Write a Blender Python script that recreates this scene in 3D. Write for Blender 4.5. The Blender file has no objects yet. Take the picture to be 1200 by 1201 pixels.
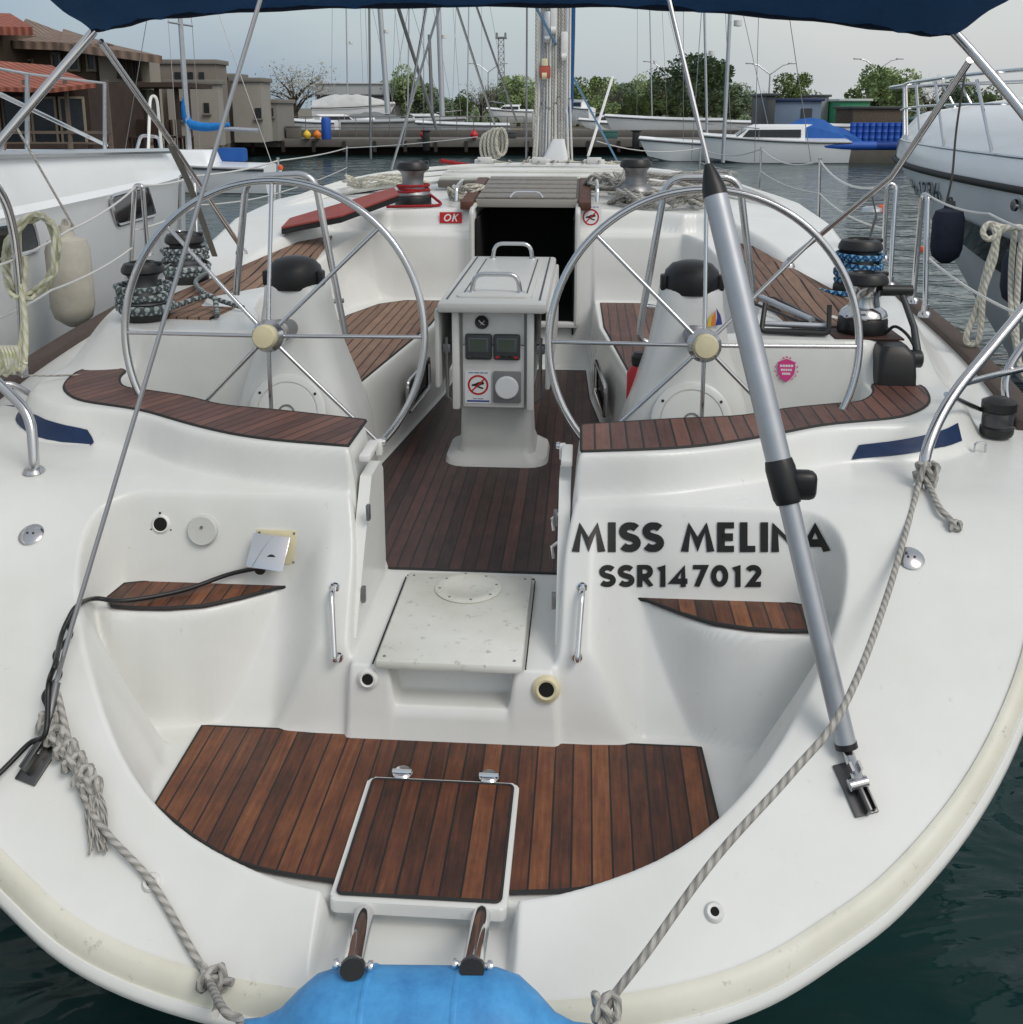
import bpy, bmesh, math, random
import numpy as np
from mathutils import Vector, Matrix
R = math.radians
random.seed(7)
scene = bpy.context.scene
col = scene.collection
# ---------------------------------------------------------------- camera, world, sun
PITCH = math.atan(275/1200.); HC = 2.4
cam = bpy.data.cameras.new('camera'); co = bpy.data.objects.new('camera', cam); col.objects.link(co)
co.location = (0, 0, HC); co.rotation_euler = (math.pi/2 - PITCH, 0, 0)
cam.sensor_fit = 'HORIZONTAL'; cam.sensor_width = 36; cam.lens = 36.0
cam.shift_y = -200/1200.; cam.clip_start = .05; cam.clip_end = 3000
scene.camera = co
SUN_EL, SUN_AZ = R(50), R(136)
w = bpy.data.worlds.new("World"); scene.world = w; w.use_nodes = True
nt = w.node_tree; nt.nodes.clear()
N = nt.nodes.new; L = nt.links.new
out = N('ShaderNodeOutputWorld'); sky = N('ShaderNodeTexSky'); sky.sky_type = 'NISHITA'; sky.sun_disc = False
sky.sun_elevation = SUN_EL; sky.sun_rotation = SUN_AZ; sky.air_density = 1.5; sky.dust_density = 4
bg1 = N('ShaderNodeBackground'); bg1.inputs[1].default_value = .05
L(sky.outputs[0], bg1.inputs[0])
tc = N('ShaderNodeTexCoord'); sp = N('ShaderNodeSeparateXYZ'); L(tc.outputs['Generated'], sp.inputs[0])
nz = N('ShaderNodeTexNoise'); nz.inputs['Scale'].default_value = 2.2; nz.inputs['Detail'].default_value = 5
mp = N('ShaderNodeMapping'); mp.inputs['Scale'].default_value = (1, 1, 3.5); L(tc.outputs['Generated'], mp.inputs[0]); L(mp.outputs[0], nz.inputs[0])
m1 = N('ShaderNodeMath'); m1.operation = 'MULTIPLY_ADD'; m1.inputs[1].default_value = .75; m1.inputs[2].default_value = .22
L(sp.outputs[0], m1.inputs[0])
m2 = N('ShaderNodeMath'); m2.operation = 'MULTIPLY_ADD'; m2.inputs[1].default_value = .55; L(nz.outputs[0], m2.inputs[0]); L(m1.outputs[0], m2.inputs[2])
cr = N('ShaderNodeValToRGB'); L(m2.outputs[0], cr.inputs[0])
cr.color_ramp.elements[0].position = .12; cr.color_ramp.elements[0].color = (.24, .36, .52, 1)
cr.color_ramp.elements[1].position = .72; cr.color_ramp.elements[1].color = (.66, .69, .71, 1)
e = cr.color_ramp.elements.new(.38); e.color = (.46, .55, .62, 1)
bg2 = N('ShaderNodeBackground')
mz = N('ShaderNodeMapRange'); mz.inputs[1].default_value = 0; mz.inputs[2].default_value = .7; mz.inputs[3].default_value = .88; mz.inputs[4].default_value = .70; L(sp.outputs[2], mz.inputs[0]); L(mz.outputs[0], bg2.inputs[1])
mg = N('ShaderNodeMapRange'); mg.inputs[1].default_value = .18; mg.inputs[2].default_value = .6; L(sp.outputs[2], mg.inputs[0])
mc = N('ShaderNodeMix'); mc.data_type = 'RGBA'; L(mg.outputs[0], mc.inputs[0]); L(cr.outputs[0], mc.inputs[6]); mc.inputs[7].default_value = (.60, .61, .60, 1); L(mc.outputs[2], bg2.inputs[0])
ad = N('ShaderNodeAddShader'); L(bg1.outputs[0], ad.inputs[0]); L(bg2.outputs[0], ad.inputs[1]); L(ad.outputs[0], out.inputs[0])
sl = bpy.data.lights.new('sun', 'SUN'); sl.energy = 1.25; sl.angle = R(26); sl.color = (1, .985, .96)
so = bpy.data.objects.new('sun', sl); col.objects.link(so)
so.rotation_euler = Vector((math.sin(SUN_AZ)*math.cos(SUN_EL), math.cos(SUN_AZ)*math.cos(SUN_EL), math.sin(SUN_EL))).to_track_quat('Z', 'Y').to_euler()
scene.view_settings.view_transform = 'Standard'; scene.view_settings.look = 'None'
scene.view_settings.exposure = -.1; scene.view_settings.gamma = 1

# ---------------------------------------------------------------- geometry of the view -> real positions
X0 = -.36; TH = math.atan(.072); CT, ST = math.cos(TH), math.sin(TH)
def ray(px, py):
    a = (px-600)/1200; b = (py-400)/1200
    return Vector((a, math.cos(PITCH)-b*math.sin(PITCH), -math.sin(PITCH)-b*math.cos(PITCH)))
def W(px, py, Y=None, z=None):
    d = ray(px, py); t = (z-HC)/d.z if z is not None else Y/d.y
    return Vector((0, 0, HC)) + d*t
def to_boat(p):
    x, y = p[0]-X0, p[1]
    return Vector((x*CT-y*ST, x*ST+y*CT, p[2]))
def to_world(p):
    return Vector((X0+p[0]*CT+p[1]*ST, -p[0]*ST+p[1]*CT, p[2]))
def B(px, py, z=None, v=None):
    if z is not None: return to_boat(W(px, py, z=z))
    d = ray(px, py); t = (v+X0*ST)/(d.x*ST+d.y*CT)
    return to_boat(Vector((0, 0, HC))+d*t)

# ---------------------------------------------------------------- materials
MATS = {}
def srgb(r, g, b):
    f = lambda c: (c/255/12.92 if c/255 <= .04045 else ((c/255+.055)/1.055)**2.4)
    return (f(r), f(g), f(b), 1)
def mat(name, c, rough=.5, metal=0, spec=.5, noise=0, nscale=8, bump=0, bscale=60, coat=0, c2=None):
    if name in MATS: return MATS[name]
    m = bpy.data.materials.new(name); m.use_nodes = True; t = m.node_tree; b = t.nodes['Principled BSDF']
    c = tuple(c)+(1,) if len(c) == 3 else c
    b.inputs['Base Color'].default_value = c; b.inputs['Roughness'].default_value = rough; b.inputs['Metallic'].default_value = metal
    b.inputs['Specular IOR Level'].default_value = spec; b.inputs['Coat Weight'].default_value = coat
    tc = t.nodes.new('ShaderNodeTexCoord')
    if noise:
        n = t.nodes.new('ShaderNodeTexNoise'); n.inputs['Scale'].default_value = nscale; n.inputs['Detail'].default_value = 6; n.inputs['Roughness'].default_value = .65
        t.links.new(tc.outputs['Object'], n.inputs[0])
        r = t.nodes.new('ShaderNodeValToRGB'); t.links.new(n.outputs[0], r.inputs[0])
        r.color_ramp.elements[0].position = .3; r.color_ramp.elements[1].position = .65
        lo = c2 if c2 else tuple(x*(1-noise) for x in c[:3])+(1,)
        r.color_ramp.elements[0].color = lo; r.color_ramp.elements[1].color = c
        t.links.new(r.outputs[0], b.inputs['Base Color'])
        rr = t.nodes.new('ShaderNodeMapRange'); rr.inputs[3].default_value = min(1, rough+.15); rr.inputs[4].default_value = rough
        t.links.new(n.outputs[0], rr.inputs[0]); t.links.new(rr.outputs[0], b.inputs['Roughness'])
    if bump:
        n = t.nodes.new('ShaderNodeTexNoise'); n.inputs['Scale'].default_value = bscale; n.inputs['Detail'].default_value = 3
        t.links.new(tc.outputs['Object'], n.inputs[0])
        bp = t.nodes.new('ShaderNodeBump'); bp.inputs['Strength'].default_value = bump; bp.inputs['Distance'].default_value = .01
        t.links.new(n.outputs[0], bp.inputs['Height']); t.links.new(bp.outputs[0], b.inputs['Normal'])
    MATS[name] = m; return m

def math_node(t, op, a, b=None, c=None):
    n = t.nodes.new('ShaderNodeMath'); n.operation = op
    for i, x in enumerate((a, b, c)):
        if x is None: continue
        if hasattr(x, 'is_output'): t.links.new(x, n.inputs[i])
        else: n.inputs[i].default_value = x
    return n.outputs[0]

def teak(name, pal, width=.052, rough=.42, caulk=.07, off=0., skew=0., axis=0, wet=0.):
    """planks run along the local Y axis; every plank has its own tone; dark caulk between"""
    m = bpy.data.materials.new(name); m.use_nodes = True; t = m.node_tree; b = t.nodes['Principled BSDF']; ln = t.links.new
    tc = t.nodes.new('ShaderNodeTexCoord'); s = t.nodes.new('ShaderNodeSeparateXYZ'); ln(tc.outputs['Object'], s.inputs[0])
    ux, vy = (s.outputs[0], s.outputs[1]) if axis == 0 else (s.outputs[1], s.outputs[0])
    if skew: ux = math_node(t, 'MULTIPLY_ADD', vy, skew, ux)
    x = math_node(t, 'MULTIPLY_ADD', ux, 1/width, off+100)
    fl = math_node(t, 'FLOOR', x); fr = math_node(t, 'FRACT', x)
    wn = t.nodes.new('ShaderNodeTexWhiteNoise'); wn.noise_dimensions = '1D'; ln(fl, wn.inputs['W'])
    # grain, stretched along the plank, shifted per plank
    cx = t.nodes.new('ShaderNodeCombineXYZ'); ln(math_node(t, 'MULTIPLY', ux, 90), cx.inputs[0])
    ln(math_node(t, 'MULTIPLY_ADD', vy, 5., math_node(t, 'MULTIPLY', wn.outputs[0], 40.)), cx.inputs[1])
    g = t.nodes.new('ShaderNodeTexNoise'); g.inputs['Scale'].default_value = 1; g.inputs['Detail'].default_value = 8; g.inputs['Roughness'].default_value = .65; ln(cx.outputs[0], g.inputs[0])
    # blotches of wear
    bl = t.nodes.new('ShaderNodeTexNoise'); bl.inputs['Scale'].default_value = 6; bl.inputs['Detail'].default_value = 9; bl.inputs['Roughness'].default_value = .72
    cb = t.nodes.new('ShaderNodeCombineXYZ'); ln(math_node(t, 'MULTIPLY_ADD', ux, 1.8, wn.outputs[0]), cb.inputs[0]); ln(vy, cb.inputs[1]); ln(cb.outputs[0], bl.inputs[0])
    f = math_node(t, 'MULTIPLY', wn.outputs[0], .42)
    f = math_node(t, 'MULTIPLY_ADD', g.outputs[0], .75, f)
    f = math_node(t, 'MULTIPLY_ADD', bl.outputs[0], .75, f)
    f = math_node(t, 'SUBTRACT', f, .50)
    r = t.nodes.new('ShaderNodeValToRGB'); ln(f, r.inputs[0])
    els = r.color_ramp.elements
    for i, c in enumerate(pal):
        p = .05+.9*i/(len(pal)-1)
        if i == 0: els[0].position = p; els[0].color = c
        elif i == len(pal)-1: els[-1].position = p; els[-1].color = c
        else: q = els.new(p); q.color = c
    d = math_node(t, 'ABSOLUTE', math_node(t, 'SUBTRACT', fr, .5))
    k = math_node(t, 'GREATER_THAN', d, .5-caulk/2)
    mx = t.nodes.new('ShaderNodeMix'); mx.data_type = 'RGBA'; ln(k, mx.inputs[0]); ln(r.outputs[0], mx.inputs[6]); mx.inputs[7].default_value = (.008, .007, .007, 1)
    ln(mx.outputs[2], b.inputs['Base Color'])
    rg = math_node(t, 'MULTIPLY_ADD', bl.outputs[0], -.5*max(wet, .3), rough+.25*max(wet, .3)+.05); ln(rg, b.inputs['Roughness'])
    h = math_node(t, 'SUBTRACT', math_node(t, 'MULTIPLY', g.outputs[0], .35), k)
    bp = t.nodes.new('ShaderNodeBump'); bp.inputs['Strength'].default_value = .5; bp.inputs['Distance'].default_value = .002
    ln(h, bp.inputs['Height']); ln(bp.outputs[0], b.inputs['Normal'])
    MATS[name] = m; return m

def rope_mat(name, c1, c2, pitch=.02, frac=.5, three=True):
    """UV: x metres along, y turns round"""
    m = bpy.data.materials.new(name); m.use_nodes = True; t = m.node_tree; b = t.nodes['Principled BSDF']; ln = t.links.new
    uv = t.nodes.new('ShaderNodeUVMap'); s = t.nodes.new('ShaderNodeSeparateXYZ'); ln(uv.outputs[0], s.inputs[0])
    a = math_node(t, 'MULTIPLY_ADD', s.outputs[0], 1/pitch, math_node(t, 'MULTIPLY', s.outputs[1], 3. if three else 1.))
    fr = math_node(t, 'FRACT', a); dd = math_node(t, 'ABSOLUTE', math_node(t, 'SUBTRACT', fr, .5))
    a2 = math_node(t, 'MULTIPLY_ADD', s.outputs[0], 1/pitch, math_node(t, 'MULTIPLY', s.outputs[1], -1.))
    d2 = math_node(t, 'ABSOLUTE', math_node(t, 'SUBTRACT', math_node(t, 'FRACT', a2), .5))
    k = math_node(t, 'LESS_THAN', dd if three else math_node(t, 'MAXIMUM', dd, d2), frac/2 if three else frac/1.6)
    n = t.nodes.new('ShaderNodeTexNoise'); n.inputs['Scale'].default_value = 35; n.inputs['Detail'].default_value = 4
    tc = t.nodes.new('ShaderNodeTexCoord'); ln(tc.outputs['Object'], n.inputs[0])
    mx = t.nodes.new('ShaderNodeMix'); mx.data_type = 'RGBA'; ln(k, mx.inputs[0]); mx.inputs[6].default_value = c1; mx.inputs[7].default_value = c2
    m2 = t.nodes.new('ShaderNodeMix'); m2.data_type = 'RGBA'; m2.blend_type = 'MULTIPLY'; m2.inputs[0].default_value = .6
    ln(mx.outputs[2], m2.inputs[6]); ln(n.outputs[0], m2.inputs[7])
    ln(m2.outputs[2], b.inputs['Base Color']); b.inputs['Roughness'].default_value = .9
    h = math_node(t, 'SUBTRACT', 1., math_node(t, 'MULTIPLY', dd, 2.))
    bp = t.nodes.new('ShaderNodeBump'); bp.inputs['Strength'].default_value = .7; bp.inputs['Distance'].default_value = .003
    ln(h, bp.inputs['Height']); ln(bp.outputs[0], b.inputs['Normal'])
    MATS[name] = m; return m

def gelcoat(name, c=(.785, .795, .785), rough=.24, dirt=.13, scuff=.64):
    m = bpy.data.materials.new(name); m.use_nodes = True; t = m.node_tree; b = t.nodes['Principled BSDF']; ln = t.links.new
    tc = t.nodes.new('ShaderNodeTexCoord')
    n1 = t.nodes.new('ShaderNodeTexNoise'); n1.inputs['Scale'].default_value = 1.6; n1.inputs['Detail'].default_value = 7; n1.inputs['Roughness'].default_value = .62
    ln(tc.outputs['Object'], n1.inputs[0])
    r = t.nodes.new('ShaderNodeValToRGB'); ln(n1.outputs[0], r.inputs[0])
    r.color_ramp.elements[0].position = .3; r.color_ramp.elements[0].color = (c[0]*(1-dirt), c[1]*(1-dirt), c[2]*(1-dirt*1.25), 1)
    r.color_ramp.elements[1].position = .7; r.color_ramp.elements[1].color = (*c, 1)
    # scuffs: small sharp specks
    n2 = t.nodes.new('ShaderNodeTexNoise'); n2.inputs['Scale'].default_value = 26; n2.inputs['Detail'].default_value = 8; n2.inputs['Roughness'].default_value = .75; ln(tc.outputs['Object'], n2.inputs[0])
    mr = t.nodes.new('ShaderNodeMapRange'); mr.inputs[1].default_value = scuff; mr.inputs[2].default_value = scuff+.08; ln(n2.outputs[0], mr.inputs[0])
    mx = t.nodes.new('ShaderNodeMix'); mx.data_type = 'RGBA'; ln(math_node(t, 'MULTIPLY', mr.outputs[0], dirt*2.5), mx.inputs[0]); ln(r.outputs[0], mx.inputs[6]); mx.inputs[7].default_value = (.3, .28, .24, 1)
    ln(mx.outputs[2], b.inputs['Base Color'])
    rr = t.nodes.new('ShaderNodeMapRange'); rr.inputs[3].default_value = rough+.14; rr.inputs[4].default_value = rough-.02; ln(n1.outputs[0], rr.inputs[0]); ln(rr.outputs[0], b.inputs['Roughness'])
    n3 = t.nodes.new('ShaderNodeTexNoise'); n3.inputs['Scale'].default_value = 9; n3.inputs['Detail'].default_value = 2; ln(tc.outputs['Object'], n3.inputs[0])
    bp = t.nodes.new('ShaderNodeBump'); bp.inputs['Strength'].default_value = .12; bp.inputs['Distance'].default_value = .01; ln(n3.outputs[0], bp.inputs['Height']); ln(bp.outputs[0], b.inputs['Normal'])
    MATS[name] = m; return m

GEL = gelcoat('gelcoat')
GEL2 = gelcoat('gelcoat_grey', (.62, .63, .62), .34, .12)
GEL3 = gelcoat('hatch_white', (.76, .765, .74), .42, .32, .585)
CREAM_OLD = mat('cream_rub', srgb(232, 230, 212), .45, noise=.28, nscale=3, bump=.1, c2=srgb(204, 200, 174))
CREAM = gelcoat('cream_edge', (.80, .79, .71), .42, .26, .60)
WHITE = mat('white_plastic', (.75, .75, .73), .4, noise=.08)
IVORY = mat('ivory_plastic', srgb(214, 205, 170), .4, noise=.1, nscale=20)
HWHITE = gelcoat('topside_white', (.86, .88, .90), .15, .04)
STEEL = mat('stainless', (.60, .60, .61), .16, 1)
CHROME = mat('chrome', (.75, .75, .76), .07, 1)
DSTEEL = mat('dull_steel', (.30, .30, .31), .4, 1, noise=.15, nscale=9)
ALU = mat('aluminium', (.55, .57, .60), .38, .75, noise=.12, nscale=12)
ALUP = mat('painted_aluminium', srgb(184, 188, 194), .36, .65, noise=.1, nscale=10)
BLACK = mat('black_plastic', (.012, .012, .013), .35, noise=.3, nscale=20)
RUBBER = mat('black_rubber', (.02, .02, .02), .7)
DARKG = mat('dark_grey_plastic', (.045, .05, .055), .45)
VOID = mat('painted_interior_shade', (.004, .004, .004), .9)  # near-black colour stands in for the shade inside openings
NAVY = mat('navy_canvas', srgb(34, 82, 130), .9, noise=.25, nscale=5, bump=.35, bscale=14)
NAVYD = mat('navy_hem', srgb(14, 30, 52), .9, noise=.25, nscale=9, bump=.4, bscale=20)
BLUESTRIPE = mat('blue_stripe', srgb(16, 46, 88), .3, noise=.35, nscale=12)
REDM = mat('red_board', srgb(150, 66, 58), .5, noise=.15, nscale=6)
RED = mat('red_paint', srgb(190, 30, 36), .4)
PINK = mat('pink_ink', srgb(206, 60, 132), .45)
PAPER = mat('paper_white', srgb(226, 228, 230), .5)
BLUEINK = mat('blue_ink', srgb(48, 66, 140), .5)
BLACKINK = mat('black_lettering', (.006, .006, .006), .4)
ORANGE = mat('orange_ink', srgb(236, 130, 40), .45)
YEL = mat('yellow_ink', srgb(236, 196, 60), .45)
GREENP = mat('green_paint', srgb(44, 140, 96), .5, noise=.2)
FBLUE = mat('fender_blue', srgb(78, 160, 220), .45, noise=.5, nscale=16, bump=.2, bscale=22, c2=srgb(56, 128, 190))
FGREY = mat('fender_dirty_white', srgb(188, 184, 172), .6, noise=.3, nscale=5)
FNAVY = mat('fender_sock', srgb(44, 50, 66), .95, noise=.2, nscale=20, bump=.2)
LCD = mat('lcd_glass', srgb(74, 84, 74), .15)
TPAL = [srgb(34, 19, 14), srgb(66, 36, 24), srgb(98, 56, 35), srgb(130, 80, 49), srgb(158, 110, 74)]
TK_PLAT = teak('teak_platform', TPAL, .050, .42, .10)
TK_SOLE = teak('teak_sole', [srgb(32, 23, 22), srgb(50, 35, 33), srgb(68, 46, 42), srgb(88, 56, 48), srgb(132, 74, 44)], .045, .4, .12)
HPAL = [srgb(60, 38, 33), srgb(86, 56, 48), srgb(106, 70, 60), srgb(122, 82, 68), srgb(142, 100, 80)]
TK_SEAT = teak('teak_seat', HPAL, .050, .45, .13)
TK_SEATL = teak('teak_seat_left', HPAL, .050, .45, .13, skew=-.5)
TK_GREY = teak('teak_weathered', [srgb(92, 68, 58), srgb(118, 92, 78), srgb(140, 112, 94), srgb(156, 130, 110)], .05, .7, .13)
TK_RAIL = teak('teak_rail', [srgb(66, 56, 52), srgb(84, 72, 66), srgb(98, 86, 78)], .5, .75, .0)
TK_HATCH = teak('teak_hatch', [srgb(66, 40, 30), srgb(92, 58, 42), srgb(110, 74, 56)], .3, .5, .0)
ROPE_G = rope_mat('rope_grey', srgb(206, 204, 198), srgb(168, 165, 158), .03, .45)
ROPE_W = rope_mat('rope_white', srgb(236, 234, 222), srgb(206, 202, 184), .03)
ROPE_Y = rope_mat('rope_cream_green', srgb(238, 236, 220), srgb(214, 218, 160), .05, .3)
ROPE_B = rope_mat('rope_blue_fleck', srgb(20, 80, 140), srgb(130, 190, 214), .035, .5, False)
ROPE_D = rope_mat('rope_dark_fleck', srgb(92, 100, 104), srgb(186, 198, 198), .035, .5, False)
ROPE_R = rope_mat('rope_red', srgb(190, 44, 50), srgb(160, 26, 34), .02)
WIRE = mat('wire_rope', (.40, .40, .41), .35, .8)
WHITEWIRE = mat('coated_wire', (.62, .62, .60), .5)

# ---------------------------------------------------------------- mesh builder
def frames(pts):
    P = [Vector(p) for p in pts]; n = len(P); T = []
    for i in range(n):
        a = P[max(0, i-1)]; b = P[min(n-1, i+1)]; d = (b-a); T.append(d.normalized() if d.length > 1e-9 else Vector((0, 0, 1)))
    up = Vector((0, 0, 1)) if abs(T[0].z) < .9 else Vector((1, 0, 0))
    x = T[0].cross(up).normalized(); X = [x]
    for i in range(1, n):
        x = X[-1] - T[i]*X[-1].dot(T[i]); x = x.normalized() if x.length > 1e-6 else X[-1]; X.append(x)
    return P, T, X
def catmull(pts, k=6, closed=False):
    P = [Vector(p) for p in pts]; n = len(P); out = []
    rng = range(n if closed else n-1)
    for i in rng:
        p0 = P[(i-1) % n] if closed or i > 0 else P[0]*2-P[1]
        p1 = P[i]; p2 = P[(i+1) % n]
        p3 = P[(i+2) % n] if closed or i+2 < n else P[-1]*2-P[-2]
        for j in range(k):
            t = j/k
            out.append(.5*((2*p1)+(p2-p0)*t+(2*p0-5*p1+4*p2-p3)*t*t+(3*p1-p0-3*p2+p3)*t**3))
    if not closed: out.append(P[-1])
    return out
def fillet(pts, r=.05, k=5):
    """polyline with rounded corners"""
    P = [Vector(p) for p in pts]; out = [P[0]]
    for i in range(1, len(P)-1):
        a, b, c = P[i-1], P[i], P[i+1]
        ra = min(r, (a-b).length*.49); rc = min(r, (c-b).length*.49)
        p, q = b+(a-b).normalized()*ra, b+(c-b).normalized()*rc
        for j in range(k+1):
            t = j/k; out.append(p*(1-t)**2+b*2*t*(1-t)+q*t*t)
    out.append(P[-1]); return out
class MB:
    def __init__(s): s.bm = bmesh.new(); s.uv = s.bm.loops.layers.uv.new('UVMap')
    def tube(s, pts, r, seg=10, closed=False, cap=True, flat=1.):
        P, T, X = frames(pts); n = len(P)
        if closed:  # keep the frame continuous round a flat loop
            nrm = Vector((0, 0, 0))
            for i in range(n): nrm += P[i].cross(P[(i+1) % n])
            nrm.normalize(); T = [(P[(i+1) % n]-P[i-1]).normalized() for i in range(n)]; X = [t.cross(nrm).normalized() for t in T]
        rad = r if hasattr(r, '__len__') else [r]*n
        rings = []; ln = [0.]
        for i in range(n):
            Y = T[i].cross(X[i]); rg = []
            for j in range(seg):
                a = 2*math.pi*j/seg; rg.append(s.bm.verts.new(P[i]+(X[i]*math.cos(a)+Y*math.sin(a)*flat)*rad[i]))
            rings.append(rg); ln.append(ln[-1]+(P[(i+1) % n]-P[i]).length)
        for i in range(n if closed else n-1):
            A, C = rings[i], rings[(i+1) % n]
            for j in range(seg):
                f = s.bm.faces.new((A[j], A[(j+1) % seg], C[(j+1) % seg], C[j])); f.smooth = True
                for l, (u, v) in zip(f.loops, ((ln[i], j/seg), (ln[i], (j+1)/seg), (ln[i+1], (j+1)/seg), (ln[i+1], j/seg))): l[s.uv].uv = (u, v)
        if cap and not closed: s.bm.faces.new(rings[0][::-1]); s.bm.faces.new(rings[-1])
        return s
    def lathe(s, prof, c=(0, 0, 0), axis=(0, 0, 1), seg=24, sx=1., sy=1.):
        ax = Vector(axis).normalized(); up = Vector((0, 0, 1)) if abs(ax.z) < .9 else Vector((1, 0, 0))
        X = ax.cross(up).normalized(); Y = ax.cross(X); c = Vector(c); rings = []
        for r, h in prof: rings.append([s.bm.verts.new(c+ax*h+(X*math.cos(2*math.pi*j/seg)*sx+Y*math.sin(2*math.pi*j/seg)*sy)*max(r, 1e-4)) for j in range(seg)])
        for i in range(len(rings)-1):
            for j in range(seg):
                f = s.bm.faces.new((rings[i][j], rings[i][(j+1) % seg], rings[i+1][(j+1) % seg], rings[i+1][j])); f.smooth = True
        s.bm.faces.new(rings[0][::-1]); s.bm.faces.new(rings[-1]); return s
    def box(s, c, size, rot=None, bev=0, seg=2):
        r = bmesh.ops.create_cube(s.bm, size=1); vs = r['verts']
        for v in vs: v.co = Vector((v.co.x*size[0], v.co.y*size[1], v.co.z*size[2]))
        if bev:
            es = list({e for v in vs for e in v.link_edges}); q = bmesh.ops.bevel(s.bm, geom=es, offset=bev, segments=seg, profile=.5, affect='EDGES'); vs = list({v for f in q['faces'] for v in f.verts} | {v for v in vs if v.is_valid})
            fs = {f for v in vs for f in v.link_faces}; vs = list({v for f in fs for v in f.verts})
        M = (rot.to_matrix() if hasattr(rot, 'to_matrix') else rot) if rot is not None else Matrix.Identity(3)
        for v in vs: v.co = M @ v.co + Vector(c)
        return s
    def prism(s, poly, z0, z1, M=None, bev=0):
        """poly of (x,y); z may be callables of (x,y)"""
        f = lambda z, p: z(p[0], p[1]) if callable(z) else z
        old = set(s.bm.verts) if (bev and M is not None) else None
        a = [s.bm.verts.new((p[0], p[1], f(z0, p))) for p in poly]; b = [s.bm.verts.new((p[0], p[1], f(z1, p))) for p in poly]; n = len(poly)
        fs = [s.bm.faces.new(a[::-1]), s.bm.faces.new(b)]
        for i in range(n): fs.append(s.bm.faces.new((a[i], a[(i+1) % n], b[(i+1) % n], b[i])))
        if bev:
            bmesh.ops.bevel(s.bm, geom=list(fs[1].edges), offset=bev, segments=2, profile=.5, affect='EDGES')
        if M is not None:
            for v in (a+b if old is None else [v for v in s.bm.verts if v not in old]): v.co = M @ v.co
        return s
    def poly(s, pts):
        s.bm.faces.new([s.bm.verts.new(Vector(p)) for p in pts]); return s
    def loft(s, rings, closed=True, caps=True):
        V = [[s.bm.verts.new(Vector(p)) for p in r] for r in rings]; n = len(V[0])
        for i in range(len(V)-1):
            for j in range(n if closed else n-1):
                f = s.bm.faces.new((V[i][j], V[i][(j+1) % n], V[i+1][(j+1) % n], V[i+1][j])); f.smooth = True
        if caps and closed: s.bm.faces.new(V[0][::-1]); s.bm.faces.new(V[-1])
        return s
    def xf(s, M):
        for v in s.bm.verts: v.co = M @ v.co
        return s
    def build(s, name, m, parent=None, loc=None, sharp=40, recalc=True):
        if recalc: bmesh.ops.recalc_face_normals(s.bm, faces=s.bm.faces[:])
        me = bpy.data.meshes.new(name); s.bm.to_mesh(me); s.bm.free(); me.materials.append(m)
        me.polygons.foreach_set('use_smooth', [True]*len(me.polygons)); me.set_sharp_from_angle(angle=R(sharp))
        o = bpy.data.objects.new(name, me); col.objects.link(o)
        if parent: o.parent = parent
        if loc is not None:
            o.location = loc
        return o
def tag(o, label=None, cat=None, group=None, kind=None):
    if label: o['label'] = label
    if cat: o['category'] = cat
    if group: o['group'] = group
    if kind: o['kind'] = kind
    return o
def empty(name, loc=(0, 0, 0), rz=0, **k):
    o = bpy.data.objects.new(name, None); col.objects.link(o); o.location = loc; o.rotation_euler = (0, 0, rz); o.empty_display_size = .2
    return tag(o, **k)
def recenter(o):
    """put a top-level mesh's origin at the middle of its base"""
    n = len(o.data.vertices); a = np.empty(n*3); o.data.vertices.foreach_get('co', a); a = a.reshape(-1, 3)
    c = np.array(((a[:, 0].min()+a[:, 0].max())/2, (a[:, 1].min()+a[:, 1].max())/2, a[:, 2].min()))
    o.data.vertices.foreach_set('co', (a-c).ravel()); o.location = Vector(c) + o.location; return o
def copy_tree(o, parent=None):
    c = o.copy(); col.objects.link(c)
    if parent: c.parent = parent
    for ch in [x for x in bpy.data.objects if x.parent == o]: copy_tree(ch, c)
    return c

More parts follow.
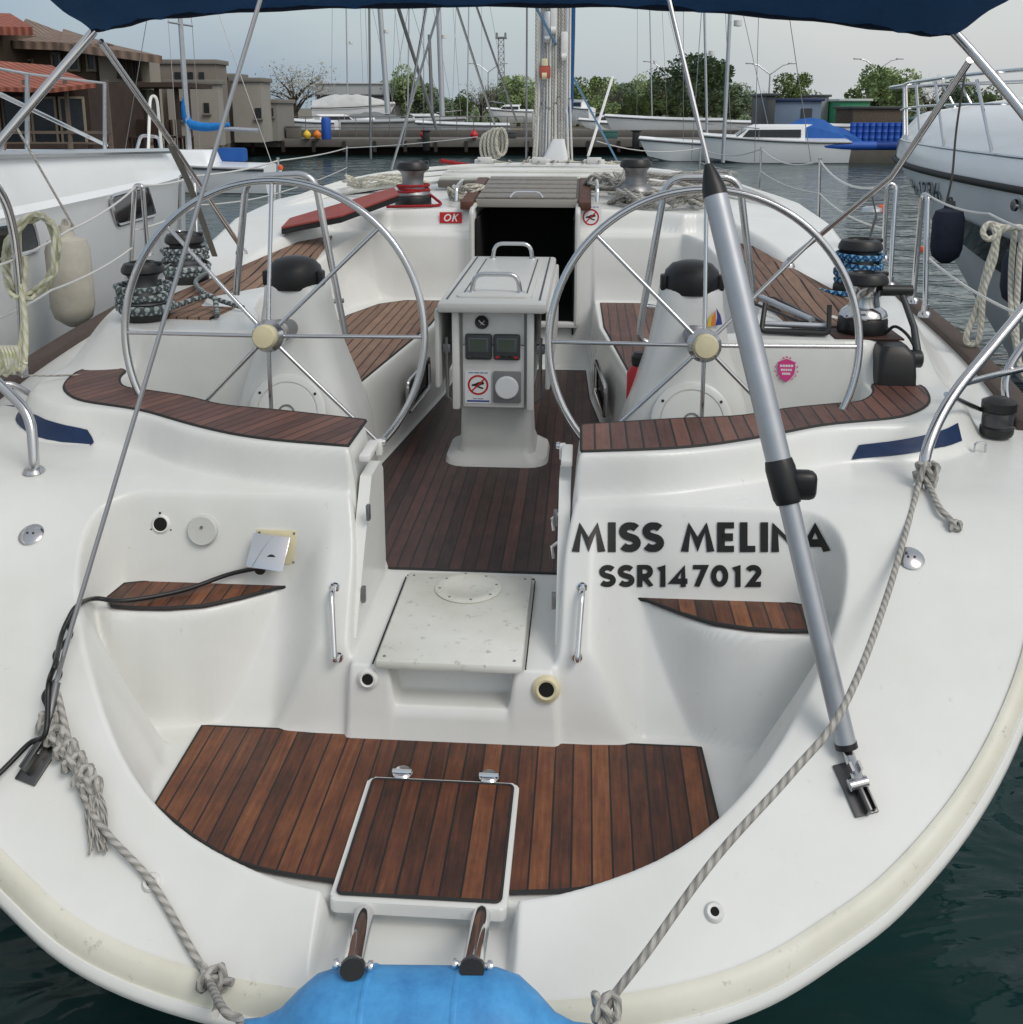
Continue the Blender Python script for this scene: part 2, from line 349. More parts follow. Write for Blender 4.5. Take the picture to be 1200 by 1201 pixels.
# stroke lettering --------------------------------------------------
def arc(cx, cy, rx, ry, a0, a1, n=10): return [(cx+rx*math.cos(R(a0+(a1-a0)*i/n)), cy+ry*math.sin(R(a0+(a1-a0)*i/n))) for i in range(n+1)]
S_ = arc(.31, .695, .21, .185, 30, 250, 12)+arc(.29, .305, .22, .185, 75, -150, 12)
GL = {
 'M': (.92, [[(.08, 0), (.22, .96), (.46, .22), (.70, .96), (.84, 0)]]), 'I': (.24, [[(.12, 0), (.12, 1)]]),
 'S': (.58, [S_]), 'E': (.56, [[(.5, .92), (.12, .92), (.12, .08), (.5, .08)], [(.12, .5), (.47, .5)]]),
 'L': (.50, [[(.12, 1), (.12, .08), (.46, .08)]]), 'N': (.78, [[(.1, 0), (.1, .90), (.66, .10), (.66, 1)]]),
 'A': (.80, [[(.04, 0), (.38, .95), (.72, 0)], [(.18, .3), (.58, .3)]]),
 'R': (.62, [[(.12, 0), (.12, .92), (.28, .92)]+arc(.3, .70, .2, .22, 90, -90, 8)+[(.14, .48)], [(.26, .46), (.54, 0)]]),
 '1': (.42, [[(.08, .78), (.24, .94), (.24, 0)]]), '4': (.66, [[(.46, 0), (.46, .94), (.08, .26), (.62, .26)]]),
 '7': (.60, [[(.06, .92), (.50, .92), (.2, 0)]]), '0': (.66, [arc(.33, .5, .22, .38, 0, 360, 20)]),
 '2': (.60, [arc(.28, .68, .2, .2, 160, -25, 9)+[(.16, .12), (.56, .12)]]),
 '3': (.58, [arc(.26, .72, .18, .2, 150, -80, 9)+arc(.26, .28, .21, .2, 80, -150, 9)]),
 '6': (.62, [arc(.3, .29, .21, .21, 0, 360, 16), [(.12, .40), (.40, 1)]]),
 'H': (.72, [[(.12, 0), (.12, 1)], [(.6, 0), (.6, 1)], [(.12, .5), (.6, .5)]]), 'c': (.5, [arc(.27, .33, .2, .25, 45, 315, 12)]),
 '-': (.4, [[(.06, .38), (.34, .38)]]), 'O': (.84, [arc(.42, .5, .32, .39, 0, 360, 24)]),
 'K': (.66, [[(.12, 0), (.12, 1)], [(.56, 1), (.16, .46)], [(.26, .56), (.58, 0)]]), ' ': (.36, []),
}
def ribbon(s, pts, wd, M, h=.0008):
    P = [Vector((p[0], p[1])) for p in pts]; n = len(P); closed = (P[0]-P[-1]).length < 1e-6
    if closed: P = P[:-1]; n -= 1
    Lf, Rt = [], []
    for i in range(n):
        if closed: a, b, c = P[i-1], P[i], P[(i+1) % n]
        else: a, b, c = P[max(i-1, 0)], P[i], P[min(i+1, n-1)]
        d1 = (b-a).normalized() if (b-a).length > 1e-9 else (c-b).normalized(); d2 = (c-b).normalized() if (c-b).length > 1e-9 else d1
        n1 = Vector((-d1.y, d1.x)); n2 = Vector((-d2.y, d2.x)); m = (n1+n2)
        m = m.normalized() if m.length > 1e-4 else n1
        k = wd/2/max(.45, m.dot(n1)); Lf.append(b+m*k); Rt.append(b-m*k)
    V = [[s.bm.verts.new(M @ Vector((q.x, q.y, h))) for q in X] for X in (Lf, Rt)]
    for i in range(n if closed else n-1):
        j = (i+1) % n; s.bm.faces.new((V[0][i], V[0][j], V[1][j], V[1][i]))
def lettering(name, text, M, height, m, parent, wd=.19, stretch=1., gap=.1, slant=0, width=None):
    """M: 4x4, text plane x right, y up, z out"""
    tot = sum(GL[c][0]+gap for c in text)-gap
    if width: stretch = width/(tot*height)
    s = MB(); x = 0; k = 0
    for c in text:
        gw, st = GL[c]
        for l in st:
            k += 1
            n0 = len(s.bm.verts)
            ribbon(s, [((x+p[0]+slant*p[1])*height*stretch, p[1]*height) for p in l], wd*height, Matrix(), .0008+.0001*(k % 5))
            s.bm.verts.ensure_lookup_table()
            for v in s.bm.verts[n0:]: v.co.y = min(max(v.co.y, 0), height); v.co = M @ v.co
        x += gw+gap
    return s.build(name, m, parent, recalc=False)
def basis(o, x, y):
    """matrix with origin o, x axis, y axis"""
    x = Vector(x).normalized(); y = Vector(y); y = (y-x*y.dot(x)).normalized(); z = x.cross(y)
    M = Matrix((x, y, z)).transposed().to_4x4(); M.translation = Vector(o); return M
def disc_pts(r, n=28, a0=0, a1=360): return [(r*math.cos(R(a0+(a1-a0)*i/n)), r*math.sin(R(a0+(a1-a0)*i/n))) for i in range(n+(0 if a1-a0 == 360 else 1))]
def plate(poly, M, th, s=None):
    s = s or MB(); s.prism(poly, 0, th, M); return s

# ================================================================= SETTING: water
def water():
    m = bpy.data.materials.new('water'); m.use_nodes = True; t = m.node_tree; b = t.nodes['Principled BSDF']; ln = t.links.new
    b.inputs['Base Color'].default_value = srgb(24, 52, 52); b.inputs['Roughness'].default_value = .04; b.inputs['IOR'].default_value = 1.33
    tc = t.nodes.new('ShaderNodeTexCoord'); mp = t.nodes.new('ShaderNodeMapping'); mp.inputs['Scale'].default_value = (.55, 1.25, 1); ln(tc.outputs['Object'], mp.inputs[0])
    n1 = t.nodes.new('ShaderNodeTexNoise'); n1.inputs['Scale'].default_value = 1.1; n1.inputs['Detail'].default_value = 3; n1.inputs['Distortion'].default_value = 1.4; ln(mp.outputs[0], n1.inputs[0])
    n2 = t.nodes.new('ShaderNodeTexNoise'); n2.inputs['Scale'].default_value = 5.5; n2.inputs['Detail'].default_value = 3; n2.inputs['Distortion'].default_value = .4; ln(mp.outputs[0], n2.inputs[0])
    b1 = t.nodes.new('ShaderNodeBump'); b1.inputs['Strength'].default_value = .6; b1.inputs['Distance'].default_value = .17; ln(n1.outputs[0], b1.inputs['Height'])
    b2 = t.nodes.new('ShaderNodeBump'); b2.inputs['Strength'].default_value = .4; b2.inputs['Distance'].default_value = .025; ln(n2.outputs[0], b2.inputs['Height']); ln(b1.outputs[0], b2.inputs['Normal'])
    ln(b2.outputs[0], b.inputs['Normal'])
    s = MB(); s.poly([(-900, -60, 0), (900, -60, 0), (900, 1500, 0), (-900, 1500, 0)])
    tag(s.build('water', m, recalc=False), kind='structure')
water()

# ================================================================= THE SAILBOAT
BOAT = empty('sailboat', (X0, 0, 0), -TH, label='white sailing yacht with twin steel wheels and teak decks, moored stern-to in the foreground', cat='sailboat')
RIM = [(0, 1.745), (.22, 1.752), (.43, 1.77), (.62, 1.803), (.78, 1.85), (.93, 1.92), (1.09, 2.01), (1.28, 2.16), (1.44, 2.33), (1.58, 2.53), (1.72, 2.80), (1.86, 3.15), (1.98, 3.55), (2.08, 4.05), (2.17, 4.7), (2.24, 5.5), (2.29, 6.5), (2.31, 7.8), (2.26, 9.2), (2.08, 10.6), (1.75, 12.), (1.25, 13.4), (.65, 14.6), (0, 15.4)]
rimc = [(p.x, p.y) for p in catmull([(x, y, 0) for x, y in RIM], 5)]
def poly_sd(px, py, poly):
    """signed distance to polygon, negative inside (numpy)"""
    d = np.full(px.shape, 1e9); ins = np.zeros(px.shape, bool); n = len(poly)
    for i in range(n):
        ax, ay = poly[i]; bx, by = poly[(i+1) % n]
        ex, ey = bx-ax, by-ay; wx, wy = px-ax, py-ay
        t = np.clip((wx*ex+wy*ey)/(ex*ex+ey*ey+1e-12), 0, 1); d = np.minimum(d, (wx-ex*t)**2+(wy-ey*t)**2)
        c = ((ay <= py) & (by > py)) | ((by <= py) & (ay > py))
        with np.errstate(divide='ignore', invalid='ignore'): xi = ax+(py-ay)*(bx-ax)/((by-ay) if by != ay else 1e-12)
        ins ^= c & (px < xi)
    d = np.sqrt(d); return np.where(ins, -d, d)
def smin(a, b, k): h = np.clip(.5+.5*(b-a)/k, 0, 1); return b*(1-h)+a*h-k*h*(1-h)
def smax(a, b, k): return -smin(-a, -b, k)
def ss(x): x = np.clip(x, 0, 1); return x*x*(3-2*x)
def rnd(poly, k=4): return [(p.x, p.y) for p in catmull([(x, y, 0) for x, y in poly], k, True)]
ZP = .605; ZSOLE = .85; ZSEAT = 1.38; ZB = 1.25; ZC = 1.53
CREASE = [(-.3, 1.975), (0, 1.975), (.2, 1.98), (.38, 2.01), (.6, 2.09), (.78, 2.22), (.95, 2.42), (1.05, 2.58), (1.10, 2.74), (1.085, 2.85), (1.01, 2.91), (.9, 2.915), (.36, 2.915), (-.3, 2.915)]
LEAF = [(.40, 2.90), (.46, 2.868), (.55, 2.835), (.64, 2.76), (.73, 2.70), (.84, 2.672), (.93, 2.668), (1.03, 2.67), (1.12, 2.76), (1.10, 2.90), (.9, 2.95), (.4, 2.95)]
LEAFS = rnd(LEAF, 4)
cv2 = lambda pts, k=5: [(p.x, p.y) for p in catmull([(x, y, 0) for x, y in pts], k)]
WALK = [(-1, 2.62), (.295, 2.62), (.305, 3.5), (-1, 3.5)]
BLOCK = [(.335, 2.96), (.61, 2.995), (.77, 3.045), (.93, 3.12), (1.13, 3.255), (1.30, 3.315), (1.46, 3.355), (1.60, 3.46), (1.69, 3.60), (1.72, 3.80), (1.72, 4.4), (.3, 4.4), (.335, 3.6)]
WELL = [(-1, 3.24), (.35, 3.245), (.64, 3.32), (.88, 3.375), (1.04, 3.47), (1.22, 3.54), (1.32, 3.585), (1.385, 3.68), (1.40, 3.88), (.58, 3.88), (.56, 4.2), (.42, 5.4), (.40, 6.12), (-1, 6.12)]
BENCH = [(-1, 3.9), (.62, 3.9), (.95, 4.05), (1.06, 4.4), (1.08, 5.0), (1.06, 5.5), (1.0, 5.85), (.88, 6.10), (.80, 6.13), (-1, 6.13)]
COAM = [(.9, 3.90), (1.36, 3.90), (1.46, 3.94), (1.60, 4.10), (1.74, 4.5), (1.84, 5.2), (1.86, 6.5), (.3, 6.5), (.9, 5.5)]
TRUNK = [(-1, 6.2), (1.02, 6.2), (1.22, 6.05), (1.40, 5.7), (1.52, 5.2), (1.60, 4.95), (1.70, 5.1), (1.76, 5.6), (1.78, 6.6), (1.74, 8.4), (1.5, 10.2), (1.1, 11.8), (.5, 12.9), (-1, 13.1)]
BLOCKS = cv2(BLOCK[:11])+BLOCK[11:]
WELLS = WELL[:1]+cv2(WELL[1:9])+WELL[9:]
COAMS = COAM[:2]+cv2(COAM[1:7])[1:]+COAM[7:]
def Hf(u, v):
    u = np.asarray(u, float); v = np.asarray(v, float); a = np.abs(u)
    cap = 1.26+.013*np.maximum(v-3, 0)
    S = smin(.55+.65*(v-1.8)-.03*np.clip((a-.0), 0, 9)**2*.0, cap, .10)
    dc = poly_sd(a, v, rnd(CREASE, 4))
    zA = np.interp(v, [2.60, 2.655, 2.68, 2.70, 2.845, 2.87, 2.905, 2.93], [ZP, ZP, .615, .65, .96, 1.07, 1.21, 1.27])
    zP = np.interp(v, [2.60, 2.612, 2.625, 2.645, 2.665, 2.90, 2.93], [ZP, ZP, .625, .80, .88, 1.22, 1.27]); wP = ss((.56-a)/.18); zA = zA*(1-wP)+zP*wP
    lf = poly_sd(a, v, LEAFS); leaf = ZP+(.96-ZP)*(1-ss((lf+.012)/.045))
    fac = 3.4-1.1*ss((v-2.28)/.18); fac = fac+(8-fac)*ss((v-2.55)/.18)
    side = S+fac*np.minimum(dc, 0)
    core = smax(np.full_like(v, ZP), side, .035)
    Hin = smax(smax(zA, leaf, .012), core, .02+.09*ss((a-.85)/.15)*(1-.7*ss((v-2.80)/.1)))
    H = np.where(dc < .03, smin(S, np.where(dc < 0, Hin, Hin+3*dc), .022), S)
    # foredeck crown
    # helm seat block
    db = poly_sd(a, v, BLOCKS); wdt = .03+.06*ss((a-1.2)/.4)
    H = np.maximum(H, H+(ZSEAT-H)*(1-ss((db+.004)/wdt)))
    # coaming
    dk = poly_sd(a, v, COAMS); wk = .035+.20*ss((a-1.35)/.3)
    t = 1-ss((dk+.01)/wk); H = np.where(ZC > H, H+(ZC-H)*t, H)
    # trunk
    zt = np.interp(v, [4.9, 5.6, 6.2, 7.0, 9.5, 13.1], [1.53, 1.68, 1.80, 1.84, 1.80, 1.62])-.02*a**2
    dt = poly_sd(a, v, rnd(TRUNK, 3)); wt = .04+.16*ss((a-1.1)/.5)
    H = np.where(zt > H, H+(zt-H)*(1-ss((dt+.01)/wt)), H)
    # carve the bench well and the sole
    de = poly_sd(a, v, BENCH); t = 1-ss((de+.01)/(.03+.09*ss((v-4.2)/.6))); H = np.where((v > 3.9), H*(1-t)+np.minimum(H, ZB)*t, H)
    # ledge under the cabin bulkhead top
    dl = poly_sd(a, v, [(-1, 6.135), (.93, 6.135), (1.03, 6.0), (1.14, 5.5), (1.22, 5.5), (1.2, 6.4), (-1, 6.4)]); zl = np.interp(v, [5.5, 6.1], [1.54, 1.665]); H = np.where((zl > H) & (v > 5.4), H+(zl-H)*(1-ss((dl+.008)/.02)), H)
    # helm well + sole
    dw = poly_sd(a, v, WELLS); t = 1-ss((dw+.01)/.03); H = H*(1-t)+np.minimum(H, ZSOLE)*t
    # walk-through
    dwk = poly_sd(a, v, WALK); t = 1-ss((dwk+.006)/(.022+.045*ss((v-2.8)/.2)*(H > 1))); H = H*(1-t)+ZSOLE*t
    notch = poly_sd(a, v, [(-1, 2.5), (.175, 2.5), (.17, 2.72), (-1, 2.72)]); t = 1-ss((notch+.01)/.02); H = np.where(v > 2.6, H*(1-t)+np.minimum(H, .73)*t, H)
    # companionway
    dcw = poly_sd(a, v, [(-1, 6.05), (.30, 6.05), (.30, 7.1), (-1, 7.1)]); t = 1-ss((dcw+.005)/.015); H = H*(1-t)+np.minimum(H, 1.10)*t
    # ladder recess in the transom
    dr = poly_sd(u-.01, v, [(-.215, 1.80), (.215, 1.80), (.215, 2.02), (-.215, 2.02)]); t = 1-ss((dr+.01)/.02); H = H*(1-t)+np.minimum(H, .565)*t
    return H
def H1(u, v): return float(Hf(np.array([u]), np.array([v]))[0])
def deck():
    us = np.arange(-2.34, 2.3401, .0065)
    vs = np.concatenate([np.arange(1.72, 4.25, .0062), np.arange(4.25, 6.4, .011), np.arange(6.4, 15.5, .05)])
    U, V = np.meshgrid(us, vs); Z = Hf(U, V)
    full = rimc+[(-x, y) for x, y in rimc[::-1]]
    sd = poly_sd(U, V, full); keep = sd < -.043
    for _ in range(1):   # a light smoothing rounds every edge of the moulding
        Zp = np.pad(Z, 1, mode='edge'); Z = (Zp[:-2, 1:-1]+Zp[2:, 1:-1]+Zp[1:-1, :-2]+Zp[1:-1, 2:]+4*Z)/8
    nv, nu = U.shape
    co_ = np.stack([U, V, Z], -1).reshape(-1, 3)
    q = keep[:-1, :-1] & keep[1:, :-1] & keep[:-1, 1:] & keep[1:, 1:]
    ii, jj = np.nonzero(q); a = ii*nu+jj
    F = np.stack([a, a+1, a+nu+1, a+nu], -1)
    used = np.zeros(nv*nu, bool); used[F.ravel()] = True; idx = np.cumsum(used)-1
    co_ = co_[used]; F = idx[F]
    me = bpy.data.meshes.new('deck'); me.vertices.add(len(co_)); me.vertices.foreach_set('co', co_.ravel())
    me.loops.add(F.size); me.loops.foreach_set('vertex_index', F.ravel().astype(np.int32)); me.polygons.add(len(F))
    me.polygons.foreach_set('loop_start', np.arange(0, F.size, 4, dtype=np.int32)); me.polygons.foreach_set('loop_total', np.full(len(F), 4, np.int32))
    me.polygons.foreach_set('use_smooth', np.ones(len(F), bool)); me.update(); me.materials.append(GEL)
    o = bpy.data.objects.new('deck', me); col.objects.link(o); o.parent = BOAT
deck()
def capv(v): return 1.26+.013*max(v-3, 0)
def Ssurf(u, v):
    a, b, k = .55+.65*(v-1.8), capv(v), .10; h = min(1, max(0, .5+.5*(b-a)/k)); return b*(1-h)+a*h-k*h*(1-h)
rim3 = [(u, v) for u, v in rimc] ; rimfull = [(-u, v) for u, v in rimc[::-1]][:-1]+rimc
rimfull = [p for i, p in enumerate(rimfull) if i == 0 or (Vector(p)-Vector(rimfull[i-1])).length > 1e-4]
def normals2(pl):
    out = []
    for i in range(len(pl)):
        a, b = Vector(pl[max(0, i-1)]), Vector(pl[min(len(pl)-1, i+1)]); d = (b-a).normalized(); out.append(Vector((d.y, -d.x)))
    return out
def sweep_rim(pl, prof, name, m, stz=Ssurf):
    """prof: list of (outward offset, height above deck surface)"""
    nn = normals2(pl); rings = []
    for (u, v), n in zip(pl, nn):
        z0 = stz(u, v); r = []
        for o, h, follow in prof:
            x, y = u+n.x*o, v+n.y*o; z = (stz(x, y) if follow else z0)+h; r.append((x, y, z))
        rings.append(r)
    return MB().loft(rings, True, True).build(name, m, BOAT, sharp=50)
stern = [p for p in rimfull if p[1] < 3.62]
# split at the bow: rimfull runs bow(-)->stern->bow(+)
sweep_rim(stern, [(-.060, .001, 1), (-.057, .008, 1), (-.048, .011, 1), (-.034, .008, 1), (-.020, -.006, 0), (-.02, -.02, 0), (-.07, -.03, 0)], 'rub_strip', CREAM)
sweep_rim(stern, [(-.06, -.018, 0), (-.016, -.006, 0), (-.006, -.018, 0), (-.005, -.034, 0), (-.016, -.046, 0), (-.06, -.052, 0)], 'rub_edge', GEL)
fw = [p for p in rimfull if p[1] > 3.55]
for sgn in (-1, 1):
    side = [p for p in fw if p[0]*sgn > 0.0]
    if sgn < 0: pass
    sweep_rim(side, [(-.085, -.01, 1), (-.085, .030, 1), (-.078, .036, 1), (.0, .036, 1), (.012, .026, 0), (.012, -.03, 0)], 'toe_rail', TK_RAIL)
def hull():
    nn = normals2(rimfull); rings = []
    for kx in range(7):
        f = kx/6; r = []
        for (u, v), n in zip(rimfull, nn):
            z0 = Ssurf(u, v)-.04; zz = z0+(-.35-z0)*f; h = z0-zz
            w_ = min(1, max(0, (4.2-v)/1.6)); w_ = w_*w_*(3-2*w_)
            off = -.030-(.14*(1-w_)+1.75*w_)*h-(.25*h*h)*(1-w_)
            r.append((u+n.x*off, v+n.y*off, zz))
        rings.append(r)
    MB().loft(rings, True, False).build('hull', HWHITE, BOAT, sharp=60)
hull()

def teak_piece(name, poly, z, m, th=.006, smooth=0, edge=True, parent=BOAT):
    pl = rnd(poly, smooth) if smooth else poly
    zf = (lambda x, y: z) if not callable(z) else z
    o = MB().prism(pl, lambda x, y: zf(x, y)-.004, lambda x, y: zf(x, y)+th).build(name, m, parent)
    if edge:
        s = MB(); s.tube([(x, y, zf(x, y)+.0025) for x, y in pl], .0052, 6, closed=True); s.build('caulk_edge', RUBBER, o)
    return o
def PB(pxs, z): return [tuple(B(x, y, z=z)[:2]) for x, y in pxs]
def curve2(pts, k=4): return [(p.x, p.y) for p in catmull([(x, y, 0) for x, y in pts], k)]
# swim platform teak
pb = curve2(PB([(240, 848), (265, 853), (330, 850), (400, 857), (500, 866), (600, 868), (700, 866), (750, 866), (785, 873), (820, 868)], ZP+.016), 3)
pf = curve2(PB([(845, 975), (800, 1005), (700, 1040), (610, 1047), (500, 1047), (400, 1035), (300, 1018), (240, 990), (182, 945)], ZP+.016), 4)
pb = [(x, min(y, 2.635)) for x, y in pb]
teak_piece('platform_planking', pb+pf, ZP+.016, TK_PLAT)
# helm seats
SR = [(682, 499), (794, 492), (873, 489), (920, 480), (985, 474), (1013, 472), (1027, 460), (1020, 449), (1079, 450), (1090, 462), (1090, 476), (1060, 490), (967, 498), (892, 513), (836, 522), (780, 527), (682, 530)]
SLf = [(429, 491), (337, 484), (262, 477), (210, 466), (172, 458), (131, 454), (114, 449), (127, 431), (79, 434), (56, 445), (46, 460), (64, 473), (112, 480), (161, 486), (210, 499), (262, 509), (337, 518), (397, 522), (420, 521)]
def seatpoly(px):
    P = [Vector((*p, 0)) for p in PB(px, ZSEAT)]; n = len(P); out = []
    for i in range(n):
        a, b, c = P[i-1], P[i], P[(i+1) % n]; r = .012 if abs(b.x) < .5 else .085; ra, rc = min(r, (a-b).length*.48), min(r, (c-b).length*.48); p, q = b+(a-b).normalized()*ra, b+(c-b).normalized()*rc
        for j in range(5): t = j/4; w_ = p*(1-t)**2+b*2*t*(1-t)+q*t*t; out.append((w_.x, w_.y))
    return out
teak_piece('helm_seat_planking', [(x, y) for x, y in seatpoly(SR)], ZSEAT, TK_SEAT)
LL = [(-x, y) for x, y in seatpoly(SR)]
teak_piece('helm_seat_planking', LL, ZSEAT, TK_SEATL)
# leaf-shaped corner seats
LEAFT = [(.475, 2.868), (.56, 2.838), (.65, 2.768), (.74, 2.712), (.84, 2.688), (.93, 2.684), (1.01, 2.69), (1.045, 2.74), (1.035, 2.83), (.93, 2.862), (.80, 2.866), (.62, 2.868)]
for sg in (1, -1): teak_piece('corner_seat_planking', [(x*sg, y) for x, y in LEAFT], .969, TK_PLAT)
# cockpit sole with a hole-free outline
SOLE = [(-.30, 3.245), (.30, 3.245), (.34, 3.29), (.62, 3.36), (.62, 3.84), (.55, 3.9), (.53, 4.2), (.395, 5.4), (.375, 6.0), (-.375, 6.0), (-.395, 5.4), (-.53, 4.2), (-.55, 3.9), (-.62, 3.84), (-.62, 3.36), (-.34, 3.29)]
teak_piece('sole_planking', SOLE, ZSOLE, TK_SOLE)
for sg in (1, -1):
    teak_piece('bench_planking', [(x*sg, y) for x, y in [(.60, 4.1), (.95, 4.2), (1.00, 4.6), (1.01, 5.2), (.97, 5.6), (.86, 5.95), (.72, 6.08), (.46, 6.08), (.47, 5.4)]], ZB, TK_GREY if sg < 0 else TK_SEAT)
    teak_piece('coaming_planking', [(x*sg, y) for x, y in [(1.20, 4.12), (1.50, 4.14), (1.58, 4.5), (1.56, 4.95), (1.46, 5.3), (1.30, 5.85), (1.14, 6.0), (1.13, 5.4), (1.16, 4.8)]], lambda x, y: H1(x, y), TK_GREY, .012, edge=False)

# ---- step hatch in the walk-through
s = MB(); s.box((-.005, 2.885, .866), (.415, .57, .028), bev=.008); hatch = s.build('step_hatch', GEL3, BOAT)
s = MB(); s.lathe([(.0, 0), (.105, 0), (.108, .004), (.10, .007), (.078, .008), (.074, .0055), (0, .0055)], (-.0, 3.06, .880), seg=36); s.build('inspection_cover', GEL3, hatch)
s = MB()
for a in range(8): s.lathe([(.0, 0), (.005, 0), (.004, .002), (0, .0025)], (.092*math.cos(a*.785+.2), 3.06+.092*math.sin(a*.785+.2), .8865), seg=8)
for x in (-.19, .18):
    for y in (2.625, 3.14): s.lathe([(0, 0), (.005, 0), (.004, .002), (0, .0025)], (x, y, .880), seg=8)
s.build('screws', DSTEEL, hatch)
s = MB()
for x in (-.222, .212): s.box((x, 2.89, .8615), (.004, .55, .004))
s.box((-.005, 3.178, .8615), (.43, .004, .004)); s.build('hatch_joint', RUBBER, BOAT)

# ---- swim ladder seat
def rrect(x0, x1, y0, y1, r, k=5):
    o = []
    for cx, cy, a in ((x1-r, y1-r, 0), (x0+r, y1-r, 90), (x0+r, y0+r, 180), (x1-r, y0+r, 270)): o += [(cx+r*math.cos(R(a+90*i/k)), cy+r*math.sin(R(a+90*i/k))) for i in range(k+1)]
    return o
s = MB(); s.prism(rrect(-.200, .208, 1.978, 2.422, .018), .607, .638, bev=.006); lid = s.build('ladder_seat', GEL, BOAT)
s = MB(); s.prism(rrect(-.184, .192, 1.996, 2.406, .012), .636, .6445); tk = s.build('seat_planking', TK_PLAT, lid)
s = MB(); s.tube([(x, y, .6435) for x, y in rrect(-.184, .192, 1.996, 2.406, .012)], .004, 6, closed=True); s.build('caulk_edge', RUBBER, lid)
for x in (-.11, .125):
    s = MB(); s.lathe([(0, 0), (.026, 0), (.027, .004), (.022, .010), (0, .012)], (x, 2.437, .640)); s.tube([(x-.026, 2.43, .653), (x+.026, 2.43, .653)], .006, 8); s.build('hinge', CHROME, lid)
for x in (-.145, .145):
    ld = empty('ladder_tube', (0, 0, 0)); ld.parent = BOAT
    pe = B(414 if x < 0 else 554, 1134, z=.775); ps = B(428 if x < 0 else 566, 1068, z=.60); dd_ = (pe-ps).normalized()
    s = MB(); s.tube([ps-dd_*.07, ps, pe], .0225, 16); s.build('tube', CHROME, ld)
    s = MB(); s.tube([pe-dd_*.006, pe+dd_*.016], .0245, 16, flat=.8); s.build('end_plug', BLACK, ld)
    s = MB(); s.tube([pe-dd_*.012+Vector((-.034, 0, 0)), pe-dd_*.012+Vector((.034, 0, 0))], .006, 10)
    for q in (-.034, .034): s.lathe([(0, -.006), (.010, -.005), (.011, 0), (.009, .005), (0, .007)], pe-dd_*.012+Vector((q, 0, 0)), (1, 0, 0), 12)
    s.build('bolt', CHROME, ld)

# ---- name and number on the transom wall, fitted to the curved wall
def wall_basis(px0, px1, pz):
    """surface frame on the sloping transom wall between two pixels"""
    a = hit(*px0); b = hit(*px1); c = hit(*pz)
    return a, b, c
def hit(px, py):
    p0 = to_boat(Vector((0, 0, HC))); d = ray(px, py); q = to_boat(Vector((0, 0, HC))+d)-p0
    ts = np.linspace(1.2, 9, 9000); P = np.array(p0)[None]+ts[:, None]*np.array(q)[None]
    h = Hf(P[:, 0], P[:, 1]); k = np.argmax(P[:, 2] < h); return Vector(P[k])
def on_wall(a_px, b_px, up_px, lift=.004):
    a, b, c = hit(*a_px), hit(*b_px), hit(*up_px)
    M = basis(a, b-a, c-a); M.translation = M.translation+(M.to_3x3() @ Vector((0, 0, 1)))*lift; return M, (b-a).length, (c-a).length
def drape(o, eps=.002):
    """press a thin flat mark back onto the moulding along the wall normal (y direction)"""
    me = o.data; n = len(me.vertices); a = np.empty(n*3); me.vertices.foreach_get('co', a); a = a.reshape(-1, 3)
    vv = np.arange(2.55, 3.1, .002)
    for i in range(n):
        hz = Hf(np.full(vv.shape, a[i, 0]), vv); k = int(np.argmax(hz >= a[i, 2]));  a[i, 1] = vv[k]-.004 if k > 0 else a[i, 1]
    me.vertices.foreach_set('co', a.ravel())
zt_, zb_ = hit(675, 612), hit(675, 647)
def hit_many(pp, lift=.004):
    """surface points of the moulding seen at several pixels, lifted a few mm off it"""
    o = np.array(to_boat(Vector((0, 0, HC)))); D = np.array([to_boat(Vector((0, 0, HC))+ray(*p)) for p in pp])-o; D /= np.linalg.norm(D, axis=1)[:, None]
    lo, hi, n = np.full(len(D), 1.5), np.full(len(D), 7.5), 160
    for _ in range(3):
        T = lo[:, None]+(hi-lo)[:, None]*np.linspace(0, 1, n)[None]; P = o[None, None]+T[..., None]*D[:, None, :]
        k = np.argmax(P[..., 2] < Hf(P[..., 0], P[..., 1]), axis=1); k = np.maximum(k, 1); i = np.arange(len(D)); lo, hi = T[i, k-1], T[i, k]
    return o[None]+(lo[:, None]-lift)*D
def vert_text(text, x0, x1, y0, y1, wd, name='name_lettering'):
    h = y1-y0; M = Matrix(((1, 0, 0, x0), (0, -1, 0, y1), (0, 0, 1, 0), (0, 0, 0, 1)))
    o = lettering(name, text, M, h, BLACKINK, BOAT, wd, width=x1-x0); me = o.data
    bm = bmesh.new(); bm.from_mesh(me)
    for _ in range(1): bmesh.ops.subdivide_edges(bm, edges=[e for e in bm.edges if e.calc_length() > 4], cuts=3, use_grid_fill=True)
    bm.verts.ensure_lookup_table(); lay = [v.co.z for v in bm.verts]; Q = hit_many([(v.co.x, v.co.y) for v in bm.verts])
    for v, q in zip(bm.verts, Q): v.co = Vector(q)
    bm.to_mesh(me); bm.free(); return o
vert_text('MISS MELINA', 672, 973, 612, 647, .26)
vert_text('SSR147012', 703, 894, 662, 688, .245, 'registration_lettering')

# ---- helpers for fittings
def part(s, name, m, parent=BOAT, **k): return s.build(name, m, parent, **k)
def rod(name, pts, r, m, parent=BOAT, seg=12, **k): s = MB(); s.tube(pts, r, seg, **k); return s.build(name, m, parent)
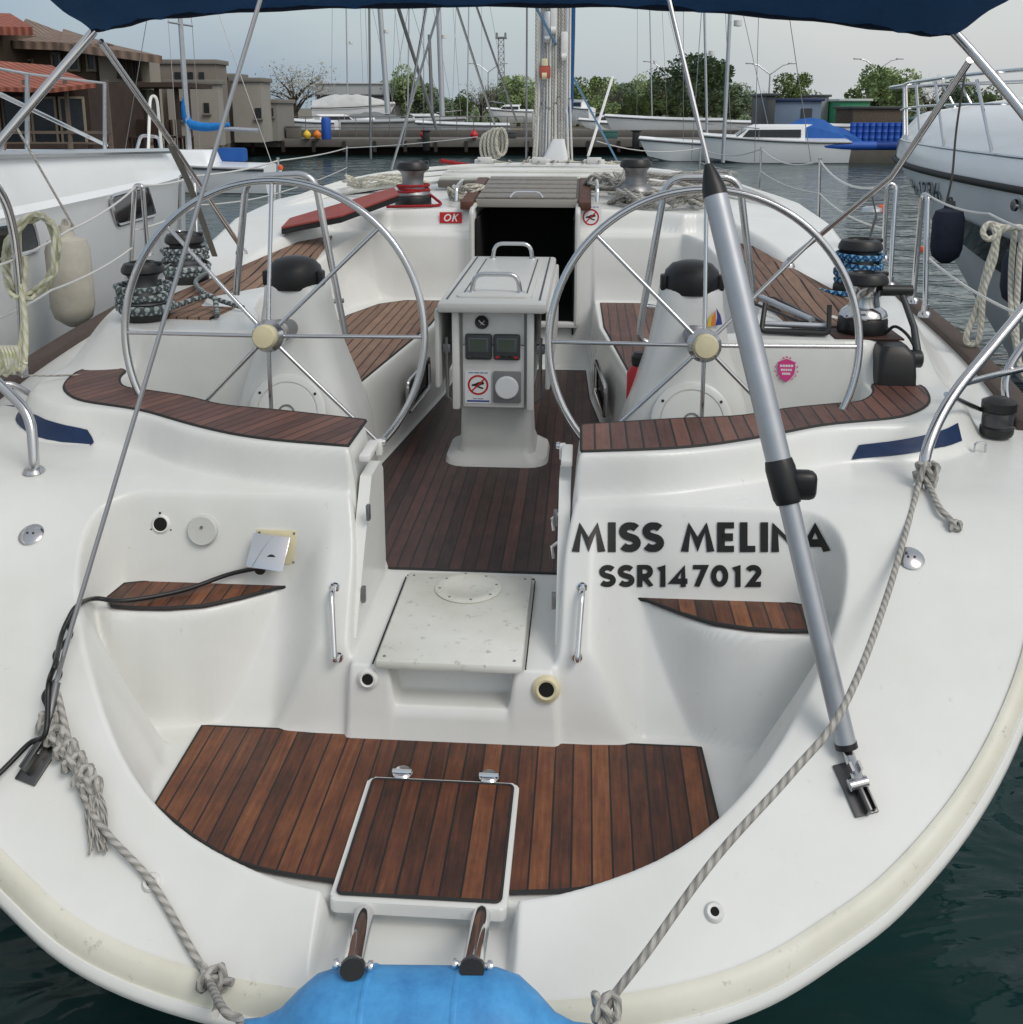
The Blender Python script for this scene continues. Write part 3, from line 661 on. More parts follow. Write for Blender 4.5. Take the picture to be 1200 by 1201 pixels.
# grab handles each side of the step
for sg, px in ((-1, (393, 390, 387, 397)), (1, (683, 681, 680, 677))):
    a = hit(px[0], 688); b = hit(px[3], 770); o = Vector((0, -.045, .005))
    s = MB(); s.tube(fillet([a+Vector((0, .01, 0)), a+o, b+o, b+Vector((0, .01, 0))], .03, 6), .0085, 12)
    for p in (a, b): s.lathe([(0, .0), (.016, 0), (.014, .005), (0, .006)], p+Vector((0, -.002, 0)), (0, -1, 0), 16)
    part(s, 'grab_handle', CHROME)
def flush(px, py, prof, name, m, n=None, seg=28, parent=BOAT, lift=0., sx=1, sy=1):
    p = hit(px, py)
    if n is None:
        e = .03; n = Vector((-(H1(p.x+e, p.y)-H1(p.x-e, p.y))/(2*e), -(H1(p.x, p.y+e)-H1(p.x, p.y-e))/(2*e), 1)).normalized()
    s = MB(); s.lathe(prof, p+n*lift, n, seg, sx, sy); return part(s, name, m, parent), p, n
for px, py, r, mm in ((432, 795, .030, WHITE), (641, 807, .040, IVORY)):
    o, p, n = flush(px, py, [(r*.55, .0), (r*.55, .012), (r*.7, .014), (r, .006), (r, 0)], 'drain_outlet', mm, Vector((0, -.95, .2)), lift=.0)
    s = MB(); s.lathe([(0, .0), (r*.56, .0), (r*.56, .009), (0, .009)], p, n, 20); part(s, 'drain_bore', VOID, o)
for px, py, r in ((178, 1035, .022), (838, 1070, .022)):
    o, p, n = flush(px, py, [(r*.45, 0), (r*.45, .010), (r*.75, .011), (r, .004), (r, 0)], 'through_hull', WHITE)
    s = MB(); s.lathe([(0, 0), (r*.48, 0), (r*.48, .007), (0, .007)], p, n, 16); part(s, 'drain_bore', VOID, o)
for px, py in ((37, 627), (1068, 655)):
    o, p, n = flush(px, py, [(0, 0), (.036, 0), (.037, .004), (.030, .009), (0, .011)], 'deck_filler_cap', STEEL)
    s = MB(); t = n.cross(Vector((0, 0, 1))).normalized()
    for q in (-.009, .009): s.lathe([(0, 0), (.0035, 0), (.0035, .001), (0, .001)], p+n*.0108+t*q, n, 8)
    part(s, 'key_holes', RUBBER, o)
# blanked instrument hole, shower cap, shore power inlet on the left wall
AFT = Vector((0, -.97, .22)).normalized()
o, p, n = flush(189, 614, [(.020, 0), (.0205, .006), (.024, .008), (.030, .003), (.030, 0)], 'socket_ring', WHITE, AFT)
s = MB(); s.lathe([(0, 0), (.021, 0), (.021, .007), (0, .007)], p, n, 20)
for a in (90, 210, 330): s.lathe([(0, 0), (.004, 0), (.003, .003), (0, .003)], p+Vector((.036*math.cos(R(a)), 0, .036*math.sin(R(a))))+n*.002, n, 8)
part(s, 'socket_bore', VOID, o)
o, p, n = flush(239, 621, [(0, 0), (.046, 0), (.047, .014), (.043, .019), (.036, .0185), (0, .018)], 'shower_cap', GEL2, AFT)
s = MB(); s.lathe([(0, 0), (.005, 0), (.004, .003), (0, .003)], p+n*.018+Vector((0, 0, .012)), n, 8); part(s, 'latch_hole', DSTEEL, o)
p = hit(325, 641); inlet = empty('shore_power_inlet', p); inlet.parent = BOAT
q = n.rotation_difference(Vector((0, -1, 0))); Rn = Vector((0, -1, 0)).rotation_difference(AFT).to_matrix()
s = MB(); s.box((0, 0, 0), (.125, .012, .105), Rn, bev=.003); part(s, 'inlet_plate', IVORY, inlet)
s = MB(); s.box((-.012, -.050, .005), (.115, .006, .105), Matrix.Rotation(R(-38), 3, 'X') @ Matrix.Rotation(R(5), 3, 'Y'), bev=.002); part(s, 'inlet_lid', CHROME, inlet)
s = MB(); s.lathe([(0, 0), (.032, 0), (.032, .03), (.022, .034), (.022, .055), (0, .055)], (0, -.004, -.008), (0, -1, -.25), 20); part(s, 'inlet_socket', BLACK, inlet)
s = MB()
for x in (-.054, .054):
    for z in (-.044, .044): s.lathe([(0, 0), (.004, 0), (.003, .002), (0, .002)], Rn @ Vector((x, -.006, z)), AFT, 8)
part(s, 'screws', DSTEEL, inlet)

# ---- blue stripes on the outboard walls of the helm seats
def stripe(pts_top, pts_bot, sg):
    top = catmull([hit(*p) for p in pts_top], 6); bot = catmull([hit(*p) for p in pts_bot], 6)
    s = MB(); A = []
    for a, b in zip(top, bot):
        rw = []
        for k in range(7):
            q = a.lerp(b, k/6); rw.append(q)
        A.append(rw)
    C = Vector((sg*.9, 3.9, 1.3))
    for rw in A:
        for i, q in enumerate(rw):
            d = Vector((q.x-C.x, q.y-C.y, 0)).normalized(); best = q
            lo = None
            ts = np.arange(-.25, .25, .002); hh = Hf(q.x+d.x*ts, q.y+d.y*ts); k = np.nonzero(hh >= q.z)[0]
            if len(k): t = ts[k[-1]]; best = Vector((q.x+d.x*(t+.005), q.y+d.y*(t+.005), q.z))
            rw[i] = best
    s.loft(A, False, False); return s.build('blue_stripe', BLUESTRIPE, BOAT, recalc=True)
stripe([(1006, 521), (1040, 517), (1075, 511), (1105, 503), (1122, 495)], [(998, 538), (1040, 534), (1085, 527), (1110, 522), (1127, 516)], 1)
stripe([(104, 503), (80, 498), (55, 491), (35, 483), (22, 474)], [(111, 521), (80, 518), (55, 514), (38, 509), (26, 500)], -1)

# ================================================================= cockpit fittings
def rring(cx, cy, z, hx, hy, r, k=4, tilt=0.):
    return [(x, y, z+tilt*(y-cy)) for x, y in rrect(cx-hx, cx+hx, cy-hy, cy+hy, min(r, hx*.98, hy*.98), k)]
# steering pedestals with compass domes
for sg in (-1, 1):
    cx = sg*.765
    rings = [rring(cx, 3.93, .85, .27, .24, .08), rring(cx, 3.93, 1.15, .255, .22, .09), rring(cx, 3.93, 1.32, .205, .20, .09), rring(cx, 3.93, 1.50, .150, .16, .09), rring(cx, 3.93, 1.66, .122, .130, .08), rring(cx, 3.93, 1.725, .115, .120, .07), rring(cx, 3.93, 1.735, .10, .11, .06)]
    ped = MB().loft(rings).build('steering_pedestal', GEL, BOAT, sharp=50)
    s = MB(); s.lathe([(.102, -.02), (.106, .0), (.107, .030), (.100, .062), (.076, .088), (.038, .100), (0, .102)], (cx, 3.90, 1.735), seg=32)
    s.box((cx-.107, 3.88, 1.755), (.024, .05, .06), bev=.008); s.box((cx+.107, 3.88, 1.755), (.024, .05, .06), bev=.008)
    s.build('compass_dome', BLACK, ped)
    # round inspection plate on the aft face
    nrm = Vector((0, -.955, .29)).normalized(); pc = Vector((cx, 3.705, 1.26))
    s = MB(); s.lathe([(0, 0), (.150, 0), (.150, .006), (.142, .010), (.120, .010), (.117, .004), (.113, .010), (0, .012)], pc, nrm, 40); ip = s.build('inspection_plate', GEL, ped)
    s = MB(); ux = Vector((1, 0, 0)); uy = nrm.cross(ux)
    for a in (35, 65, 115, 145, 215, 325): s.lathe([(0, 0), (.006, 0), (.005, .003), (0, .003)], pc+nrm*.010+(ux*math.cos(R(a))+uy*-math.sin(R(a)))*.131, nrm, 8)
    s.build('screws', RUBBER, ip)
    s = MB(); s.tube([pc+nrm*.014+(ux*math.cos(R(a))+uy*-math.sin(R(a)))*.03+uy*.0 for a in range(200, 345, 12)], .0035, 6); s.tube([pc+nrm*.012+uy*-.03, pc+nrm*.04+uy*-.05], .010, 10); s.build('latch', DSTEEL, ip)
    # wheel shaft
    s = MB(); s.lathe([(.035, -.2), (.035, -.02), (.045, 0), (.045, .03), (.025, .04), (.022, .14)], (cx*.0+sg*.765, 3.66, 1.59), (0, -1, .12), 20); s.build('wheel_shaft', DSTEEL, ped)
# wheels
def make_wheel(px_hub, px_l, px_r, name='steering_wheel'):
    v = 3.52
    a, b = B(*px_l, v=v), B(*px_r, v=v); c = (a+b)/2; r = (b-a).length/2
    M = Matrix.Translation(c) @ Matrix.Rotation(R(-8), 4, 'X')
    s = MB(); s.tube([(r*math.cos(t), 0, r*math.sin(t)) for t in [2*math.pi*i/96 for i in range(96)]], .0135, 14, closed=True)
    wh = s.build(name, STEEL, BOAT); wh.matrix_local = M
    for k in range(8):
        t = math.pi/4*k; cs, sn = math.cos(t), math.sin(t)
        s = MB(); s.tube([(cs*.03, -.055, sn*.03), (cs*.16, -.045, sn*.16), (cs*(r-.005), 0, sn*(r-.005))], .0075, 10); s.build('spoke', STEEL, wh)
    s = MB(); s.lathe([(.05, -.02), (.058, -.005), (.058, .03), (.045, .045), (.0, .045)], (0, -.035, 0), (0, -1, 0), 28); hb = s.build('hub', STEEL, wh)
    s = MB(); s.lathe([(.0, .0), (.040, 0), (.043, .008), (.043, .03), (.037, .04), (.015, .043), (0, .043)], (0, -.078, 0), (0, -1, 0), 28); s.build('hub_cap', IVORY, wh)
    return c, r
make_wheel((322, 395), (147, 392), (498, 392)); make_wheel((823, 405), (644, 403), (1008, 403))
# stainless guard rails ahead of the wheels
def pipe_px(name, pts, r=.0155, m=STEEL, fr=.08, parent=BOAT):
    P = [B(x, y, v=v) for x, y, v in pts]; return rod(name, fillet(P, fr, 6), r, m, parent)
pipe_px('guard_rail', [(277, 345, 4.45), (289, 207, 4.45), (368, 203, 4.45), (405, 392, 4.45)])
pipe_px('guard_rail', [(403, 352, 4.5), (372, 354, 4.5), (374, 366, 4.5)], .011)
pipe_px('guard_rail', [(768, 404, 4.45), (748, 398, 4.45), (782, 208, 4.45), (867, 207, 4.45), (884, 352, 4.45)])
pipe_px('guard_rail', [(757, 359, 4.5), (786, 362, 4.5)], .010)

# ---- cockpit table
TC = empty('cockpit_table', (-.0, 4.2, ZSOLE)); TC.parent = BOAT
def tl(x, y, z): return (x, y-4.2, z-ZSOLE)
cxT = -.02
s = MB(); s.loft([rring(cxT, .27, .0, .232, .20, .09), rring(cxT, .27, .03, .225, .19, .09), rring(cxT, .27, .055, .175, .16, .06), rring(cxT, .27, .09, .160, .15, .04), rring(cxT, .27, .34, .150, .15, .03)]); s.build('pedestal', GEL2, TC)
s = MB(); s.box((cxT, .60, .50), (.31, 1.10, .44), bev=.012); body = s.build('body', GEL2, TC)
for sx in (-1, 1):
    s = MB(); s.box((cxT+sx*.158, .02, .51), (.030, .05, .44), bev=.006); s.build('corner_post', WHITE, TC)
s = MB(); s.box((cxT, .046-.01, .645), (.262, .016, .15), bev=.003); fp = s.build('upper_panel', WHITE, TC)
s = MB(); s.box((cxT, .042-.01, .43), (.262, .016, .27), bev=.003); s.build('lower_panel', WHITE, TC)
FY = .022
s = MB(); s.box((cxT, .62, .742), (.452, 1.36, .045), bev=.014); top = s.build('lid', GEL2, TC)
s = MB(); s.prism(rrect(cxT-.16, cxT+.16, .05, 1.22, .03), .7640, .772, bev=.004); s.build('raised_panel', GEL2, top)
s = MB()
for sx in (-1, 1): s.box((cxT+sx*.135, .64, .7725), (.006, 1.0, .002)); s.box((cxT+sx*.195, .64, .765), (.008, 1.25, .003))
s.build('groove', DARKG, top)
for y0, zz in ((.16, .765), (1.17, .765)):
    s = MB(); s.tube(fillet([(cxT-.105, y0, zz), (cxT-.105+.012, y0-.0, zz+.085), (cxT+.105-.012, y0, zz+.085), (cxT+.105, y0, zz)], .045, 6), .0105, 14)
    for sx in (-1, 1): s.lathe([(0, 0), (.02, 0), (.018, .006), (0, .006)], (cxT+sx*.105, y0, zz+.006), seg=16)
    s.build('grab_bar', STEEL, TC)
for sx in (-1, 1):
    s = MB(); s.box((cxT+sx*.232, .62, .56), (.020, 1.30, .34), bev=.009); s.build('folding_leaf', GEL2, TC)
    s = MB(); s.tube([(cxT+sx*.200, .03, .60), (cxT+sx*.198, .03, .34), (cxT+sx*.17, .03, .315)], .008, 8); s.box((cxT+sx*.200, .04, .55), (.035, .03, .04), bev=.004); s.build('leaf_bracket', DSTEEL, TC)
# instruments
s = MB(); s.lathe([(0, 0), (.028, 0), (.029, .006), (.024, .012), (.02, .010), (0, .010)], (cxT-.048, FY, .668), (0, -1, 0), 28); g = s.build('round_gauge', BLACK, TC)
s = MB(); s.tube([(cxT-.060, FY-.0125, .678), (cxT-.052, FY-.0125, .668), (cxT-.036, FY-.0125, .658)], .0018, 6); s.tube([(cxT-.036+.0, FY-.0125, .676), (cxT-.052, FY-.0125, .660)], .0014, 6); s.build('gauge_needle', PAPER, g)
for k, x in enumerate((-.062, .058)):
    s = MB(); s.box((cxT+x, FY-.008, .563), (.113, .026, .112), bev=.010, seg=3); d = s.build('instrument_display', DARKG, TC)
    s = MB(); s.box((cxT+x, FY-.0215, .574), (.084, .003, .060), bev=.001); bz = s.build('bezel', mat('bezel_grey', srgb(92, 96, 100), .4), d)
    s = MB(); s.box((cxT+x, FY-.0232, .574), (.070, .003, .050)); s.build('screen', LCD, d)
    cols = (DARKG, DARKG, DARKG, DARKG) if k == 0 else (RED, BLACK, BLACK, RED)
    for j in range(4):
        s = MB(); s.box((cxT+x-.039+.026*j, FY-.0225, .521+(.0 if j in (0, 3) else .004)), (.016, .004, .009), bev=.0015); s.build('button', cols[j], d)
def no_shoes(c, wdt, hgt, parent, nrm=(0, -1, 0)):
    """square sign: red ring and bar over a dark shoe, blue line at the foot"""
    n = Vector(nrm).normalized(); x = Vector((1, 0, 0)); x = (x-n*x.dot(n)).normalized(); y = n.cross(x); M = basis(c, x, y)
    st = plate(rrect(-wdt/2, wdt/2, -hgt/2, hgt/2, .003, 2), M, .0015).build('sign_sticker', PAPER, parent)
    M2 = M @ Matrix.Translation((0, hgt*.06, .0017)); r = wdt*.36; s = MB()
    ribbon(s, disc_pts(r)+[disc_pts(r)[0]], wdt*.075, M2, .0006); s.build('red_ring', RED, st)
    s = MB(); s.prism([(p[0]*wdt, p[1]*wdt) for p in ((-.24, .02), (-.10, .06), (.02, .12), (.2, .14), (.24, .04), (.10, .0), (.02, -.04), (.22, -.12), (.16, -.16), (-.02, -.09), (-.14, -.04), (-.24, -.05))], 0, .0008, M2); s.build('shoe_mark', BLACKINK, st)
    s = MB(); ribbon(s, [(-r*.7, -r*.7), (r*.7, r*.7)], wdt*.06, M2, .0012); s.build('red_bar', RED, st)
    s = MB(); s.box((0, 0, 0), (wdt*.86, hgt*.05, .0006)); s.xf(M @ Matrix.Translation((0, -hgt*.43, .002))); s.build('blue_line', BLUEINK, st)
    s = MB()
    for j, (a, b) in enumerate(((-.36, -.18), (-.15, .05), (.08, .22), (.25, .37))): s.box((wdt*(a+b)/2, hgt*.43, .002), (wdt*(b-a), hgt*.025, .0006))
    for j, (a, b) in enumerate(((-.2, -.05), (-.02, .2))): s.box((wdt*(a+b)/2, -hgt*.36, .002), (wdt*(b-a), hgt*.02, .0006))
    s.xf(M); s.build('small_print', BLUEINK, st)
no_shoes((cxT-.066, FY-.001, .385), .112, .145, TC)
s = MB(); s.box((cxT+.058, FY-.006, .388), (.118, .016, .138), bev=.006); sp_ = s.build('dial_plate', mat('mid_grey', srgb(120, 122, 124), .5), TC)
s = MB(); s.lathe([(0, 0), (.050, 0), (.050, .006), (.046, .010), (0, .011)], (cxT+.058, FY-.014, .388), (0, -1, 0), 36); s.build('white_cover', PAPER, sp_)

# ---- extinguisher beside the starboard pedestal, portlights in the bench fronts
s = MB(); p = B(749, 470, v=4.05); s.lathe([(0, -.05), (.045, -.05), (.05, -.02), (.05, .12), (.03, .15), (0, .15)], p, seg=20); ex = s.build('fire_extinguisher', RED, BOAT)
s = MB(); s.lathe([(0, .15), (.03, .15), (.034, .17), (.034, .19), (.02, .205), (0, .205)], p, seg=16); s.build('cap', BLACK, ex)
for sg, pts in ((1, [(693, 408), (699, 427), (708, 457), (703, 452), (692, 437)]), (-1, [(495, 412), (511, 407), (513, 428), (497, 440)])):
    us = .50
    q = [(4.65, 1.13), (5.05, 1.15), (5.05, 1.00), (4.65, .98)]
    fr = fillet([Vector((sg*(.512-.100*(v-4.2)), v, z)) for v, z in q+q[:2]], .03, 4)[1:]
    s = MB(); s.tube(fr, .011, 8, closed=False); pf_ = s.build('portlight_frame', STEEL, BOAT)
    s = MB(); s.poly([Vector((sg*(.512-.100*(v-4.2))+sg*.006, v, z)) for v, z in q]); s.build('glass', mat('dark_glass', (.01, .012, .015), .06), pf_)
# locker lid line on the port bench front
for sg in (-1, 1):
    s = MB(); s.box((sg*.525, 4.17, 1.0), (.008, .03, .012)); s.box((sg*.525, 4.13, 1.0), (.012, .006, .05), bev=.002); s.build('locker_latch', DSTEEL, BOAT)

# ---- gate doors on the walk-through sides
for sg in (-1, 1):
    d = empty('walkway_gate', (0, 0, 0)); d.parent = BOAT
    x = sg*.298
    s = MB(); s.loft([[(x+dx*sg, y, z) for y, z in [(2.72, .88), (3.14, .88), (3.18, .92), (3.18, 1.24), (3.14, 1.28), (3.00, 1.28), (2.82, 1.03)]] for dx in (-.006, .03)]); s.build('panel', GEL, d)
    for z in (.98, 1.2):
        s = MB(); s.box((x-sg*.014, 2.80+.10*(z-.98)/.22, z-.0), (.012, .02, .05), bev=.003); s.build('hinge', DSTEEL, d)
    s = MB(); s.box((x+sg*.016, 3.08, 1.335), (.035, .16, .022), bev=.005); s.box((x-sg*.0, 3.16, 1.32), (.02, .03, .05), bev=.004); s.build('slide_latch', WHITE, d)
    s = MB(); s.lathe([(0, 0), (.014, 0), (.012, .01), (0, .012)], (x-sg*.01, 3.17, 1.335), (-sg, 0, 0), 14); s.build('knob', CHROME, d)
for v_, z_ in ((3.20, 1.06), (3.2, .96)):
    s = MB(); s.tube([(.29, v_, z_+.03), (.265, v_+.0, z_+.01), (.27, v_, z_-.03)], .006, 8); s.lathe([(0, 0), (.016, 0), (.014, .006), (0, .008)], (.292, v_, z_+.02), (-1, 0, 0), 14); s.build('latch_hook', CHROME, BOAT)

# ---- winches
def winch(x, y, z, s_=1., rope=None, name='winch', chrome=False):
    t = empty(name, (x, y, z)); t.parent = BOAT; k = s_
    s = MB(); s.lathe([(0, 0), (.088*k, 0), (.092*k, .008*k), (.090*k, .05*k), (.086*k, .058*k), (0, .058*k)], seg=32); s.build('base', BLACK, t)
    s = MB(); s.lathe([(.084*k, .058*k), (.088*k, .066*k), (.082*k, .082*k), (.058*k, .10*k), (.052*k, .13*k), (.056*k, .165*k), (.072*k, .185*k), (.0, .185*k)], seg=32); s.build('drum', DSTEEL if not chrome else STEEL, t)
    s = MB(); s.lathe([(.075*k, .182*k), (.082*k, .19*k), (.080*k, .205*k), (.070*k, .222*k), (.05*k, .228*k), (.048*k, .214*k), (.022*k, .214*k), (.018*k, .206*k), (0, .206*k)], seg=32)
    s.box((.055*k, 0, .222*k), (.05*k, .022*k, .016*k), bev=.004*k); s.build('self_tailer', BLACK, t)
    s = MB(); s.lathe([(.024*k, .208*k), (.046*k, .216*k), (.047*k, .221*k), (.024*k, .216*k)], seg=24); s.build('top_ring', CHROME, t)
    return t
def wrap_rope(x, y, z, r, turns, h, m, label, grp=None, tail=None, rr=.0085, name='winch_rope', pre=None):
    """turns of rope wound round a winch, then a tail; a thing of its own"""
    P = []; rnd_ = random.Random(int(x*100)+5)
    n = int(turns*18)
    for i in range(n+1):
        a = 2*math.pi*i/18; f = i/n; lay = math.sin(f*math.pi*3.2)
        q = r+.010*abs(lay)+rnd_.uniform(0, .004)
        P.append(Vector((x+q*math.cos(a), y+q*math.sin(a), z+h*(.5-.5*math.cos(f*math.pi*2.1))+rnd_.uniform(-.002, .002))))
    if pre: P = [Vector(p) for p in catmull(pre, 5)]+P
    if tail: P += catmull([P[-1]]+[Vector(p) for p in tail], 6)[1:]
    s = MB(); s.tube([to_world(p) for p in P], rr, 8); o = s.build(name, m)
    return recenter(tag(o, label, 'rope', grp))
zc = lambda x, y: H1(x, y)
winch(1.455, 4.06, 1.535, 1.05, name='primary_winch', chrome=True)
s = MB(); s.box((1.455, 4.06, 1.532), (.26, .24, .008), bev=.002); s.build('winch_pad', mat('brown_pad', srgb(60, 36, 30), .6), BOAT)
winch(1.66, 4.95, zc(1.66, 4.95)-.02, 1.25, name='sheet_winch')
wrap_rope(1.66, 4.95, zc(1.66, 4.95)+.06, .094, 7, .13, ROPE_B, 'blue rope with pale flecks wound in many turns round the starboard aft winch', tail=[(1.60, 4.80, zc(1.6, 4.8)+.03), (1.50, 4.80, 1.56), (1.44, 4.9, 1.56)], rr=.0115)
wL = winch(-1.475, 4.12, 1.535, 1.05, name='primary_winch')
winch(-1.66, 5.05, zc(-1.66, 5.05)-.02, 1.2, name='sheet_winch')
wrap_rope(-1.475, 4.12, 1.575, .098, 7, .10, ROPE_D, 'grey rope with dark flecks wound round the aft port winch beside the left wheel', 'ropes wound on the port winches', tail=[(-1.36, 4.2, 1.58), (-1.26, 4.3, 1.60), (-1.2, 4.2, 1.56), (-1.17, 4.12, 1.55)], rr=.0115)
wrap_rope(-1.66, 5.05, zc(-1.66, 5.05)+.05, .100, 6, .12, ROPE_D, 'grey rope with dark flecks wound round the farther port winch near the guardrail posts', 'ropes wound on the port winches', tail=[(-1.5, 4.75, 1.58), (-1.32, 4.45, 1.57), (-1.12, 4.3, 1.55)], rr=.0115)
for px, py in ((485, 240), (745, 236)):
    p = hit(px, py); winch(p.x, p.y, p.z-.012, 1.25, name='cabin_top_winch')
    if px < 600:
        p5 = p; wrap_rope(p.x, p.y, p.z+.07, .088, 4, .055, ROPE_R, 'red rope wound round the cabin top winch next to the red board', tail=[(p.x+.14, p.y+.0, p.z+.04), (p.x+.18, p.y-.09, p.z+.012), (p.x+.05, p.y-.16, p.z+.008), (p.x-.14, p.y-.16, p.z+.004)], rr=.009)
p = hit(760, 248)
# ---- engine throttle
th_ = empty('engine_throttle', (0, 0, 0)); th_.parent = BOAT
p = hit(1048, 440)+Vector((0, -.05, .012))
s = MB(); s.loft([rring(p.x, p.y+.08, p.z-.05, .074, .088, .02), rring(p.x, p.y+.08, p.z, .072, .085, .02), rring(p.x, p.y+.08, p.z+.075, .066, .075, .025), rring(p.x-.004, p.y+.085, p.z+.105, .045, .055, .025)]); s.build('housing', BLACK, th_)
s = MB(); s.lathe([(0, 0), (.034, 0), (.034, .035), (.026, .04), (0, .04)], (p.x+.065, p.y+.07, p.z+.05), (1, 0, 0), 20); s.build('pivot', BLACK, th_)
s = MB(); s.tube([(p.x+.092, p.y+.07, p.z+.05), (p.x+.085, p.y+.13, p.z+.16), (p.x+.045, p.y+.19, p.z+.285)], [.017, .013, .012], 10); s.build('lever', DARKG, th_)
s = MB(); s.tube([(p.x-.03, p.y+.19, p.z+.29), (p.x+.085, p.y+.19, p.z+.29)], .022, 14); s.build('grip', BLACK, th_)
rod('cable', catmull([(1.53, 4.0, 1.545), (1.56, 3.98, 1.575), (1.60, 3.92, 1.54), (1.63, 3.86, 1.45)], 5), .006, BLACK)
# ---- black gangway bracket with a bright bar, starboard coaming
br = empty('gangway_bracket', (0, 0, 0)); br.parent = BOAT
a_, b_ = B(893, 388, z=1.545), B(972, 391, z=1.545)
s = MB(); s.tube(fillet([a_+Vector((.02, .06, .10)), a_, b_, b_+Vector((.01, .06, .10))], .02, 4), .010, 8); s.build('black_frame', BLACK, br)
s = MB(); s.box((a_+b_)/2+Vector((0, .03, 0)), ((b_-a_).length, .045, .012), bev=.003); s.build('foot_plate', BLACK, br)
s = MB(); s.tube([a_+Vector((.22, .12, .022)), a_+Vector((.10, .62, .022))], .014, 10); s.tube([a_+Vector((.02, .05, .02)), b_+Vector((0, .05, .02))], .012, 10); s.build('bar', ALU, br)
fr = [a_+Vector((.06, .50, .012)), a_+Vector((-.04, .62, .012)), a_+Vector((.04, .72, .012)), a_+Vector((.17, .66, .012)), b_+Vector((.02, .12, .012)), a_+Vector((.18, .14, .012))]
s = MB(); s.tube(fr, .006, 6, closed=True); s.build('rack_frame', BLACK, br)
# pink badge on the coaming wall, small sail motif on the starboard pedestal
p = hit(922, 433); M = basis(p+Vector((0, -.006, 0)), (1, 0, 0), (0, .06, 1))
k = .0395
s = MB(); s.prism([(x*k, y*k) for x, y in [(-.75, .8), (-.35, .98), (0, 1.1), (.35, .98), (.75, .8), (.85, .3), (.75, -.4), (.4, -.9), (0, -1.2), (-.4, -.9), (-.75, -.4), (-.85, .3)]], 0, .001, M); bd = s.build('shield_sticker', PINK, BOAT)
s = MB()
for yy, ww, hh in ((.42, 1.3, .14), (.02, 1.1, .13), (-.36, .8, .14)):
    for j in range(5): s.box(((-ww/2+ww*(j+.5)/5)*k, yy*k, .0013), (ww/6.3*k, hh*k*1.5, .0004))
s.xf(M); s.build('badge_print', PAPER, bd)
s = MB()
for sx in (-1, 1):
    for j in range(5):
        a = R(-60+j*26); s.prism([(sx*(1.02*math.cos(a)+dx)*k, (1.02*math.sin(a)-.1+dy)*k) for dx, dy in ((-.02, 0), (.12, .05), (.14, .2), (.02, .15))], 0, .001, M)
for j in (-1, 0, 1): s.prism([(j*.32*k+.1*k*math.cos(a), (1.28-.1*abs(j))*k+.1*k*math.sin(a)) for a in [i*math.pi*2/5+1.57 for i in range(5)]], 0, .001, M)
s.build('laurel_print', PINK, bd)
p = B(838, 372, v=3.79); M = basis(p, (1, 0, 0), (0, .16, 1))
for j, (c_, pl) in enumerate(((BLUEINK, [(.004, -.03), (.030, -.025), (.022, .01), (.006, .036), (.01, 0)]), (ORANGE, [(-.010, -.033), (.002, -.03), (.006, 0), (.003, .03), (-.008, 0)]), (YEL, [(-.026, -.034), (-.012, -.033), (-.010, -.005), (-.004, .022), (-.02, -.005)]))):
    s = MB(); s.prism(pl, 0, .001, M @ Matrix.Translation((0, 0, .0005*j))); s.build('sail_sticker', c_, BOAT)

# ================================================================= companionway, cabin top
cw = empty('companionway', (0, 6.1, 1.1)); cw.parent = BOAT
def loc(s, o=(0, -6.1, -1.1)):
    s.xf(Matrix.Translation(o)); return s
for sx in (-1, 1):
    s = MB(); s.tube(fillet([(sx*.315, 6.085, 1.12), (sx*.315, 6.09, 1.80), (sx*.315, 6.95, 1.875)], .03, 4), .016, 8); loc(s).build('door_frame', GEL2, cw)
s = MB(); s.box((0, 6.10, 1.115), (.66, .05, .035), bev=.008); loc(s).build('sill', GEL2, cw)
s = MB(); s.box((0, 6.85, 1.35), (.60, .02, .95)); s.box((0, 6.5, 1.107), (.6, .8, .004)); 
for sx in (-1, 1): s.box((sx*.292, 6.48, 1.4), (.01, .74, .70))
loc(s).build('painted_cabin_shade', VOID, cw)  # black panels paint the darkness of the unlit cabin
tl_ = math.atan(.07)
RT = Matrix.Rotation(tl_, 3, 'X')
s = MB(); s.box((0, 6.78, 1.868), (.66, .98, .03), RT, bev=.006); lidh = loc(s).build('sliding_hatch', mat('hatch_dark', srgb(84, 78, 74), .6), cw)
s = MB()
for j in range(5): s.box((0, 6.36+.19*j, 1.866+.0133*j), (.60, .14, .014), RT, bev=.004)
loc(s).build('hatch_ribs', mat('brown_grey_grp', srgb(140, 136, 130), .55, noise=.35, nscale=40), cw)
for sx in (-1, 1):
    s = MB(); s.box((sx*.355, 6.72, 1.862), (.075, 1.12, .05), RT, bev=.006); loc(s).build('teak_runner', TK_HATCH, cw)
    s = MB(); s.tube(fillet([(sx*.43, 6.28, 1.84), (sx*.43, 6.30, 1.92), (sx*.43, 6.62, 1.945), (sx*.43, 6.66, 1.87)], .03, 4), .012, 10); loc(s).build('handle', CHROME, cw)
s = MB(); s.tube(fillet([(-.1, 6.29, 1.862), (-.075, 6.30, 1.895), (.075, 6.30, 1.895), (.1, 6.29, 1.862)], .02, 4), .007, 8); loc(s).build('hatch_grip', CHROME, cw)
s = MB(); s.box((0, 6.285, 1.828), (.62, .02, .05), bev=.004); loc(s).build('hatch_lip', mat('grey_lip', srgb(150, 146, 140), .5), cw)
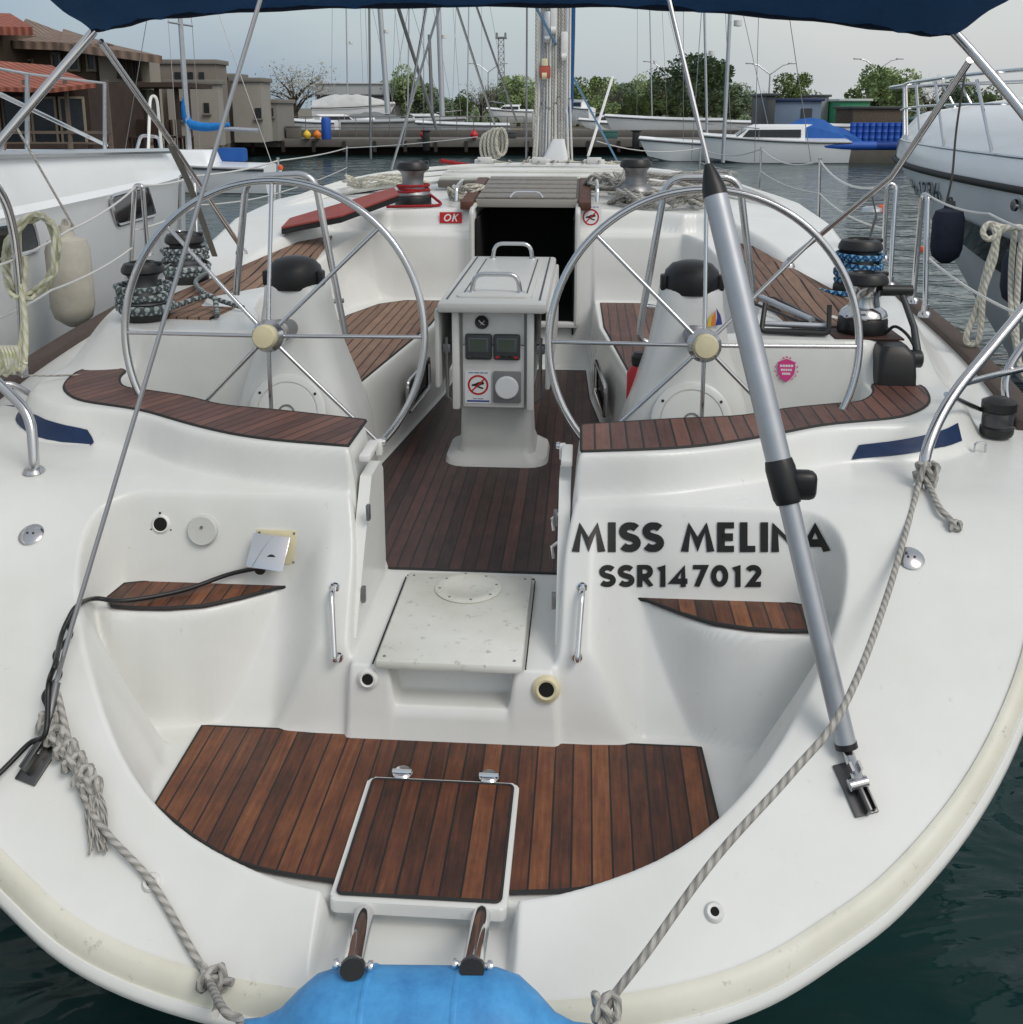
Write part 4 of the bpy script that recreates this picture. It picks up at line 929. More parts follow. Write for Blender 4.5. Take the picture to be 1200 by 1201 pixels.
# hatch garage and the long curved coaming rails across the cabin top
for j, (v_, z_) in enumerate(((7.35, 1.90), (7.62, 1.925), (7.95, 1.95))):
    s = MB(); s.tube(catmull([(-1.78, v_-1.5, z_-.30), (-1.62, v_-.8, z_-.16), (-1.25, v_-.25, z_-.06), (-.6, v_, z_), (0, v_+.04, z_+.012), (.6, v_, z_), (1.25, v_-.25, z_-.06), (1.62, v_-.8, z_-.16), (1.78, v_-1.5, z_-.30)], 6), .034-.004*j, 8, flat=.8); s.build('spray_coaming', GEL, BOAT)
    if j < 2: s = MB(); s.tube(catmull([(-1.70, v_-1.36, z_-.28), (-1.52, v_-.65, z_-.15), (-1.2, v_-.12, z_-.075), (-.6, v_+.13, z_+.0), (.6, v_+.13, z_+.0), (1.2, v_-.12, z_-.075), (1.52, v_-.65, z_-.15), (1.70, v_-1.36, z_-.28)], 6), .022, 8); s.build('painted_groove_shadow', DARKG, BOAT)  # dark tubes added as the shade between the rails
s = MB(); s.box((0, 7.5, 1.895), (1.35, .62, .05), RT, bev=.012); hg = s.build('hatch_garage', mat('garage_dark', srgb(96, 92, 88), .6), BOAT)
for j in range(4):
    s = MB(); s.box((0, 7.26+.155*j, 1.912+.0109*j), (1.33, .085, .03), RT, bev=.008); s.build('garage_slat', GEL3, hg)
q = random.Random(21)
for j in range(9):
    x0 = -.46+.115*j; s = MB(); s.tube(catmull([(x0, 7.95, 2.0), (x0*.85+q.uniform(-.03, .03), 8.3, 1.965), (x0*.5+.05+q.uniform(-.04, .04), 8.6, 1.95), (x0*.35+.045, 8.74, 1.99)], 4), .008, 6); s.build('control_line', (ROPE_G, ROPE_W, ROPE_G)[j % 3], BOAT)
for x in (-.42, 0, .42):
    s = MB(); s.box((x, 8.02, 1.99), (.16, .07, .035), bev=.006); s.box((x, 7.98, 2.0), (.11, .03, .05), bev=.004); s.build('line_clutch', WHITE, BOAT)
s = MB(); s.box((0, 8.15, 1.94), (.95, .12, .04), bev=.006); s.build('clutch_base', TK_HATCH, BOAT)
# signs on the bulkhead
a, b = hit(516, 261), hit(542, 261); t = hit(529, 248)
M = basis(a+Vector((0, -.006, 0)), b-a, (0, .05, 1)); wd_, hh_ = (b-a).length, abs(t.z-a.z)
ok = plate([(0, 0), (wd_, 0), (wd_, hh_), (0, hh_)], M, .0015).build('sticker', RED, BOAT)
lettering('ok_lettering', 'OK', M @ Matrix.Translation((wd_*.14, hh_*.14, .0016)), hh_*.72, PAPER, ok, .17, slant=.22, width=wd_*.66)
p = hit(693, 256); no_shoes(p+Vector((0, -.006, 0)), .125, .165, BOAT, (0, -1, .06))
# red board with its dark underside on the port coaming
bo = empty('red_board', (0, 0, 0)); 
A = [B(330, 268, z=1.72), B(400, 254, z=1.80), B(468, 229, z=1.90), B(462, 221, z=1.92), B(398, 240, z=1.84), B(340, 257, z=1.75)]
Wd = [to_world(p) for p in A]
bo.location = Wd[0]
s = MB(); s.loft([[p-Wd[0]+Vector((0, 0, dz)) for p in Wd] for dz in (0, .010)]); s.build('board', REDM, bo)
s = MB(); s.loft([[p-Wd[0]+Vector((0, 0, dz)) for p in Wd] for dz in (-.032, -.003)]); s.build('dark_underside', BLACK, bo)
tag(bo, 'flat dull red board with black underside lying beside the red-roped winch', 'board')

# mast with its halyards
ms = empty('mast', (.045, 8.9, 1.8)); ms.parent = BOAT
def rl(x, y, z): return (x+.03-.0, y-8.9, z-1.8)
s = MB(); s.tube([(.02, 0, 0), (.02, .02, 6), (.02, .1, 17)], .085, 20, flat=1.35); s.build('mast_tube', ALU, ms)
s = MB(); s.lathe([(.2, 0), (.19, .03), (.12, .06), (.11, .2)], (.02, 0, 0), seg=24); s.build('mast_step', ALU, ms)
s = MB(); s.tube([(.150, .05, .42), (.152, .05, .6), (.155, .05, 1.2), (.15, .05, 9)], [.012, .045, .05, .05], 12); s.build('blue_sail_cover', NAVY, ms)
rr_ = random.Random(3)
for j in range(13):
    x0 = -.13+.023*j; s = MB(); s.tube(catmull([(x0*1.25+.02, -.16, .02), (x0*1.05+.02, -.15, .5+rr_.uniform(-.2, .3)), (x0+.02, -.135, 1.2), (x0*.9+.02, -.13, 7)], 4), rr_.choice((.008, .010, .012)), 6)
    s.build('halyard', rr_.choice((ROPE_G, ROPE_W, ROPE_G, WHITEWIRE)), ms)
s = MB(); s.tube([(-.19, -.16, -.1), (-.17, -.14, 9)], .009, 6); s.build('dark_wire', DSTEEL, ms)
for (x, z, h, m_) in ((-.04, .92, .14, IVORY), (-.02, 1.25, .22, ALU), (.03, 1.35, .28, WHITE), (-.05, 1.62, .24, DSTEEL), (.06, 1.7, .3, ALU), (.12, 1.1, .2, WHITE)):
    s = MB(); s.box((x, -.17, z), (.055, .04, h), bev=.015); s.lathe([(0, -.02), (.03, -.02), (.03, .02), (0, .02)], (x, -.18, z-h/2), (1, 0, 0), 14); s.build('mast_block', m_, ms)
s = MB(); s.box((-.035, -.19, .88), (.09, .01, .10), bev=.01); s.build('orange_tag', mat('orange_tag', srgb(176, 84, 70), .6), ms)
s = MB(); s.loft([rring(.05, -.2, .02, .12, .05, .03), rring(.06, -.19, .2, .10, .05, .04), rring(.08, -.18, .34, .05, .04, .03)]); s.build('white_bag', PAPER, ms)
# lines on the cabin top: bundles of coiled rope around the mast foot and the starboard winch
def coil(cx, cy, z, r, n, m, label, seed=1, rr=.009, sx=1., hang=0., cat='rope', name='coiled_rope', group=None):
    q = random.Random(seed); P = []
    for i in range(int(n*10)+1):
        a = 2*math.pi*i/10; k = r*q.uniform(.62, 1.1); P.append(Vector((cx+sx*k*math.cos(a), cy+k*math.sin(a), z+rr+q.uniform(0, .05+.01*n)*.8)))
    s = MB(); s.tube([to_world(p) for p in catmull(P, 3)], rr, 6); return recenter(tag(s.build(name, m), label, cat, group))
p = hit(487, 240)
coil(p.x+.30, p.y+.25, p.z+.01, .13, 6, ROPE_W, 'heap of cream coiled line right behind the red-roped cabin top winch', 4)
p = hit(770, 244)
coil(p.x+.02, p.y+.10, p.z-.0, .22, 8, ROPE_G, 'tangled heap of grey rope to the right of the bare cabin top winch', 7, .011, 1.3)
coil(.52, 6.9, 1.87, .16, 6, ROPE_G, 'small grey rope coil between the hatch handle and the bare cabin top winch', 9, .010)
coil(.38, 8.5, 1.86, .24, 7, ROPE_W, 'pale rope coil lying at the right foot of the mast', 11, .012, 1.2)
coil(.95, 7.2, 1.86, .26, 7, ROPE_G, 'wide loose heap of grey line behind the bare cabin top winch', 15, .010, 1.5)
coil(-1.0, 7.0, 1.86, .20, 5, ROPE_W, 'pale loose line on the cabin top behind the red-roped winch', 16, .009, 1.5)
coil(1.18, 8.1, 1.83, .22, 5, ROPE_G, 'thin grey line heaped on the cabin top right of the mast', 12, .008, 1.6)
# white loops hanging on a short post left of the mast
for j in range(1):
    s = MB(); c_ = B(570, 172, v=8.9)
    for q in range(5): s.tube([to_world(c_+Vector((q*.036+.045*math.cos(t), -.03*q, (.13-.01*abs(q-2))*math.sin(t)+.012*q))) for t in [2*math.pi*i/24 for i in range(24)]], .013, 6, closed=True)
    recenter(tag(s.build('hanging_line', ROPE_W), 'thick white lines hung in upright loops left of the mast foot', 'rope'))
s = MB(); s.tube([to_world(p) for p in catmull([(-.75, 7.9, 2.0), (-.45, 8.25, 1.93), (-.1, 8.6, 1.9), (.0, 8.8, 1.98)], 6)], .016, 8); recenter(tag(s.build('red_line', ROPE_R), 'short red line lying across the cabin top towards the mast foot', 'rope'))

# ================================================================= guard rails, stanchions, pushpit
def stanch(px0, py0, px1, py1, zb, r=.0125, name='stanchion'):
    a = B(px1, py1, z=zb); t = B(px0, py0, v=a.y); s = MB(); s.tube([a, t], r, 10); s.lathe([(0, 0), (.035, 0), (.032, .012), (.02, .016), (.018, .05), (0, .05)], a, seg=14); s.lathe([(0, -.015), (.016, -.012), (.016, .01), (0, .015)], t, seg=10)
    s.build(name, STEEL, BOAT); return a, t
SR_ = {}
for k_, a in {'r1': (962, 186, 960, 262), 'r2': (893, 173, 891, 225), 'r3': (822, 172, 820, 205), 'l1': (326, 186, 325, 262), 'l2': (243, 207, 243, 200), 'l3': (407, 172, 406, 206)}.items():
    if k_ == 'l2': continue
    SR_[k_] = stanch(*a, 1.36)
for k_, pts in {'gate_r1': [(1036, 300, 5.9), (1041, 214, 5.9), (1051, 217, 5.9), (1044, 332, 5.8)], 'gate_r2': [(1071, 350, 5.25), (1082, 228, 5.25), (1088, 228, 5.2), (1085, 366, 5.1)],
                'gate_l1': [(153, 322, 5.6), (158, 217, 5.6), (167, 217, 5.55), (173, 295, 5.9)], 'gate_l2': [(210, 270, 7.2), (211, 205, 7.2), (228, 207, 7.2), (232, 305, 7.0)]}.items():
    P = [B(x, y, v=v) for x, y, v in pts]; s = MB(); s.tube(fillet(P, .035, 5), .0135, 10)
    for q in (P[0], P[-1]): s.lathe([(0, -.02), (.034, -.02), (.03, .0), (.019, .01), (.018, .04), (0, .04)], q, seg=12)
    s.build('gate_stanchion', STEEL, BOAT)
def sag(a, b, d, r, m, name, n=10, parent=BOAT):
    a, b = Vector(a), Vector(b); P = [a.lerp(b, i/n)-Vector((0, 0, 4*d*(i/n)*(1-i/n))) for i in range(n+1)]; return rod(name, P, r, m, parent, 6)
def lifeline(pts, r=.006, d=.03):
    P = [B(x, y, v=v) for x, y, v in pts]
    for a, b in zip(P[:-1], P[1:]): sag(a, b, d, r, WHITEWIRE, 'lifeline')
lifeline([(1043, 216, 5.9), (962, 188, SR_['r1'][1].y), (893, 174, SR_['r2'][1].y), (822, 173, SR_['r3'][1].y), (700, 165, 15)], .008, .10)
lifeline([(1040, 268, 5.9), (961, 226, SR_['r1'][1].y), (892, 200, SR_['r2'][1].y), (822, 190, SR_['r3'][1].y)], .006, .05)
lifeline([(162, 217, 5.6), (228, 206, 7.2), (326, 188, SR_['l1'][1].y), (407, 173, SR_['l3'][1].y), (560, 160, 15)], .008, .02)
lifeline([(156, 270, 5.6), (232, 240, 7.2), (326, 226, SR_['l1'][1].y), (407, 196, SR_['l3'][1].y)], .006, .02)
lifeline([(160, 218, 5.6), (80, 270, 4.2), (-60, 330, 3.0)], .005, .02)
lifeline([(155, 290, 5.6), (60, 340, 4.2), (-60, 392, 3.2)], .005, .02)
lifeline([(1088, 228, 5.2), (1160, 250, 4.6), (1290, 290, 3.4)], .005, .02)
lifeline([(1086, 300, 5.2), (1190, 366, 4.2), (1290, 430, 3.2)], .006, .02)
# pushpit, port and starboard
fl = hit(40, 553)
s = MB(); P = [fl, B(40, 540, v=fl.y), B(36, 486, v=fl.y+.05), B(-4, 446, v=fl.y+.1), B(-60, 400, v=fl.y+.1)]
s.tube(fillet(P, .06, 5), .0165, 12); s.lathe([(0, 0), (.036, 0), (.03, .012), (.018, .014), (0, .014)], fl, seg=16); s.build('pushpit', STEEL, BOAT)
pipe_px('pushpit', [(28, 440, 3.7), (24, 340, 3.6), (14, 250, 3.5), (-10, 206, 3.4), (-50, 190, 3.3)], .0155, fr=.15)
pipe_px('pushpit_brace', [(-30, 470, 3.6), (6, 445, 3.65), (36, 462, 3.7)], .012)
fr_ = hit(1084, 568)
P = [fr_, B(1084, 530, v=fr_.y+.02), B(1112, 468, v=fr_.y+.15), B(1215, 345, v=fr_.y+.45), B(1300, 240, v=fr_.y+.6)]
s = MB(); s.tube(fillet(P, .12, 6), .0175, 14); s.lathe([(0, 0), (.036, 0), (.03, .012), (.018, .014), (0, .014)], fr_, seg=16); s.build('pushpit', STEEL, BOAT)
pipe_px('pushpit_brace', [(1128, 450, 3.55), (1165, 440, 3.7), (1230, 425, 3.8)], .012)
pipe_px('pushpit', [(1190, 520, 3.7), (1176, 440, 3.75), (1210, 390, 3.8), (1260, 330, 3.8)], .0155)
pipe_px('pushpit_brace', [(1150, 480, 3.6), (1110, 462, 3.35)], .009)
# stern light and deck ring
p = hit(1168, 512); s = MB(); s.lathe([(0, 0), (.052, 0), (.056, .01), (.056, .028), (.050, .032), (.050, .085), (.058, .09), (.058, .12), (.03, .135), (0, .135)], p+Vector((0, 0, .01)), seg=28); slt = s.build('stern_light', BLACK, BOAT)
s = MB(); s.lathe([(.0505, .034), (.0525, .04), (.0525, .08), (.0505, .084)], p+Vector((0, 0, .01)), seg=28); s.build('lens', mat('smoke_lens', (.05, .05, .055), .1), slt)
p = hit(1149, 530); s = MB(); s.tube(fillet([p+Vector((-.018, 0, 0)), p+Vector((-.018, 0, .035)), p+Vector((.018, 0, .035)), p+Vector((.018, 0, 0))], .015, 4), .004, 8); s.build('deck_ring', STEEL, BOAT)
p = hit(1198, 520)
# folding vents on the starboard trunk
# ================================================================= backstay
def chain(px, py, sg):
    p = hit(px, py); e = .05; n = Vector((-(H1(p.x+e, p.y)-H1(p.x-e, p.y))/(2*e), -(H1(p.x, p.y+e)-H1(p.x, p.y-e))/(2*e), 1)).normalized()
    return p, n
TOPS = {1: B(785, 0, v=2.88), -1: B(305, 0, v=2.88)}
# starboard leg: chainplate, tube tensioner, wire
p, n = chain(1003, 925, 1); d = (TOPS[1]-p).normalized(); side = d.cross(n).normalized()
bs = empty('backstay', p); bs.parent = BOAT
M = basis((0, 0, 0), side, n.cross(side))
s = MB(); s.box((0, 0, .004), (.060, .125, .008), bev=.003); s.box((.0, -.01, .022), (.010, .11, .04), bev=.003); s.box((.018, -.01, .018), (.006, .10, .03), bev=.002); s.xf(M); s.build('chainplate', mat('chainplate_steel', (.13, .13, .13), .35, 1), bs)
b0 = B(994, 880, v=p.y+.06)-p; top = TOPS[1]-p
def along(px, py):
    """point on the stay line seen at a pixel"""
    q = to_boat(Vector((0, 0, HC))); r_ = to_boat(Vector((0, 0, HC))+ray(px, py))-q; a0, u_ = b0+p, (top-b0).normalized()
    w0 = a0-q; A_, B_, C_, D_, E_ = u_.dot(u_), u_.dot(r_), r_.dot(r_), u_.dot(w0), r_.dot(w0); t = (B_*E_-C_*D_)/(A_*C_-B_*B_); return a0+u_*t-p
s = MB(); s.tube([Vector((0, 0, .01))+n*.03, b0], .014, 10); s.lathe([(0, -.022), (.014, -.022), (.014, .022), (0, .022)], n*.035, side, 12)
for q in (-.011, .011): s.box(n*.02+side*q+(b0-n*.02)*.4, (.006, .022, .075), M.to_3x3())
s.build('toggle', STEEL, bs)
p1, p2, p3, p4 = along(994, 872), along(927, 590), along(918, 548), along(838, 230)
s = MB(); s.tube([p1, p2], .0255, 20); s.build('lower_tube', ALUP, bs)
s = MB(); s.tube([p1-(p2-p1).normalized()*.01, p1+(p2-p1).normalized()*.004], .027, 20); s.build('seal_ring', BLACK, bs)
s = MB(); s.tube([p2, p2.lerp(p4, .02), p3, p3.lerp(p4, .03)], [.030, .036, .038, .034], 20); s.box(p2.lerp(p3, .55)+Vector((.045, 0, .0)), (.07, .05, .075), bev=.02, seg=3); s.build('clamp', BLACK, bs)
s = MB(); s.tube([p3, p4], .0315, 24); s.build('upper_tube', ALUP, bs)
s = MB(); s.tube([p4, p4.lerp(top, .04), p4.lerp(top, .11), p4.lerp(top, .16)], [.033, .031, .020, .010], 20); s.build('rubber_boot', BLACK, bs)
s = MB(); s.tube([p4, top+(top-b0).normalized()*2.6], .0062, 8); s.build('wire', WIRE, bs)
# port leg
p, n = chain(48, 890, -1); bs2 = empty('backstay', p); bs2.parent = BOAT; side = n.cross((TOPS[-1]-p).normalized()).normalized(); M = basis((0, 0, 0), side, n.cross(side))
s = MB(); s.box((0, 0, .004), (.060, .125, .008), bev=.003); s.box((.0, -.01, .025), (.012, .11, .05), bev=.003); s.box((.02, -.01, .018), (.006, .10, .03), bev=.002); s.xf(M); s.build('chainplate', MATS['chainplate_steel'], bs2)
kn = B(66, 800, v=p.y+.09)-p
s = MB(); s.tube([n*.03, kn*.5, kn], .011, 10); s.build('turnbuckle', DSTEEL, bs2)
t2 = TOPS[-1]-p; s = MB(); s.tube([kn, B(84, 735, v=p.y+.16)-p, t2, t2+(t2-kn).normalized()*2.6], .0062, 8); s.build('wire', WIRE, bs2)
PORT_CH = p.copy(); PORT_KN = kn+p

# ================================================================= bimini
bi = empty('bimini', (0, 3.4, 2.6)); bi.parent = BOAT
def bx_(px, py, v): return B(px, py, v=v)-Vector((0, 3.4, 2.6))
lowpx = [(108, 36), (135, 33), (175, 23), (240, 17), (330, 11), (450, 8), (600, 7), (720, 8), (820, 13), (930, 22), (1020, 32), (1080, 40), (1118, 41)]
A0 = catmull([bx_(x, y, 3.5) for x, y in lowpx], 4)
midpx = [(x, y-22 if 150 < x < 1080 else y-15) for x, y in lowpx]
uppx = [(50, -4), (90, -18), (150, -40), (230, -60), (330, -75), (450, -82), (600, -86), (720, -84), (820, -78), (930, -66), (1040, -45), (1130, -22), (1190, -4)]
A2 = catmull([bx_(x, y-18 if 60 < x < 1170 else y-2, 3.08) for x, y in uppx], 4)
n_ = len(A0); rings = []
q = random.Random(2)
for k in range(9):
    t = k/8; r = []
    for i in range(n_):
        s_ = i/(n_-1); pnt = A0[i].lerp(A2[i], t); pnt += Vector((0, 0, .02*math.sin(math.pi*t)*(1 if 3 < i < n_-4 else 0)+.004*math.sin(i*1.9+k))); r.append(pnt)
    rings.append(r)
up_ = [[p+Vector((0, 0, .006)) for p in r] for r in rings]
s = MB(); s.loft(rings, False, False); s.loft(up_, False, False); s.loft([rings[0], up_[0]], False, False); s.build('canopy', NAVY, bi, recalc=True)
s = MB(); r0 = [p+Vector((0, -.004, .004)) for p in A0]; r1 = [p+Vector((0, -.012, .040+.006*math.sin(i*.7))) for i, p in enumerate(A0)]; r2 = [p+Vector((0, .012, .020)) for p in A0]
s.loft([r0, r1, r2, r0], False, False); s.tube([p+Vector((0, 0, .010)) for p in A0], [.013+.003*math.sin(i*1.3) for i in range(n_)], 8); s.build('hem', NAVYD, bi)
for pts in ([(110, 36, 3.5), (0, 165, 3.3), (-130, 320, 3.1)], [(1118, 36, 3.5), (1145, 66, 3.48), (1200, 132, 3.4), (1330, 300, 3.2)]):
    P = [bx_(*p) for p in pts]; s = MB(); s.tube(catmull(P, 4), .0150, 14); s.build('bow_tube', STEEL, bi)
for pts in ([(118, 48, 3.52), (200, 165, 4.1), (283, 290, 4.9)], [(1138, 70, 3.52), (1047, 206, 4.1), (925, 305, 4.7)]):
    P = [bx_(*p) for p in pts]; s = MB(); s.tube(P, .0115, 12); s.lathe([(0, -.03), (.03, -.03), (.026, -.015), (.014, 0), (0, .02)], P[-1], seg=14); s.build('strut', STEEL, bi)
for pts in ([(200, 170, 4.1), (222, 215, 4.35), (252, 300, 4.9)], [(1023, 230, 4.25), (1028, 252, 4.25), (1020, 278, 4.3)]):
    P = [bx_(*p) for p in pts]; s = MB(); s.tube(P, .014, 6, flat=.15); s.build('webbing_strap', mat('webbing', srgb(130, 128, 122), .9), bi)

# ================================================================= mooring gear at the stern
def rope(pts, r, m, name, label, cat='rope', k=6, boat=True, grp=None, seg=10):
    P = catmull(pts, k) if k else [Vector(p) for p in pts]
    s = MB(); s.tube([to_world(p) for p in P] if boat else P, r, seg); return recenter(tag(s.build(name, m), label, cat, grp))
# blue fender across the stern
FL, FR_ = B(275, 1186, v=1.63), B(705, 1192, v=1.63)
ax = (FR_-FL); ln_ = ax.length; axn = ax.normalized(); FZ = .0
cxw = to_world(FL); axw = (to_world(FR_)-cxw).normalized()
fd = empty('fender', cxw+Vector((0, 0, -.055))); prof = [(0, 0), (.020, 0), (.026, .01), (.030, .05), (.045, .085), (.078, .12), (.105, .155), (.118, .20), (.120, .26)]
prof = prof+[(r, ln_-h) for r, h in prof[::-1]]
s = MB(); s.lathe(prof, (0, 0, 0), axw, 40); s.build('body', FBLUE, fd)
s = MB(); s.lathe([(.121, .262), (.123, .268), (.121, .274)], (0, 0, 0), axw, 40); s.lathe([(.121, ln_-.274), (.123, ln_-.268), (.121, ln_-.262)], (0, 0, 0), axw, 40); s.build('seam', FBLUE, fd)
tag(fd, 'blue inflated fender with dirty stains lying across the stern under the swim ladder', 'fender')
cl = to_boat(cxw)+Vector((0, 0, -.02)); crr = to_boat(cxw+axw*ln_)+Vector((0, 0, -.02))
def knot(c, r, rr, m, P, seed=0):
    q = random.Random(seed); pts = [Vector(c)+Vector((r*math.sin(2*t+.3)*1.1, r*.7*math.cos(3*t), r*math.sin(3*t+q.random())*1.0)) for t in [2*math.pi*i/26 for i in range(27)]]
    P.tube([to_world(p) for p in pts], rr, 8)
# port rope: knotted at the chainplate, braided tail, down to the fender
ch = PORT_CH
def surf(px, py, l=.012):
    p = hit(px, py); return p+Vector((0, -.4, .9)).normalized()*l
s = MB()
s.tube([to_world(p) for p in catmull([PORT_KN+Vector((0, 0, -.03)), surf(100, 935, .03), surf(130, 985, .03), surf(178, 1036, .016), surf(225, 1115, .014), hit(248, 1146)+Vector((0, -.02, .02)), cl+Vector((-.02, 0, .02)), cl+Vector((.01, 0, 0)), cl+Vector((.0, -.02, -.03))], 6)], .0085, 10)
for (x, y), r, sd in (((62, 857), .020, 1), ((70, 872), .020, 2), ((82, 888), .019, 3), ((92, 903), .019, 5), ((103, 918), .018, 6), ((112, 930), .016, 7)): knot(surf(x, y, .034), r, .0095, ROPE_G, s, sd)
knot(hit(254, 1150)+Vector((0, -.02, .025)), .022, .0085, ROPE_G, s, 8)
s.tube([to_world(p) for p in [hit(250, 1150)+Vector((0, -.02, .03)), hit(280, 1152)+Vector((0, -.03, .03))]], .0085, 8)
s.tube([to_world(p) for p in catmull([hit(250, 1150)+Vector((0, -.02, .03)), hit(262, 1172)+Vector((.0, -.03, .03)), cl+Vector((-.035, -.01, .02))], 5)], .0085, 8)
q = random.Random(4)
for j in range(26):
    a = surf(113+q.uniform(-5, 5), 928+q.uniform(-4, 4), .03); b = surf(118+q.uniform(-12, 10), 1003+q.uniform(-16, 4), .012+q.uniform(0, .015)); m_ = a.lerp(b, .5)+Vector((q.uniform(-.012, .012), 0, q.uniform(0, .012)))
    s.tube([to_world(p) for p in catmull([a, m_, b], 4)], .0032, 5)
recenter(tag(s.build('mooring_rope', ROPE_G), 'grey rope with chain knots and frayed tail from the port stern fitting to the fender', 'rope'))
# starboard rope from the pushpit foot to the fender
s = MB(); a = fr_+Vector((-.02, -.02, .02))
s.tube([to_world(p) for p in catmull([a, B(1040, 700, v=2.55), B(990, 828, v=2.12), B(930, 905, v=1.98), B(840, 1005, v=1.82), B(760, 1115, v=1.70), crr+Vector((.02, .03, .03)), crr, crr+Vector((-.02, -.03, -.02))], 8)], .0085, 10)
for k_, c_ in enumerate((fr_+Vector((-.005, -.02, .02)), fr_+Vector((0, -.02, .05)))): knot(c_, .024, .0095, ROPE_G, s, 11+k_)
tail = [fr_+Vector((0, -.02, .02)), surf(1100, 600, .02), surf(1112, 612, .016), surf(1119, 622, .012)]
s.tube([to_world(p) for p in catmull(tail, 5)], .0095, 8); knot(surf(1119, 620, .014), .012, .007, ROPE_G, s, 15)
knot(crr+Vector((.01, .02, .02)), .020, .0085, ROPE_G, s, 14)
recenter(tag(s.build('mooring_rope', ROPE_G), 'grey rope tied to the starboard pushpit foot, running over the grey strut to the fender', 'rope'))
# shore power cable
s = MB(); pc = hit(309, 660)+Vector((0, -.03, 0))
P = [pc, surf(270, 681, .03), surf(215, 700, .03), surf(150, 713, .035), surf(118, 717, .06), surf(98, 726, .06), surf(86, 740, .05), surf(78, 760, .05), PORT_KN+Vector((.01, -.012, .06)), PORT_KN+Vector((-.015, -.01, 0)), PORT_CH+Vector((.02, -.0, .075)), surf(38, 880, .03), surf(0, 918, .03), surf(-60, 975, .05)]
s.tube([to_world(p) for p in catmull(P, 6)], .0068, 10); s.lathe([(0, 0), (.016, 0), (.018, .01), (.016, .03), (0, .03)], to_world(pc)+Vector((0, .02, 0)), (0, -1, -.2), 14)
P2 = [surf(88, 732, .03)]; 
for i in range(9): P2.append(surf(84-i*3.2+6*math.sin(i*1.6), 740+i*12, .03))
s.tube([to_world(p) for p in catmull(P2, 5)], .0068, 8)
recenter(tag(s.build('power_cable', BLACK), 'black shore power cable from the chrome inlet lid twisting down to the port stern fitting', 'cable'))

# ================================================================= NEIGHBOURING BOATS
def wv(px, py, Y): return W(px, py, Y=Y)
# big white yacht to port ------------------------------------------------
def port_yacht():
    t = empty('motor_yacht', (-4.2, 4.5, 0), label='large white yacht alongside on the left, tall topside with a dark slanted portlight', cat='yacht')
    O = Vector((-4.2, 4.5, 0)); ys = [-1, 1, 3, 4.5, 6, 7, 7.7, 8.1, 8.35, 8.45]; side = -2.60
    def prof(y):
        k = max(0, (y-6.8)/1.65); sx = side-.14*k**2.2; zt = 2.16-.035*max(0, y-5)-.05*k**2
        return [(sx-.02, zt+.03), (sx, zt), (sx+.03, zt-.10), (sx+.045, 1.90), (sx+.085, 1.865), (sx+.06, 1.80), (sx+.02, 1.3), (sx-.10, .7), (sx-.35, .1), (sx-.7, -.4)], zt
    rings = []
    for y in ys:
        p, zt = prof(y); r = [Vector((x, y+(.10*(zt-z) if y > 8 else 0), z))-O for x, z in p]; w = 3.4
        r += [Vector((side-w, y, -.4))-O, Vector((side-w, y, zt+.05))-O]; rings.append(r)
    s = MB(); s.loft(rings); s.build('hull', HWHITE, t, sharp=30)
    def sx_at(y, z): 
        p, zt = prof(y)
        for (x0, z0), (x1, z1) in zip(p[:-1], p[1:]):
            if z1 <= z <= z0: return x0+(x1-x0)*(z0-z)/(z0-z1)
        return side
    for pl in ([(129, 230), (172, 218), (182, 252), (137, 264)], [(-25, 268), (38, 258), (46, 292), (-15, 308)]):
        q = []
        for px, py in pl:
            x = side
            for _ in range(4):
                d = ray(px, py); tt = x/d.x; p = Vector((0, 0, HC))+d*tt; x = sx_at(min(8.2, p.y), p.z)+.004
            q.append(p-O)
        P = fillet(q+q[:2], .05, 3)[1:]; s = MB(); s.tube(P, .014, 6); fr = s.build('portlight_frame', STEEL, t)
        s = MB(); s.poly([x+Vector((.006, 0, 0)) for x in q]); s.build('dark_glass', MATS['dark_glass'], fr)
    s = MB(); s.tube([Vector((side+.02-(.14*max(0, (y-6.8)/1.65)**2.2), y, 2.175-.035*max(0, y-5)))-O for y in (-1, 1, 3, 5, 6, 7, 7.7, 8.1)], .022, 8); s.build('gunwale_strip', STEEL, t)
    def post(px, py0, py1, Y):
        a = wv(px, py1, Y)-O; b = wv(px, py0, Y)-O; s = MB(); s.tube([a, b], .014, 8); s.build('rail_post', STEEL, t); return b
    tops = [post(-60, 70, 180, 3.9), post(32, 86, 178, 6.0), post(123, 97, 177, 7.0), post(4, 166, 182, 5.3)]
    for a, b in ((tops[0], tops[1]), (tops[1], tops[2])): s = MB(); s.tube([a, b], .008, 6); s.build('rail_wire', STEEL, t)
    s = MB(); s.tube(fillet([wv(174, 176, 8.0)-O, wv(176, 112, 8.2)-O, wv(184, 112, 8.2)-O, wv(190, 178, 8.3)-O], .08, 5), .012, 8); s.build('stern_rail', WHITE, t)
    s = MB(); s.tube(fillet([wv(160, 177, 8.3)-O, wv(165, 158, 8.3)-O, wv(186, 160, 8.4)-O, wv(190, 178, 8.3)-O], .04, 4), .014, 8); s.build('stern_rail', STEEL, t)
    s = MB(); s.tube([Vector((-2.9, 1.0, 1.9))-O, wv(0, 110, 4.9)-O, wv(125, 170, 7.4)-O], .012, 6); s.build('diagonal_wire', STEEL, t)
    return t
port_yacht()
